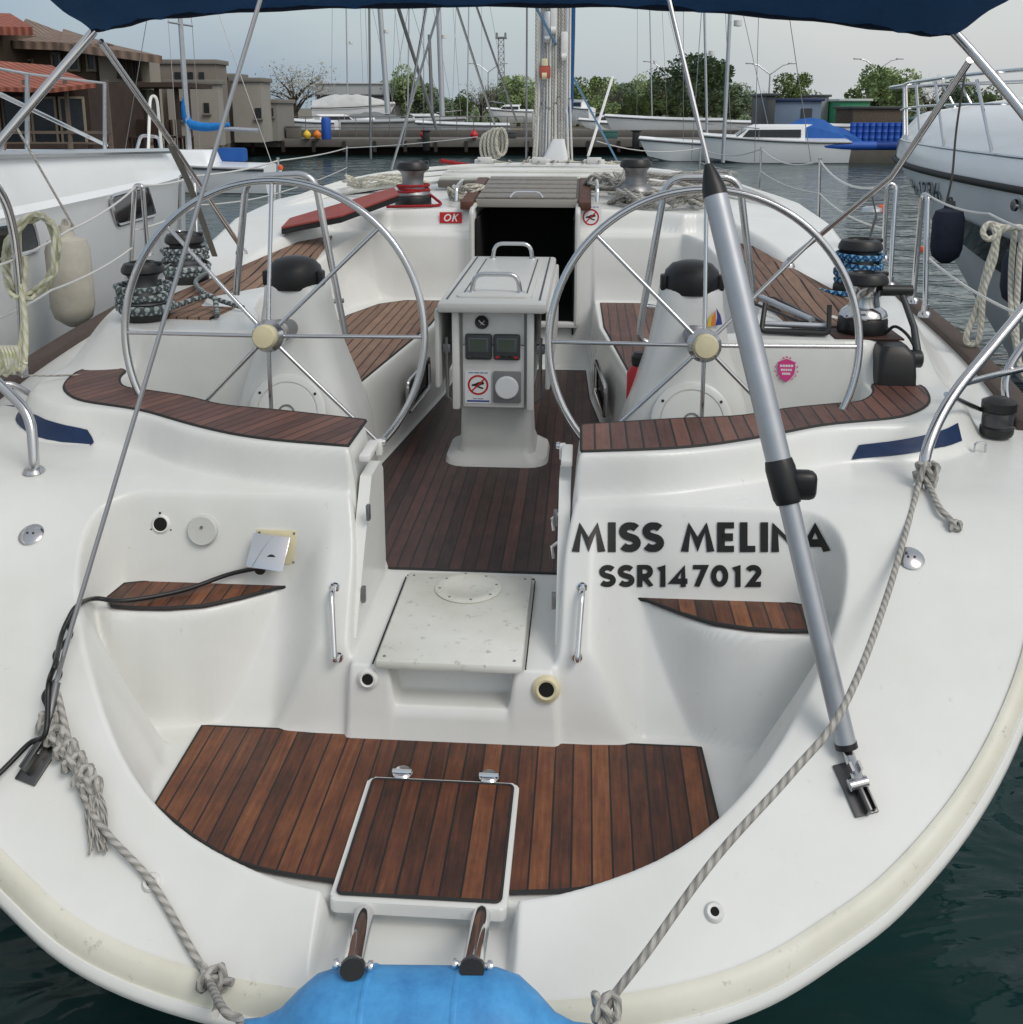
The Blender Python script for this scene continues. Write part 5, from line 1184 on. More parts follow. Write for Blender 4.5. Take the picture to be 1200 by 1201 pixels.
def fender(px, py_top, py_bot, Y, r, m, label, grp=None):
    a, b = wv(px, py_top, Y), wv(px, py_bot, Y); L_ = a.z-b.z; t = empty('fender', b, label=label, cat='fender', group=grp)
    s = MB(); s.lathe([(0, 0), (r*.25, 0), (r*.4, .01), (r*.85, r*.45), (r, r*1.0), (r, L_-r), (r*.85, L_-r*.5), (r*.4, L_-.04), (r*.3, L_), (0, L_)], (0, 0, 0), seg=28); s.build('body', m, t)
    s = MB(); s.lathe([(0, L_-.03), (r*.36, L_-.03), (r*.30, L_+.02), (0, L_+.02)], seg=16); s.tube([(r*.1*math.cos(q), 0, L_+.02+.03*math.sin(q)) for q in [i*math.pi/6 for i in range(7)]], .008, 6); s.build('eye', m if m is FGREY else DARKG, t)
    return t
fender(88, 268, 382, 5.35, .112, FGREY, 'dirty white fender hanging between the white yacht and the port rail')
s = MB(); s.tube([wv(20, 150, 5.2), wv(88, 268, 5.35)], .006, 6); recenter(tag(s.build('fender_line', ROPE_G), 'thin grey line holding up the dirty white fender', 'rope'))
# cream and green rope coiled on the port pushpit
s = MB(); q = random.Random(5)
cc = [wv(40, 285, 3.75)]
P = []
for i in range(60):
    a = 2*math.pi*i/12; P.append(wv(36+30*math.cos(a)+q.uniform(-4, 4), 300+46*math.sin(a)+q.uniform(-5, 5)-10*math.cos(a), 3.72+q.uniform(-.05, .05)))
s.tube(catmull(P, 3), .0085, 8)
s.tube(catmull([wv(22, 265, 3.7), wv(24, 330, 3.7), wv(30, 380, 3.65), wv(28, 430, 3.6), wv(14, 430, 3.6), wv(6, 440, 3.6)], 5), .0095, 8)
s.tube(catmull([wv(30, 300, 3.7), wv(27, 380, 3.68), wv(22, 428, 3.62), wv(30, 424, 3.6)], 5), .0095, 8)
recenter(tag(s.build('hanging_rope', ROPE_Y), 'cream and pale green rope hung in a loose coil on the port pushpit', 'rope'))
s = MB()
for j in range(5): s.tube(catmull([wv(2+j*4, 405, 3.5), wv(8+j*3, 430-j*4, 3.5), wv(-4+j*5, 436, 3.52), wv(4+j*2, 415, 3.5)], 5, ), .010, 6)
recenter(tag(s.build('tied_rope', ROPE_Y), 'knotted end of pale green rope at the left edge of the port pushpit', 'rope'))
s = MB(); s.tube(catmull([wv(-40, 432, 3.5), wv(40, 440, 3.7), wv(110, 440, 3.9), wv(138, 452, 3.95)], 6), .004, 6); recenter(tag(s.build('thin_line', ROPE_G), 'thin slack line running from the port pushpit over the helm seat corner', 'rope'))

# cruiser to starboard -----------------------------------------------------
def stbd_cruiser():
    O = Vector((5.2, 7, 0)); t = empty('motor_cruiser', O, label='white motor cruiser on the right with black rub rail and bow pulpit', cat='motorboat')
    def hb(s): return 1.85*(1-math.exp(-s/3.5)) if s > 0 else 0
    TX, TY = 4.52, 12.2
    def C(s): return TX+.15*s, TY-s
    ss_ = [0, .12, .3, .6, 1, 1.5, 2.1, 2.8, 3.6, 4.6, 6, 8, 11]
    def half(s, sg, z):   # the side at height z: the stem rakes aft towards the water
        zz = max(0, min(1, z/(1.82-.008*s))); sh = 2.7*(1-zz)*math.exp(-s/3.5); b = hb(s)*(.55+.45*zz**.7)
        x, y = C(s+sh); return x+sg*b, y
    def find(px, py, lo=0):
        f = Vector((0, math.cos(PITCH), -math.sin(PITCH))); u = Vector((0, math.sin(PITCH), math.cos(PITCH))); best = None
        for st, zc_, ds, dz_, n in ((2.6, 1.1, 2.6, .65, 40), (None, None, .16, .06, 16), (None, None, .02, .01, 10)):
            if st is None: st, zc_ = best[1], best[2]; best = None
            for i in range(-n, n+1):
                for j in range(-n, n+1):
                    s_, z = max(.02, st+ds*i/n), min(1.78, zc_+dz_*j/n); x, y = half(s_, -1, z); d = Vector((x, y, z-HC)); q = d.dot(f); e = (600+1200*d.x/q-px)**2+(400-1200*d.dot(u)/q-py)**2
                    if best is None or e < best[0]: best = (e, s_, z)
        return best[1], best[2]
    def side(s_, z, l=.03): x, y = half(s_, -1, z); return Vector((x-l, y, z))-O
    rings = []
    zs = [-.2, .15, .4, .65, .9, 1.15, 1.35, 1.5, 1.65]
    for s_ in ss_:
        zr = 1.82-.008*s_; L_, R_ = [], []
        for z in zs+[zr]:
            L_.append(Vector((*half(s_, -1, z), z))-O); R_.append(Vector((*half(s_, 1, z), z))-O)
        rings.append(L_+R_[::-1])
    s = MB(); s.loft(rings); s.build('hull', gelcoat('hull_pale_grey', (.80, .83, .86), .38, .06), t, sharp=45)
    rail = [Vector((half(s_, -1, 1.82-.008*s_)[0]-.01, C(s_)[1], 1.82-.008*s_))-O for s_ in ss_]; rail2 = [Vector((half(s_, 1, 1.82-.008*s_)[0]+.01, C(s_)[1], 1.82-.008*s_))-O for s_ in ss_]
    s = MB(); s.tube(catmull(rail2[::-1][:-1]+rail, 3), .030, 10); s.build('rub_rail', RUBBER, t)
    # deck: steep bulwark, then crowned foredeck
    rings = []
    for s_ in ss_:
        zr = 1.82-.008*s_; c = C(s_)[0]; b = max(hb(s_), .01); r = []
        for f, h in ((-.995, 0), (-.99, .10), (-.96, .22+.0*s_), (-.93, .26), (-.86, .30+.02*s_), (-.7, .36+.05*s_), (-.4, .44+.085*s_), (0, .48+.095*s_), (.4, .44+.085*s_), (.7, .36+.05*s_), (.86, .30), (.96, .22), (.995, 0)):
            k = min(1, s_/.5); r.append(Vector((c+b*f, C(s_)[1], zr+h*k))-O)
        rings.append(r)
    s = MB(); s.loft(rings, True, True); s.build('deck', HWHITE, t, sharp=35)
    s = MB(); s.tube(catmull([Vector((C(s_)[0]-.955*max(hb(s_), .02), C(s_)[1], 1.82-.008*s_+.235*min(1, s_/.5)))-O for s_ in ss_], 3), .012, 6); s.build('deck_line', STEEL, t)
    # dark hull window
    c1, c2, c3, c4 = find(1126, 252), find(1200, 284), find(1200, 334), find(1134, 286)
    A = []
    for i in range(13):
        f = i/8; tp_ = (c1[0]+(c2[0]-c1[0])*f, c1[1]+(c2[1]-c1[1])*f); bt = (c4[0]+(c3[0]-c4[0])*f, c4[1]+(c3[1]-c4[1])*f)
        A.append([side(tp_[0]+(bt[0]-tp_[0])*g/5, tp_[1]+(bt[1]-tp_[1])*g/5, .035) for g in range(6)])
    s = MB(); s.loft(A, False, False); s.build('hull_window', MATS['dark_glass'], t)
    # registration on the bow
    k0, k1, k2, k3 = find(1070, 230), find(1105, 237), find(1069, 209), find(1103, 214)
    o = lettering('registration_lettering', 'Hc-1236', Matrix(), 1., mat('faded_ink', srgb(40, 44, 56), .5), t, .15); xm = max(v.co.x for v in o.data.vertices)
    for v in o.data.vertices:
        x, y = v.co.x/xm, v.co.y; sz = [(k0[i]*(1-x)+k1[i]*x)*(1-y)+(k2[i]*(1-x)+k3[i]*x)*y for i in (0, 1)]; v.co = side(sz[0], sz[1], .022)
    # pulpit
    def dp(s_, f, h): return Vector((C(s_)[0]+f*max(hb(s_), .03), C(s_)[1], 1.82-.008*s_+h))-O
    top = [dp(6, -.80, .93), dp(4.5, -.82, .91), dp(3.2, -.86, .89), dp(2.0, -.9, .86), dp(1.0, -.95, .84), dp(.35, -1., .82), dp(-.25, 0, .80)]
    topR = [Vector((2*(C(0)[0]-O.x)+.30*((-(p.y+O.y)+TY))-p.x, p.y, p.z)) for p in top[:-1]][::-1]
    s = MB(); s.tube(catmull(top+topR, 5), .019, 8); s.build('pulpit_rail', STEEL, t)
    mid = [dp(4.5, -.84, .64), dp(3.2, -.88, .63), dp(2.0, -.92, .61), dp(1.0, -.96, .58), dp(.4, -1, .55)]
    s = MB(); s.tube(catmull(mid, 5), .011, 8); s.build('pulpit_rail', STEEL, t)
    for s_ in (.5, .7, 1.4, 2.2, 3.3, 4.6):
        for sg in (-1, 1):
            s = MB(); s.tube([dp(s_+.35, sg*.93, .24), dp(s_-.05, sg*.95, .83)], .015, 8); s.build('rail_post', STEEL, t)
    # windscreen and cabin far aft
    s = MB(); s.loft([[Vector((x, y, z))-O for x, y, z in r] for r in ([(4.1, 6.6, 2.3), (6.6, 6.6, 2.3), (6.7, 3, 2.3), (4.0, 3, 2.3)], [(4.5, 5.6, 2.62), (6.2, 5.6, 2.62), (6.4, 3, 2.7), (4.2, 3, 2.7)])]); s.build('cabin', HWHITE, t, sharp=20)
    s = MB(); s.box((.02+C(1.9)[0]-O.x, C(1.9)[1]-O.y, 2.22), (.35, .5, .06), bev=.02); s.build('deck_hatch', MATS['dark_glass'], t)
    p = side(*find(1196, 240))
    s = MB(); s.lathe([(0, 0), (.05, 0), (.045, .02), (0, .02)], p, (-1, 0, 0), 14); s.build('vent', STEEL, t)
    return t
stbd_cruiser()
fender(1108, 238, 308, 8.4, .125, FNAVY, 'dark navy fender hanging from a line under the cruiser bow')
s = MB(); s.tube(catmull([wv(1132, 85, 9.2), wv(1122, 150, 8.9), wv(1117, 205, 8.5), wv(1110, 238, 8.4)], 4), .009, 6); recenter(tag(s.build('fender_line', mat('dark_line', srgb(58, 56, 54), .8)), 'dark line from the cruiser rail down to the navy fender', 'rope'))
fender(1196, 282, 360, 6.2, .125, FNAVY, 'second dark navy fender at the right edge behind the white rope')
# thick white rope over the lifeline on the right
s = MB()
s.tube(catmull([wv(1215, 268, 4.6), wv(1178, 266, 4.62), wv(1160, 262, 4.62), wv(1153, 272, 4.6), wv(1160, 280, 4.58), wv(1172, 272, 4.58), wv(1164, 262, 4.6), wv(1168, 280, 4.58), wv(1156, 320, 4.58), wv(1146, 360, 4.6), wv(1134, 392, 4.6), wv(1136, 403, 4.6), wv(1147, 400, 4.58), wv(1151, 375, 4.58), wv(1154, 340, 4.57), wv(1166, 305, 4.57), wv(1173, 272, 4.58), wv(1200, 268, 4.55), wv(1196, 300, 4.55), wv(1192, 380, 4.5), wv(1195, 430, 4.4)], 6), .0135, 8)
s.tube(catmull([wv(1190, 270, 4.6), wv(1186, 320, 4.58), wv(1188, 380, 4.5), wv(1200, 440, 4.45), wv(1215, 450, 4.4)], 6), .0135, 8)
recenter(tag(s.build('hanging_rope', ROPE_W), 'thick white rope looped over the starboard lifeline beside the cruiser', 'rope'))
for px, py, Y, lab in ((1081, 292, 7.5, 'small orange float on the lower starboard lifeline beside the navy fender'), (1034, 244, 6.2, 'orange tipped whistle-like tag hanging at the starboard bimini strap')):
    s = MB(); s.lathe([(0, -.025), (.018, -.02), (.024, 0), (.018, .02), (0, .025)], wv(px, py, Y), seg=12); recenter(tag(s.build('float', mat('orange_float', srgb(232, 96, 50), .5)), lab, 'float'))
s = MB(); s.lathe([(0, -.004), (.055, -.003), (.05, .012), (.03, .02), (0, .022)], wv(1023, 246, 5.5), seg=20); recenter(tag(s.build('strap_buckle', STEEL), 'small bright steel disc hanging below the starboard strap', 'buckle'))
s = MB(); s.lathe([(0, -.025), (.018, -.02), (.024, 0), (.018, .02), (0, .025)], wv(329, 196, 9), seg=12); recenter(tag(s.build('float', MATS['orange_float']), 'small salmon cap on top of the port stanchion', 'cap'))

# ================================================================= FAR HARBOUR
CONC = mat('quay_concrete', srgb(112, 109, 104), .9, noise=.3, nscale=.6, bump=.3, bscale=3)
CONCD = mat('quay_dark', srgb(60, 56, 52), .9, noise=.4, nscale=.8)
PLY = mat('grey_render', srgb(128, 124, 118), .9, noise=.15, nscale=.3)
def bx3(c, size, m, name, parent=None, rz=0, bev=.02, O=None):
    s = MB(); s.box(c, size, Matrix.Rotation(rz, 3, 'Z'), bev=bev); return s.build(name, m, parent)
# far shore ground and quay
YQ = 52.
s = MB(); s.prism([(-400, 33.5), (-12.2, 33.5), (-12.6, 44), (-14, YQ+1), (-14, YQ+6), (40, YQ+6), (90, YQ+7), (600, YQ+40), (900, 1400), (-900, 1400)], -1, .75); tag(s.build('ground', mat('shore_ground', srgb(120, 114, 102), .95, noise=.3, nscale=.15), recalc=True), kind='structure')
qy = empty('quay', (4, YQ+1, 0), label='long low concrete pontoon quay across the harbour with dark gaps under it', cat='quay')
s = MB(); s.box((2, 1.5, .62), (62, 3.2, .42), bev=.04); s.build('deck_slab', CONC, qy)
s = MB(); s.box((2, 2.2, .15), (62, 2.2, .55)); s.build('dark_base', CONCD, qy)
s = MB(); s.box((2, 3.6, 1.0), (62, .5, .4), bev=.04); s.build('rear_step', CONC, qy)
s = MB()
for i in range(40): s.box((-28+i*1.55, -.12, .45), (.16, .12, .55))
s.build('fender_posts', CONCD, qy, sharp=30)
for i, (px, py) in enumerate(((500, 168), (962, 160), (1052, 158), (746, 160))):
    p = wv(px, py, YQ-.2); s = MB(); s.box((0, 0, 0), (.35, .3, 1.0), bev=.08); s.box((0, 0, .5), (.5, .4, .08), bev=.03); o = s.build('tyre_bollard', BLACK, None); o.location = (p.x, p.y, .75); tag(o, ['black mooring block on the quay left of the white loops', 'black block on the quay before the blue drums', 'black block at the right end of the quay', 'black mooring block on the quay right of the mast'][i], 'bollard', 'black blocks on the quay')
p = wv(383, 158, YQ-.3); s = MB(); s.lathe([(0, 0), (.22, 0), (.24, .05), (.24, .95), (.2, 1.05), (0, 1.1)], seg=20); o = s.build('barrel', mat('drum_blue', srgb(34, 86, 176), .55)); o.location = (p.x, p.y, .83); tag(o, 'single blue barrel standing on the quay at left', 'barrel')

def far_boat(name, label, px, py_wl, Y, L_, H_, heading, m=None, cat='motorboat', cabin=True, cover=None, z0=None, beam=None, mast=None, group=None, winc=True):
    """small craft: V hull, deck, cabin with windows, rail; heading in degrees (0 = bow to the right)"""
    p = wv(px, py_wl, Y); zb = 0 if z0 is None else z0
    t = empty(name, (p.x, p.y, zb), R(heading), label=label, cat=cat, group=group); bm_ = beam or L_*.32
    rings = []; n = 14
    for i in range(n+1):
        f = i/n; x = -L_/2+L_*f; b = bm_/2*(1-max(0, (f-.45)/.55)**2.3)*(.9+.1*min(1, f*4)); b = max(b, .02); zs = H_*(1+.28*f*f); fl = max(0, (f-.75)/.25)
        rings.append([(x+fl*.25, -b, zs), (x, -b*.93, zs*.55), (x-fl*.2, -b*.72, .02+fl*.2), (x-fl*.5, 0, -.25+fl*.5), (x-fl*.2, b*.72, .02+fl*.2), (x, b*.93, zs*.55), (x+fl*.25, b, zs), (x+fl*.2, 0, zs+.10)])
    s = MB(); s.loft(rings); s.build('hull', m or HWHITE, t, sharp=35)
    s = MB(); s.tube([(r[0][0], r[0][1]-.01, r[0][2]-.07) for r in rings], .035, 6); s.tube([(r[6][0], r[6][1]+.01, r[6][2]-.07) for r in rings], .035, 6); s.build('rub_rail', DARKG, t)
    if cabin:
        c0, c1 = -.18*L_, .22*L_; h = H_*.75; w_ = bm_*.36
        s = MB(); s.loft([[(c0, -w_, H_), (c1+.1*L_, -w_*.8, H_*1.05), (c1+.1*L_, w_*.8, H_*1.05), (c0, w_, H_)], [(c0, -w_*.9, H_+h*.8), (c1-.02*L_, -w_*.7, H_+h*.8), (c1-.02*L_, w_*.7, H_+h*.8), (c0, w_*.9, H_+h*.8)], [(c0-.05*L_, -w_*.85, H_+h), (c1-.08*L_, -w_*.6, H_+h), (c1-.08*L_, w_*.6, H_+h), (c0-.05*L_, w_*.85, H_+h)]]); cb = s.build('cabin', m or HWHITE, t, sharp=25)
        for sg in (-1, 1):
            s = MB(); s.poly([(c0+.03*L_, sg*(w_*.985+.02), H_+h*.22), (c1+.035*L_, sg*(w_*.80+.02), H_+h*.25), (c1-.01*L_, sg*(w_*.735+.02), H_+h*.68), (c0+.03*L_, sg*(w_*.92+.02), H_+h*.70)]); s.build('window', MATS['dark_glass'], cb)
        s = MB(); s.poly([(c1+.085*L_, -w_*.7, H_+h*.22), (c1+.085*L_, w_*.7, H_+h*.22), (c1+.0*L_, w_*.62, H_+h*.75), (c1+.0*L_, -w_*.62, H_+h*.75)]); s.build('windscreen', MATS['dark_glass'], cb)
        s = MB(); s.tube([(L_*.15, -bm_*.42, H_*1.1), (L_*.15, -bm_*.42, H_*1.1+.45), (L_*.42, -bm_*.2, H_*1.2+.5), (L_*.5, 0, H_*1.25+.5), (L_*.42, bm_*.2, H_*1.2+.5), (L_*.15, bm_*.42, H_*1.1+.45), (L_*.15, bm_*.42, H_*1.1)], .02, 6); s.build('bow_rail', STEEL, t)
    if cover:
        rr2 = []; q = random.Random(int(px))
        for i in range(n+1):
            f = i/n; r = rings[i]; hh = H_*.95*math.sin(math.pi*min(1, .12+f*.95))**.7; x = r[0][0]
            rr2.append([(x, r[0][1]*1.04, r[0][2]-.15), (x, r[0][1]*1.0, r[0][2]+.04), (x+q.uniform(-.05, .05), r[0][1]*.55, r[0][2]+hh*.7+q.uniform(-.06, .06)), (x, 0, r[0][2]+hh+q.uniform(-.05, .05)), (x, r[6][1]*.55, r[0][2]+hh*.7), (x, r[6][1], r[0][2]+.04), (x, r[6][1]*1.04, r[0][2]-.15)])
        s = MB(); s.loft(rr2, False, False); s.build('cover', cover, t, sharp=30)
    if mast:
        s = MB(); s.tube([(0.05*L_, 0, H_), (.05*L_, 0, mast)], [.085, .06], 8); mm = s.build('mast', ALU, t)
        s = MB(); s.tube([(.05*L_, -.7, mast*.55), (.05*L_, .7, mast*.55)], .03, 6); s.build('spreader', ALU, mm)
        s = MB(); s.tube([(.05*L_, 0, mast), (L_*.5, 0, H_*1.3)], .012, 4); s.tube([(.05*L_, 0, mast), (-L_*.5, 0, H_)], .012, 4)
        for sg in (-1, 1): s.tube([(.05*L_, sg*bm_*.45, H_), (.05*L_, sg*.7, mast*.55), (.05*L_, 0, mast*.97)], .010, 4)
        s.build('rigging', WIRE, t)
        s = MB(); s.tube([(.04*L_, 0, H_+1.1), (-.42*L_, 0, H_+1.0)], .06, 8); s.build('boom', ALU, t)
    return t
TARP = mat('white_tarp', srgb(206, 208, 206), .8, noise=.15, nscale=2)
TARPB = mat('blue_tarp', srgb(30, 92, 170), .7, noise=.25, nscale=2)
far_boat('moored_motorboat', 'white motorboat with dark cabin windows moored at the quay left of the blue drums', 908, 187, 46, 6.2, .95, 180)
far_boat('moored_motorboat', 'white open boat end-on at the quay between the two white mooring boats', 812, 186, 47.5, 4.5, .8, 182, cabin=False)
far_boat('covered_boat', 'boat under a pale wrinkled tarpaulin on the hard at left', 414, 148, 66, 4.9, .8, 4, cover=TARP, z0=1.6, cabin=False)
far_boat('parked_boat', 'white boat with a cabin on the hard left of the mast', 600, 139, 72, 3.0, .55, 184, z0=1.6)
far_boat('parked_boat', 'white cabin boat on the hard just right of the mast', 680, 137, 72, 2.4, .8, 130, z0=1.5)
far_boat('parked_boat', 'low pale hull without a cabin behind the quay, right of the mast', 780, 150, 60, 6.5, .8, 176, z0=.9, cabin=False)
far_boat('parked_boat', 'low pale hull behind the motorboat, below the street lamp', 872, 150, 62, 6.5, .6, 180, z0=.9, cabin=False)
far_boat('parked_boat', 'grey hull lying low beneath the covered boat', 470, 156, 60, 7., .7, 8, m=gelcoat('hull_mid_grey', (.42, .44, .46), .4, .2), z0=.9, cabin=False)
far_boat('parked_boat', 'small upturned pale hull near the orange buoys on the quay', 360, 158, 58, 3.6, .7, 170, z0=.9, cabin=False)
far_boat('parked_boat', 'grey tarpaulin covered dinghy left of the black block on the quay', 440, 154, 62, 4., .6, 10, cover=mat('grey_tarp', srgb(120, 124, 126), .8, noise=.2), z0=.9, cabin=False)
far_boat('parked_boat', 'half hidden cruiser with grey windows beyond the right cruiser rail', 1165, 150, 50, 5., .8, 186, z0=.9)
far_boat('parked_boat', 'small dark green boat beyond the right end of the blue drums', 1088, 150, 60, 3., .7, 176, m=mat('hull_green', srgb(46, 96, 84), .5, noise=.2), z0=.9)
for px, py, Y, L_, hh, hd, cb, lab in ((392, 150, 60, 4.2, .6, 6, True, 'little white cabin boat parked in front of the covered boat'), (545, 152, 58, 5., .5, 182, False, 'long pale dinghy hull on the quay left of the white loops'), (500, 148, 64, 4.4, .6, 4, True, 'white cabin boat parked between the two pale masts'),
                  (716, 146, 66, 3.6, .55, 184, True, 'small white cabin boat parked right of the blue sail cover'), (752, 148, 62, 4.6, .45, 178, False, 'pale rowing hull below the lamp right of the mast'), (965, 150, 55, 3.0, .5, 184, False, 'pale dinghy hull near the right end of the container'), (330, 152, 60, 3.4, .55, 8, False, 'white dinghy hull on the shore beside the thin railing')):
    far_boat('parked_boat', lab, px, py, Y, L_, hh, hd, cabin=cb, z0=.95)
# yacht with blue sail cover
sb = far_boat('small_sailboat', 'small white sailboat with bright blue sail cover by the left quay', 232, 194, 30, 4.6, .75, 170, cabin=False, mast=8.5, cat='sailboat')
s = MB(); s.tube(catmull([(-.25, 0, 2.75), (-.28, 0, 2.3), (-.2, .05, 1.95), (.2, .0, 1.85), (.6, 0, 1.85), (1.05, 0, 1.92)], 5), [.04, .06, .08, .09, .10, .10, .11, .12, .12, .13, .13, .13, .13, .13, .13, .13, .13, .13, .12, .12, .12, .11, .10, .09, .07, .05][:26], 10)
s.xf(Matrix.Rotation(math.pi, 4, 'Z')); s.build('sail_cover', mat('sail_blue', srgb(30, 128, 208), .8, noise=.25, nscale=6), sb)
s = MB(); s.loft([rring(.4, 0, .78, 1.1, .55, .2), rring(.35, 0, 1.15, .9, .42, .2), rring(.3, 0, 1.2, .8, .36, .2)]); s.build('coachroof', HWHITE, sb)
s = MB(); s.box((-.9, -.35, 1.05), (.9, .35, .4), bev=.08); s.build('blue_dodger', TARPB, sb)

# masts of other yachts behind: each a yacht mast with rigging
def far_mast(px, py, Y, px_top, r, label, h=14, dark=False, sp_=.6, group='bare yacht masts across the water', furl=None):
    b = wv(px, py, Y); tp = wv(px_top, 0, Y); d = (tp-b); d = d/d.z; tpp = b+d*h
    t = empty('yacht_mast', b, label=label, cat='mast', group=group); mm = DSTEEL if dark else ALU
    s = MB(); s.tube([Vector(), tpp-b], [r, r*.8], 10); s.build('mast_tube', mm, t)
    if not dark:
        s = MB()
        c = d*(h*sp_); s.tube([c+Vector((-.75, 0, 0)), c+Vector((.75, 0, 0))], .03, 6); s.build('spreader', mm, t)
        s = MB()
        for sg in (-1, 1): s.tube([Vector((sg*1.1, 0, 0)), c+Vector((sg*.75, 0, 0)), tpp-b], .012, 4); 
        s.tube([Vector((3.2*(1 if furl is None else furl), .5, 0)), tpp-b], .014, 4); s.build('rigging', WIRE, t)
        s = MB(); q = d*(h*.33); s.lathe([(0, -.1), (.14, -.08), (.14, .1), (0, .12)], q+Vector((.28, 0, 0)), seg=12); s.build('radar', WHITE, t)
    return t
far_mast(455, 132, 62, 445, .17, 'leaning pale mast with a small radar above the covered boat')
far_mast(519, 138, 62, 514, .17, 'pale mast with radar and side wires right of the dark pole', furl=-1)
far_mast(507, 135, 62, 502, .12, 'thin dark pole between the two pale masts', h=4.6, dark=True)
far_mast(435, 186, 30, 433, .035, 'very thin pale mast left of the covered boat masts', sp_=.9, h=9, dark=True)
far_mast(830, 186, 47, 826, .06, 'thin pale mast standing left of the moored motorboat', sp_=.9)
far_mast(848, 190, 36, 857, .07, 'slender leaning mast nearest to the moored motorboat', sp_=.9)
far_mast(478, 150, 70, 480, .05, 'faint thin mast between the leaning mast and the dark pole', sp_=.9, h=15); far_mast(548, 145, 75, 550, .05, 'faint thin mast right of the second pale mast', sp_=.9, h=15)
far_mast(408, 140, 70, 406, .05, 'faint thin mast left of the leaning pale mast', sp_=.9, h=15); far_mast(765, 145, 75, 762, .05, 'faint thin mast rising from the right tree row', sp_=.9, h=13)
# own rigging: shrouds and stays
def stay(px0, py0, v0, px1, py1, v1, r, m, name='shroud'):
    a, b = B(px0, py0, v=v0), B(px1, py1, v=v1); b = b+(b-a)*1.3; s = MB(); s.tube([a, b], r, 6); s.build(name, m, BOAT)
stay(512, 150, 12.2, 466, 5, 10.5, .020, DSTEEL); stay(472, 170, 11., 500, 8, 10, .013, WIRE); stay(580, 145, 13., 536, 8, 11, .014, WIRE); stay(606, 142, 14, 560, 10, 12, .014, WIRE)
stay(459, 198, 9.5, 500, 60, 9.3, .012, WIRE); stay(726, 192, 12, 668, 82, 9.3, .012, mat('blue_line', srgb(96, 140, 176), .6), 'blue_line')
stay(690, 182, 11, 703, 140, 11.5, .016, WHITE, 'cabin_rail')
# lattice tower
tw = wv(588, 131, 150); t = empty('lattice_tower', (tw.x, tw.y, .75), label='tall thin lattice tower rising behind the far trees', cat='tower')
Ht = 11.0
s = MB(); 
for sx in (-1, 1):
    for sy in (-1, 1): s.tube([(sx*.55, sy*.55, 0), (sx*.38, sy*.38, Ht)], .06, 5)
s.build('leg_frame', DSTEEL, t)
s = MB()
for k in range(12):
    z0, z1 = k*Ht/12, (k+1)*Ht/12; w_ = .55-.17*k/12
    for sx in (-1, 1): s.tube([(sx*w_, -w_, z0), (-sx*w_, -w_, z1)], .035, 4)
    s.tube([(-w_, -w_, z1), (w_, -w_, z1)], .035, 4)
s.build('bracing', DSTEEL, t)
s = MB(); s.box((0, 0, Ht+.15), (1.6, 1.4, .25)); s.box((-.6, 0, Ht+.6), (.3, .3, .5)); s.box((.6, 0, Ht+.6), (.3, .3, .5)); s.build('platform', DSTEEL, t)
# street lamps
def lamp(px, py, Y, h, label, arms=2):
    p = wv(px, py, Y); t = empty('street_lamp', (p.x, p.y, .75), label=label, cat='street lamp', group='tall lamps among the far trees')
    s = MB(); s.tube([(0, 0, 0), (0, 0, h)], [.11, .07], 8); s.build('pole', ALU, t)
    for sg in (-1, 1)[:arms]:
        s = MB(); s.tube([(0, 0, h-.1), (sg*1.1, 0, h+.7), (sg*1.7, 0, h+.85)], .06, 6); s.build('arm', ALU, t)
        s = MB(); s.box((sg*1.9, 0, h+.87), (.7, .3, .12), bev=.04); s.build('lamp_head', ALU, t)
    return t
lamp(901, 130, 95, 4.6, 'double-armed street lamp above the grey-blue container'); lamp(778, 130, 110, 5.4, 'double-armed street lamp among trees right of the mast'); lamp(1026, 130, 95, 5.0, 'double-armed street lamp in front of the tree by the green hut'); lamp(573, 130, 120, 5.6, 'double-armed street lamp left of the lattice tower')

# blue drums, barge and sheds on the right quay
DR = MATS['drum_blue']
s = MB(); s.prism([(0, -1.2), (15, -1.2), (15, 1.5), (0, 1.5)], -.3, .62); o = s.build('barge', mat('barge_grey', srgb(120, 116, 106), .8, noise=.3, nscale=1)); o.location = wv(978, 186, 47); o.location.z = 0; tag(o, 'low grey work barge carrying the blue drums', 'barge')
def drum_proto():
    t = empty('blue_drum', (0, 0, 0), label='blue plastic drum in the stacked block on the grey barge', cat='drum', group='blue drums stacked on the barge')
    s = MB(); s.lathe([(0, 0), (.25, 0), (.285, .03), (.285, .28), (.30, .30), (.285, .32), (.285, .58), (.25, .62), (0, .62)], (0, 0, 0), seg=14); s.build('body', DR, t)
    s = MB(); s.lathe([(0, 0), (.05, 0), (.05, .03), (0, .03)], (.12, 0, .62), seg=8); s.build('bung', BLACK, t); return t
d0 = drum_proto(); first = True
for r_ in range(4):
    for c_ in range(9):
        a = wv(1000+c_*7.4, 160, 46.6); o = d0 if first else copy_tree(d0); first = False; o.location = (a.x, a.y, .64+r_*.272); o.scale = (.47, .47, .44)
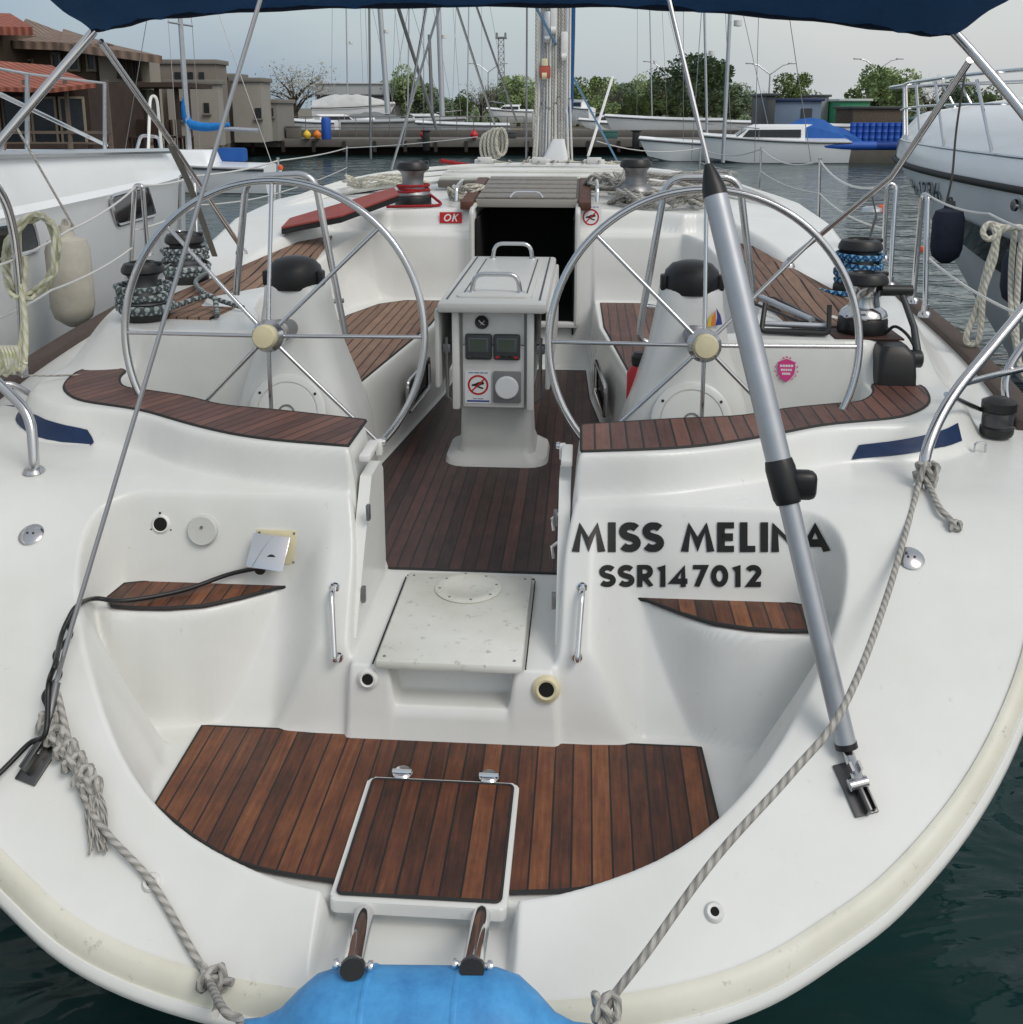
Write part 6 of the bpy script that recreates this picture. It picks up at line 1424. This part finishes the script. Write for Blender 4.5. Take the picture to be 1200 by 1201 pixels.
for k_, (px, py, L_, lab) in enumerate(((948, 150, 1.25, 'blue tarpaulin heap left of the stacked blue drums'), (978, 141, .9, 'small blue tarpaulin bundle leaning on the left side of the stacked drums'))):
    p = wv(px, py+14, 46.8); rg = []; q = random.Random(k_)
    for i in range(7):
        f = i/6; h = 1.1*L_*math.sin(math.pi*(.12+.76*f)); rg.append([(-1.3*L_+2.6*L_*f, y*L_, z*h+q.uniform(-.05, .05)) for y, z in ((-.7, -.1), (-.6, .6), (-.2, .95), (.3, .9), (.7, .5), (.7, -.1))])
    s = MB(); s.loft(rg); o = s.build('tarpaulin_heap', TARPB, sharp=30); o.location = (p.x, p.y, .66); tag(o, lab, 'tarpaulin')
s = MB(); s.lathe([(0, -2.2), (.16, -2.15), (.19, -2), (.19, 2), (.16, 2.15), (0, 2.2)], (0, 0, 0), (1, 0, 0), 14); o = s.build('float_tube', DR); p = wv(996, 160, 46); o.location = (p.x, 45.25, .76); tag(o, 'blue float tube on the left half of the barge edge, nearest the motorboat', 'float')
s = MB(); s.lathe([(0, -2.2), (.16, -2.15), (.19, -2), (.19, 2), (.16, 2.15), (0, 2.2)], (0, 0, 0), (1, 0, 0), 14); o = s.build('float_tube', DR); p = wv(1050, 160, 46); o.location = (p.x+.9, 45.25, .76); tag(o, 'blue float tube on the right half of the barge edge under the drums', 'float')
def shed(px0, px1, pyb, pyt, Y, m, name, label, cat, roof=None, dep=3., door=None, z0=.75):
    a, b = wv(px0, pyb, Y), wv(px1, pyb, Y); h = wv(px0, pyt, Y).z-z0; wd = b.x-a.x
    t = empty(name, ((a.x+b.x)/2, Y+dep/2, z0), label=label, cat=cat)
    s = MB(); s.box((0, 0, h/2), (wd, dep, h), bev=.03); s.build('wall', m, t)
    s = MB(); s.box((0, 0, h+.06), (wd+.25, dep+.25, .14), bev=.03); s.build('roof', roof or DARKG, t)
    if door: s = MB(); s.box((wd*door, -dep/2-.02, h*.42), (wd*.22, .06, h*.8)); s.build('door', DARKG, t)
    return t
shed(905, 962, 150, 118, 52, mat('container_blue', srgb(110, 128, 150), .6, noise=.15, nscale=1), 'container_shed', 'grey-blue container shed with navy roof behind the motorboat', 'shed', mat('roof_navy', srgb(36, 52, 92), .6), door=.2)
shed(897, 908, 150, 112, 51, DARKG, 'dark_locker', 'narrow dark locker against the left end of the grey-blue container', 'locker')
shed(985, 1020, 132, 118, 60, GREENP, 'green_hut', 'small green hut with pale top behind the blue drums', 'hut', mat('pale_roof', srgb(196, 204, 200), .6))
shed(1000, 1058, 138, 127, 56, mat('brown_board', srgb(92, 82, 72), .9, noise=.3), 'low_shed', 'low brown shed directly behind the stacked blue drums', 'shed')
shed(958, 972, 124, 113, 62, mat('cabinet_grey', srgb(150, 152, 150), .6), 'grey_cabinet', 'small pale grey cabinet between container and green hut', 'cabinet')
shed(370, 470, 118, 98, 90, mat('pale_panel', srgb(168, 170, 170), .6, noise=.1), 'flat_building', 'long flat pale building with dark glass band behind the covered boat', 'building', mat('roof_pale', srgb(196, 198, 198), .6))
shed(372, 455, 122, 112, 88, DARKG, 'dark_trailer', 'dark trailer standing before the flat pale building', 'trailer')

# ------------------------------------------------ left shore: restaurant, hotel, grey buildings
LW = empty('timber_landing', (-14, 27, 0), label='dark timber landing stage in front of the red-roofed restaurant', cat='jetty')
WOOD = mat('dark_timber', srgb(70, 56, 48), .85, noise=.4, nscale=1.2)
WOODL = mat('grey_timber', srgb(112, 100, 90), .85, noise=.3, nscale=1.2)
def tw_(s): return s
s = MB(); s.box((-6, 3.5, .85), (18, 7, .25), bev=.02); s.build('platform', WOODL, LW)
s = MB(); s.box((-6, -.02, 1.35), (18, .08, .25)); s.build('rail_board', WOOD, LW)
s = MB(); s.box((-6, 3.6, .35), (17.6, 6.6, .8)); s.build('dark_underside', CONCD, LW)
for i in range(9): s = MB(); s.tube([(-14.6+i*2.15, -.10, -.5), (-14.6+i*2.15, -.10, 1.5)], .08, 8); s.build('post', WOODL, LW)
FACB = mat('facade_brown', srgb(104, 88, 74), .9, noise=.15, nscale=.8); FACP = mat('facade_pale', srgb(156, 148, 136), .9, noise=.1, nscale=.8)
TILE = None
def tile_mat(name, c1, c2, pitch=.25):
    m = bpy.data.materials.new(name); m.use_nodes = True; t = m.node_tree; b = t.nodes['Principled BSDF']; ln = t.links.new
    tc = t.nodes.new('ShaderNodeTexCoord'); s = t.nodes.new('ShaderNodeSeparateXYZ'); ln(tc.outputs['Object'], s.inputs[0])
    k = math_node(t, 'SINE', math_node(t, 'MULTIPLY', math_node(t, 'ADD', s.outputs[0], s.outputs[1]), 6.283/pitch)); k = math_node(t, 'MULTIPLY_ADD', k, .5, .5)
    n = t.nodes.new('ShaderNodeTexNoise'); n.inputs['Scale'].default_value = 2.5; n.inputs['Detail'].default_value = 5; ln(tc.outputs['Object'], n.inputs[0])
    f = math_node(t, 'MULTIPLY_ADD', k, .45, math_node(t, 'MULTIPLY', n.outputs[0], .6)); r = t.nodes.new('ShaderNodeValToRGB'); ln(f, r.inputs[0])
    r.color_ramp.elements[0].position = .2; r.color_ramp.elements[0].color = c1; r.color_ramp.elements[1].position = .85; r.color_ramp.elements[1].color = c2; ln(r.outputs[0], b.inputs[0]); b.inputs['Roughness'].default_value = .9
    bp = t.nodes.new('ShaderNodeBump'); bp.inputs['Strength'].default_value = .6; bp.inputs['Distance'].default_value = .06; ln(k, bp.inputs['Height']); ln(bp.outputs[0], b.inputs['Normal']); return m
TRED = tile_mat('tiles_red', srgb(112, 62, 52), srgb(172, 104, 84)); TBRN = tile_mat('tiles_brown', srgb(92, 78, 70), srgb(146, 126, 112), .4)
# restaurant: dark verandah under a red tiled roof.  Planes at Y = 29 (front)
def face_pts(pxs, Y, O): return [wv(x, y, Y)-O for x, y in pxs]
ro = wv(40, 165, 30); ro.z = .95; RS = empty('restaurant', ro, label='waterside restaurant with orange-red tiled roof over a dark glazed verandah', cat='restaurant')
O = ro
s = MB(); a = face_pts([(-60, 100), (60, 103), (112, 97)], 29.2, O); b = face_pts([(-60, 66), (20, 68), (60, 76)], 33, O)
s.poly([a[0], a[1], b[2], b[0]]); s.poly([a[1], a[2], b[2]]); th2 = Vector((0, 0, -.12)); s.poly([a[0]+th2, a[1]+th2, b[2]+th2, b[0]+th2]); s.poly([a[1]+th2, a[2]+th2, b[2]+th2]); s.poly([a[0], a[1], a[1]+th2, a[0]+th2]); s.poly([a[1], a[2], a[2]+th2, a[1]+th2])
s.build('roof', TRED, RS)
s = MB(); s.box((-1.3, 3.2, 1.0), (5.2, 4.5, 2.4)); s.build('wall', WOOD, RS)
PANE = mat('verandah_glass', srgb(52, 56, 58), .2, noise=.5, nscale=3)
for i in range(6):
    x = -3.4+i*.84; s = MB(); s.box((x, .92, 1.05), (.66, .04, 1.3)); wn_ = s.build('window', PANE, RS)
    s = MB(); s.box((x, .90, 1.72), (.74, .06, .06)); s.box((x, .90, .40), (.74, .06, .06)); s.box((x-.35, .90, 1.05), (.06, .06, 1.3)); s.box((x+.35, .90, 1.05), (.06, .06, 1.3)); s.build('frame', FACP if i % 3 else WOODL, wn_)
for i in range(6): s = MB(); s.box((-3.4+i*1.15, -.35, 1.1), (.09, .09, 2.2)); s.build('verandah_post', WOODL, RS)
s = MB(); s.box((-.6, -.38, .75), (6.0, .05, .08)); s.box((-.6, -.38, .45), (6.0, .05, .06)); s.build('railing', WOODL, RS)
# hotel behind
ho = wv(90, 160, 42); ho.z = .75; HT = empty('hotel', ho, label='brown gabled hotel with overhanging tiled roof behind the restaurant', cat='building'); O = ho
def hb_(p0, p1, pyb, pyt, Y, dep, m, name='wall', par=None):
    a, b = wv(p0, pyb, Y)-O, wv(p1, pyb, Y)-O; h0, h1 = a.z, (wv(p0, pyt, Y)-O).z; s = MB(); s.box(((a.x+b.x)/2, Y+dep/2-O.y, (h0+h1)/2), (b.x-a.x, dep, h1-h0)); return s.build(name, m, par or HT)
hb_(16, 120, 170, 48, 40, 2, FACB); hb_(124, 182, 170, 62, 39.5, 1.2, FACP); hb_(112, 176, 166, 104, 37.2, 1.0, FACP); hb_(-80, 16, 170, 36, 38, 8, FACB)
def roof(pxf, Yf, pxb, Yb, m, name='roof'):
    f_ = [wv(x, y, Yf)-O for x, y in pxf]; b_ = [wv(x, y, Yb)-O for x, y in pxb]; th2 = Vector((0, 0, -.28)); s = MB()
    s.poly(f_+b_[::-1]); s.poly([p+th2 for p in f_+b_[::-1]]); s.poly([f_[0], f_[-1], f_[-1]+th2, f_[0]+th2]); s.poly([f_[-1], b_[-1], b_[-1]+th2, f_[-1]+th2]); s.poly([f_[0], b_[0], b_[0]+th2, f_[0]+th2]); return s.build(name, m, HT)
roof([(-90, 30), (38, 31)], 36.8, [(-90, 12), (12, 15)], 41, TRED)
roof([(14, 47), (128, 51)], 38.6, [(30, 21), (70, 36)], 44, TBRN)
roof([(70, 49), (190, 65)], 38.2, [(74, 33), (134, 52)], 44, TBRN)
for px0, px1, y0, y1, Y, m in ((104, 113, 60, 82, 39.9, FACP), (83, 94, 66, 82, 39.9, FACP), (63, 72, 62, 80, 39.9, FACP), (140, 144, 66, 90, 39.4, WOOD), (147, 151, 67, 91, 39.4, WOOD), (154, 158, 68, 92, 39.4, WOOD), (161, 165, 69, 93, 39.4, WOOD), (135, 165, 112, 138, 39.4, WOOD), (170, 180, 118, 140, 39.4, WOOD), (117, 124, 114, 146, 37.1, WOOD), (127, 134, 114, 146, 37.1, WOOD), (138, 145, 114, 146, 37.1, WOOD), (149, 156, 114, 146, 37.1, WOOD), (160, 168, 116, 150, 37.1, WOOD), (31, 40, 70, 84, 39.9, FACP), (20, 27, 70, 84, 39.9, FACP)):
    a, b, c_ = wv(px0, y1, Y)-O, wv(px1, y1, Y)-O, wv(px0, y0, Y)-O; s = MB(); s.box(((a.x+b.x)/2, a.y, (a.z+c_.z)/2), (b.x-a.x, .12, c_.z-a.z)); wn_ = s.build('window', PANE, HT)
    s = MB()
    for xx in (a.x, b.x): s.box((xx, a.y-.05, (a.z+c_.z)/2), (.07, .12, c_.z-a.z+.1))
    s.box(((a.x+b.x)/2, a.y-.05, c_.z), (b.x-a.x, .12, .07)); s.box(((a.x+b.x)/2, a.y-.06, a.z), (b.x-a.x+.1, .14, .08)); s.build('frame', m, wn_)
s = MB(); a, b = wv(120, 97, 37)-O, wv(232, 103, 37)-O; PZ = (a.z+b.z)/2; s.box((a+b)/2, (b.x-a.x, 3.6, .16)); s.build('pergola_roof', WOOD, HT)
for px in (125, 160, 187, 210, 223): a = wv(px, 150, 35.6)-O; s = MB(); s.box((a.x, a.y, (PZ)/2), (.13, .13, PZ)); s.build('pergola_post', WOOD, HT)
# tables and chairs reading as small dark furniture on the terrace
q = random.Random(8)
for i in range(9):
    p = wv(128+i*11, 150, 34+q.uniform(0, 1)); t = empty('terrace_chair', (p.x, p.y, 1.0), q.uniform(0, 6), label='dark terrace chair under the pergola on the left shore', cat='chair', group='chairs on the restaurant terrace')
    s = MB(); s.box((0, 0, .45), (.45, .45, .06)); s.build('seat', WOOD, t); s = MB(); s.box((0, .2, .75), (.45, .05, .5)); s.build('backrest', WOOD, t)
    for sx in (-.2, .2):
        for sy in (-.2, .2): s = MB(); s.box((sx, sy, .22), (.05, .05, .44)); s.build('leg', WOOD, t)
# grey flat buildings
def block(px0, px1, pyb, pyt, Y, dep, m, label, wins=(), cat='building'):
    a, b = wv(px0, pyb, Y), wv(px1, pyb, Y); h = wv(px0, pyt, Y).z-.75; t = empty('flat_roofed_building', ((a.x+b.x)/2, Y, .75), label=label, cat=cat); wd = b.x-a.x
    s = MB(); s.box((0, dep/2, h/2), (wd, dep, h)); s.build('wall', m, t)
    s = MB(); s.box((0, dep/2, h+.08), (wd+.2, dep+.2, .2), bev=.02); s.build('parapet', PLY, t)
    for (x0, x1, y0, y1) in wins:
        p, q_, r_ = wv(x0, y1, Y), wv(x1, y1, Y), wv(x0, y0, Y); s = MB(); s.box(((p.x+q_.x)/2-(a.x+b.x)/2, -.02, (p.z+r_.z)/2-.75), (q_.x-p.x, .1, r_.z-p.z)); w_ = s.build('window', PANE, t)
        s = MB(); s.box(((p.x+q_.x)/2-(a.x+b.x)/2, -.06, p.z-.75-.05), (q_.x-p.x+.15, .16, .08)); s.build('sill', PLY, w_)
    return t
block(174, 258, 165, 74, 47, 1.8, mat('render_brown_grey', srgb(134, 126, 118), .9, noise=.15, nscale=.5), 'grey-brown flat-roofed building with small windows, nearest the sailboat mast', [(180, 189, 84, 98), (206, 213, 84, 97), (221, 227, 84, 95), (234, 240, 84, 94), (212, 221, 118, 140)])
block(200, 259, 165, 98, 46, .8, mat('render_light', srgb(158, 154, 147), .9, noise=.15, nscale=.5), 'low light grey block in front of the grey-brown building', [(212, 221, 118, 140), (240, 246, 120, 132)])
block(260, 281, 165, 90, 52, 2, mat('render_dark', srgb(104, 98, 90), .9, noise=.15, nscale=.5), 'narrow dark grey building between the two light blocks')
block(275, 309, 160, 95, 50, 2, mat('render_light', srgb(158, 154, 147)), 'light grey concrete block at the right end of the left shore row', [(300, 307, 126, 138)])
block(309, 326, 152, 120, 52, 4, mat('kiosk_grey', srgb(136, 134, 130), .9, noise=.1), 'small grey kiosk at the foot of the last grey block', [(314, 321, 126, 136)], 'kiosk')
s = MB()
for i in range(17): s.tube([(i*.9, 0, 0), (i*.9, 0, 1.15)], .02, 4)
s.tube([(0, 0, 1.15), (14.4, 0, 1.15)], .025, 4); s.tube([(0, 0, .6), (14.4, 0, .6)], .02, 4); o = s.build('railing', DSTEEL); p = wv(300, 158, 56); o.location = (p.x, p.y, .75); tag(o, 'thin metal railing on the shore right of the grey kiosk', 'railing')
# white box bins and clutter on the quay
for i, (px, py, w_, h_, m, lab) in enumerate(((315, 158, .9, .5, TARP, 'white crate on the quay below the grey kiosk'), (345, 160, .7, .6, CONC, 'grey crate on the quay left of the upturned hull'), (637, 150, 1.1, 1.3, TARP, 'white upright box on the quay left of the mast foot'), (600, 165, .5, .3, DARKG, 'low dark box on the quay near the mast'), (716, 158, .7, .35, mat('teal_tarp', srgb(60, 104, 98), .8), 'teal bundle on the quay right of the mast'), (940, 155, .9, .6, mat('stone_pale', srgb(176, 170, 156), .9), 'pale stone block heap before the container'))):
    p = wv(px, py, YQ+1.6); s = MB(); s.box((0, 0, h_/2), (w_, .6, h_), bev=.05); s.box((0, 0, h_), (w_*1.04, .64, .05), bev=.01); o = s.build('crate', m); o.location = (p.x, p.y, .83); tag(o, lab, 'crate')
for i, (px, c_, lab) in enumerate(((360, YEL, 'yellow buoy on the quay left of the blue barrel'), (372, ORANGE, 'orange buoy on the quay beside the blue barrel'), (497, RED, 'small red buoy on the quay left of the black block'), (556, RED, 'red lifebuoy ring standing on the quay left of the mast'))):
    p = wv(px, 155, YQ+.8); s = MB(); s.lathe([(0, 0), (.12, .02), (.2, .15), (.2, .25), (.1, .38), (.04, .42), (0, .45)], seg=16); s.lathe([(0, .42), (.03, .42), (.03, .5), (0, .5)], seg=8); o = s.build('buoy', c_); o.location = (p.x, p.y, .83); tag(o, lab, 'buoy')

# ------------------------------------------------ trees
def leaf_mat(name, c1, c2):
    m = bpy.data.materials.new(name); m.use_nodes = True; t = m.node_tree; b = t.nodes['Principled BSDF']; ln = t.links.new
    tc = t.nodes.new('ShaderNodeTexCoord'); n = t.nodes.new('ShaderNodeTexNoise'); n.inputs['Scale'].default_value = .9; n.inputs['Detail'].default_value = 4; ln(tc.outputs['Object'], n.inputs[0])
    r = t.nodes.new('ShaderNodeValToRGB'); ln(n.outputs[0], r.inputs[0]); r.color_ramp.elements[0].position = .35; r.color_ramp.elements[0].color = c1; r.color_ramp.elements[1].position = .65; r.color_ramp.elements[1].color = c2
    ln(r.outputs[0], b.inputs[0]); b.inputs['Roughness'].default_value = .8; return m
LG = leaf_mat('leaves_green', srgb(92, 112, 72), srgb(146, 164, 108)); LD = leaf_mat('leaves_dark', srgb(84, 102, 80), srgb(122, 140, 104)); LT = leaf_mat('leaves_thin', srgb(136, 134, 122), srgb(164, 160, 144))  # leaf colours lightened to carry the haze of distance
BARK = mat('bark', srgb(74, 66, 58), .95, noise=.3, nscale=6)
def tree_mesh(seed, nl, kind, m):
    q = random.Random(seed); t = empty('tree', (0, 0, 0)); s = MB()
    s.tube([(0, 0, 0), (.1, 0, 1.2), (.0, .1, 2.6)], [.22, .16, .10], 8); ends = []
    for i in range(9 if kind != 'bare' else 22):
        a = q.uniform(0, 6.28); z0 = q.uniform(1.0, 2.6); rr = q.uniform(.8, 2.1); z1 = z0+q.uniform(.6, 2.2); m1_ = Vector((.4*rr*math.cos(a), .4*rr*math.sin(a), z0+.6*(z1-z0))); e = Vector((rr*math.cos(a), rr*math.sin(a), z1)); s.tube([(0.02, 0.02, z0), m1_, e], [.07, .045, .015], 5); ends.append(e)
        if kind == 'bare':
            for _ in range(4): e2 = e+Vector((q.uniform(-.8, .8), q.uniform(-.8, .8), q.uniform(-.1, .9))); s.tube([m1_.lerp(e, q.random()), e2], [.02, .006], 4); ends.append(e2)
    s.build('trunk', BARK, t)
    verts, faces = [], []
    cl = [(e, q.uniform(.55, 1.0)) for e in ends]+[(Vector((q.uniform(-1.1, 1.1), q.uniform(-1.1, 1.1), q.uniform(1.6, 4.4))), q.uniform(.6, 1.05)) for _ in range(9 if kind != 'bare' else 0)]
    for i in range(nl):
        c, r = q.choice(cl); d = Vector((q.gauss(0, 1), q.gauss(0, 1), q.gauss(0, .8))).normalized()*r*q.uniform(.55, 1.05)**.7; p = c+d
        if p.z < .9: continue
        sz = q.uniform(.09, .19)*(1 if kind != 'bare' else .5); x = Vector((q.gauss(0, 1), q.gauss(0, 1), q.gauss(0, 1))).normalized(); y = x.orthogonal().normalized()
        k = len(verts); verts += [p-x*sz, p-y*sz*.6, p+x*sz, p+y*sz*.6]; faces.append((k, k+1, k+2, k+3))
    me = bpy.data.meshes.new('crown'); me.from_pydata([tuple(v) for v in verts], [], faces); me.materials.append(m); o = bpy.data.objects.new('crown', me); col.objects.link(o); o.parent = t; return t
protos = [tree_mesh(1, 4200, 'full', LG), tree_mesh(2, 4200, 'full', LD), tree_mesh(3, 4200, 'full', LG), tree_mesh(4, 1500, 'bare', LT)]
used_p = set()
tl_list = [(345, 88, 150, 3, 1.3, 'bare thin-leaved tree left of the flat pale building', 80), (478, 88, 150, 0, 1.0, 'round green tree directly right of the leaning mast', 90), (500, 104, 150, 1, .9, 'low dark green tree between the two pale masts', 92), (540, 112, 150, 0, 1, 'green bush-like tree right of the second pale mast', 88), (564, 105, 150, 3, 1, 'thin brownish tree left of the lattice tower', 90), (608, 97, 150, 2, 1, 'green tree right beside the lattice tower, left of the mast', 86), (655, 105, 150, 1, 1, 'dark tree half hidden behind the mast', 100),
 (690, 98, 150, 2, 1, 'green tree immediately right of the blue sail cover', 88), (712, 108, 150, 3, 1, 'brownish tree second right of the sail cover', 84), (735, 104, 150, 1, 1, 'dark green tree left of the street lamp among trees', 90), (757, 97, 150, 0, 1, 'green tree just left of the lamp right of the mast', 94), (775, 98, 150, 2, 1, 'green tree right behind the lamp right of the mast', 88), (795, 92, 150, 3, 1.2, 'greyish tree next to the tall grey-green tree', 86), (815, 74, 150, 1, 1.3, 'tallest grey-green tree standing above the row', 80), (840, 103, 150, 0, 1, 'lower green tree right of the tallest tree', 90), (862, 103, 150, 1, 1, 'dark green tree left of the pale gap in the row', 84), (884, 112, 150, 3, 1, 'thin tree in the pale gap behind the locker', 90),
 (925, 94, 150, 2, 1, 'green tree rising above the grey-blue container', 90), (1022, 88, 150, 0, 1.1, 'broad green tree behind the green hut, left part', 76), (1048, 90, 150, 2, 1.1, 'broad green tree behind the green hut, right part', 78), (1090, 100, 150, 3, 1, 'thin tree seen through the cruiser pulpit rail', 80), (1120, 100, 150, 1, 1, 'dark tree seen through the cruiser pulpit rail, right one', 74), (1155, 108, 150, 0, 1, 'green tree low behind the right cruiser deck', 84), (678, 104, 150, 1, 1, 'dark green tree close behind the sail cover', 92), (722, 100, 150, 0, 1.1, 'green tree left of the dark tree by the right-hand lamp', 92), (748, 100, 150, 1, 1.1, 'dark tree in the densest part of the right tree row', 96), (805, 98, 150, 0, 1.1, 'green tree at the foot of the tallest tree, left side', 88), (828, 98, 150, 2, 1.1, 'green tree at the foot of the tallest tree, right side', 88), (852, 108, 150, 2, 1.1, 'green tree behind the slender leaning mast', 92), (585, 108, 150, 1, 1, 'dark tree at the foot of the lattice tower', 92), (630, 104, 150, 0, 1, 'green tree half hidden left of the mast', 92),
 (668, 112, 150, 0, 1, 'low green tree between mast and sail cover', 96), (745, 116, 150, 2, 1, 'low green bush in the middle of the right tree row', 80), (705, 118, 150, 0, 1, 'low green bush near the right side of the mast', 80), (790, 116, 150, 0, 1, 'low green bush below the greyish tree', 80), (520, 118, 150, 1, 1, 'low dark bush between the masts', 86), (455, 112, 150, 3, 1, 'thin pale tree behind the leaning mast', 92)]
for i, (px, pyt, _, k, sx_, lab, Y) in enumerate(tl_list):
    p = wv(px, 131, Y); top = wv(px, pyt, Y).z; o = protos[k] if k not in used_p else copy_tree(protos[k]); used_p.add(k)
    h = (top-.75)/4.9*1.12; o.location = (p.x, Y, .75); o.scale = (max(h, .55)*1.0*sx_, max(h, .55)*sx_, h); o.rotation_euler = (0, 0, i*1.3); tag(o, lab, 'tree', 'trees along the far shore')
# a low hedge mass behind
verts, faces = [], []; q = random.Random(77)
for i in range(9000):
    x = q.uniform(-20, 75); p = Vector((x, 104+q.uniform(0, 5), .75+q.uniform(0, 2.2+.8*math.sin(x*.5)+.6*math.sin(x*1.3)))); sz = q.uniform(.14, .3); a = Vector((q.gauss(0, 1), q.gauss(0, 1), q.gauss(0, 1))).normalized(); b = a.orthogonal().normalized(); k = len(verts); verts += [p-a*sz, p-b*sz*.7, p+a*sz, p+b*sz*.7]; faces.append((k, k+1, k+2, k+3))
me = bpy.data.meshes.new('shrubbery'); me.from_pydata([tuple(v) for v in verts], [], faces); me.materials.append(LD); o = bpy.data.objects.new('shrubbery', me); col.objects.link(o); tag(o, 'continuous low dark shrubbery behind the far tree row', 'shrubbery', kind='stuff')
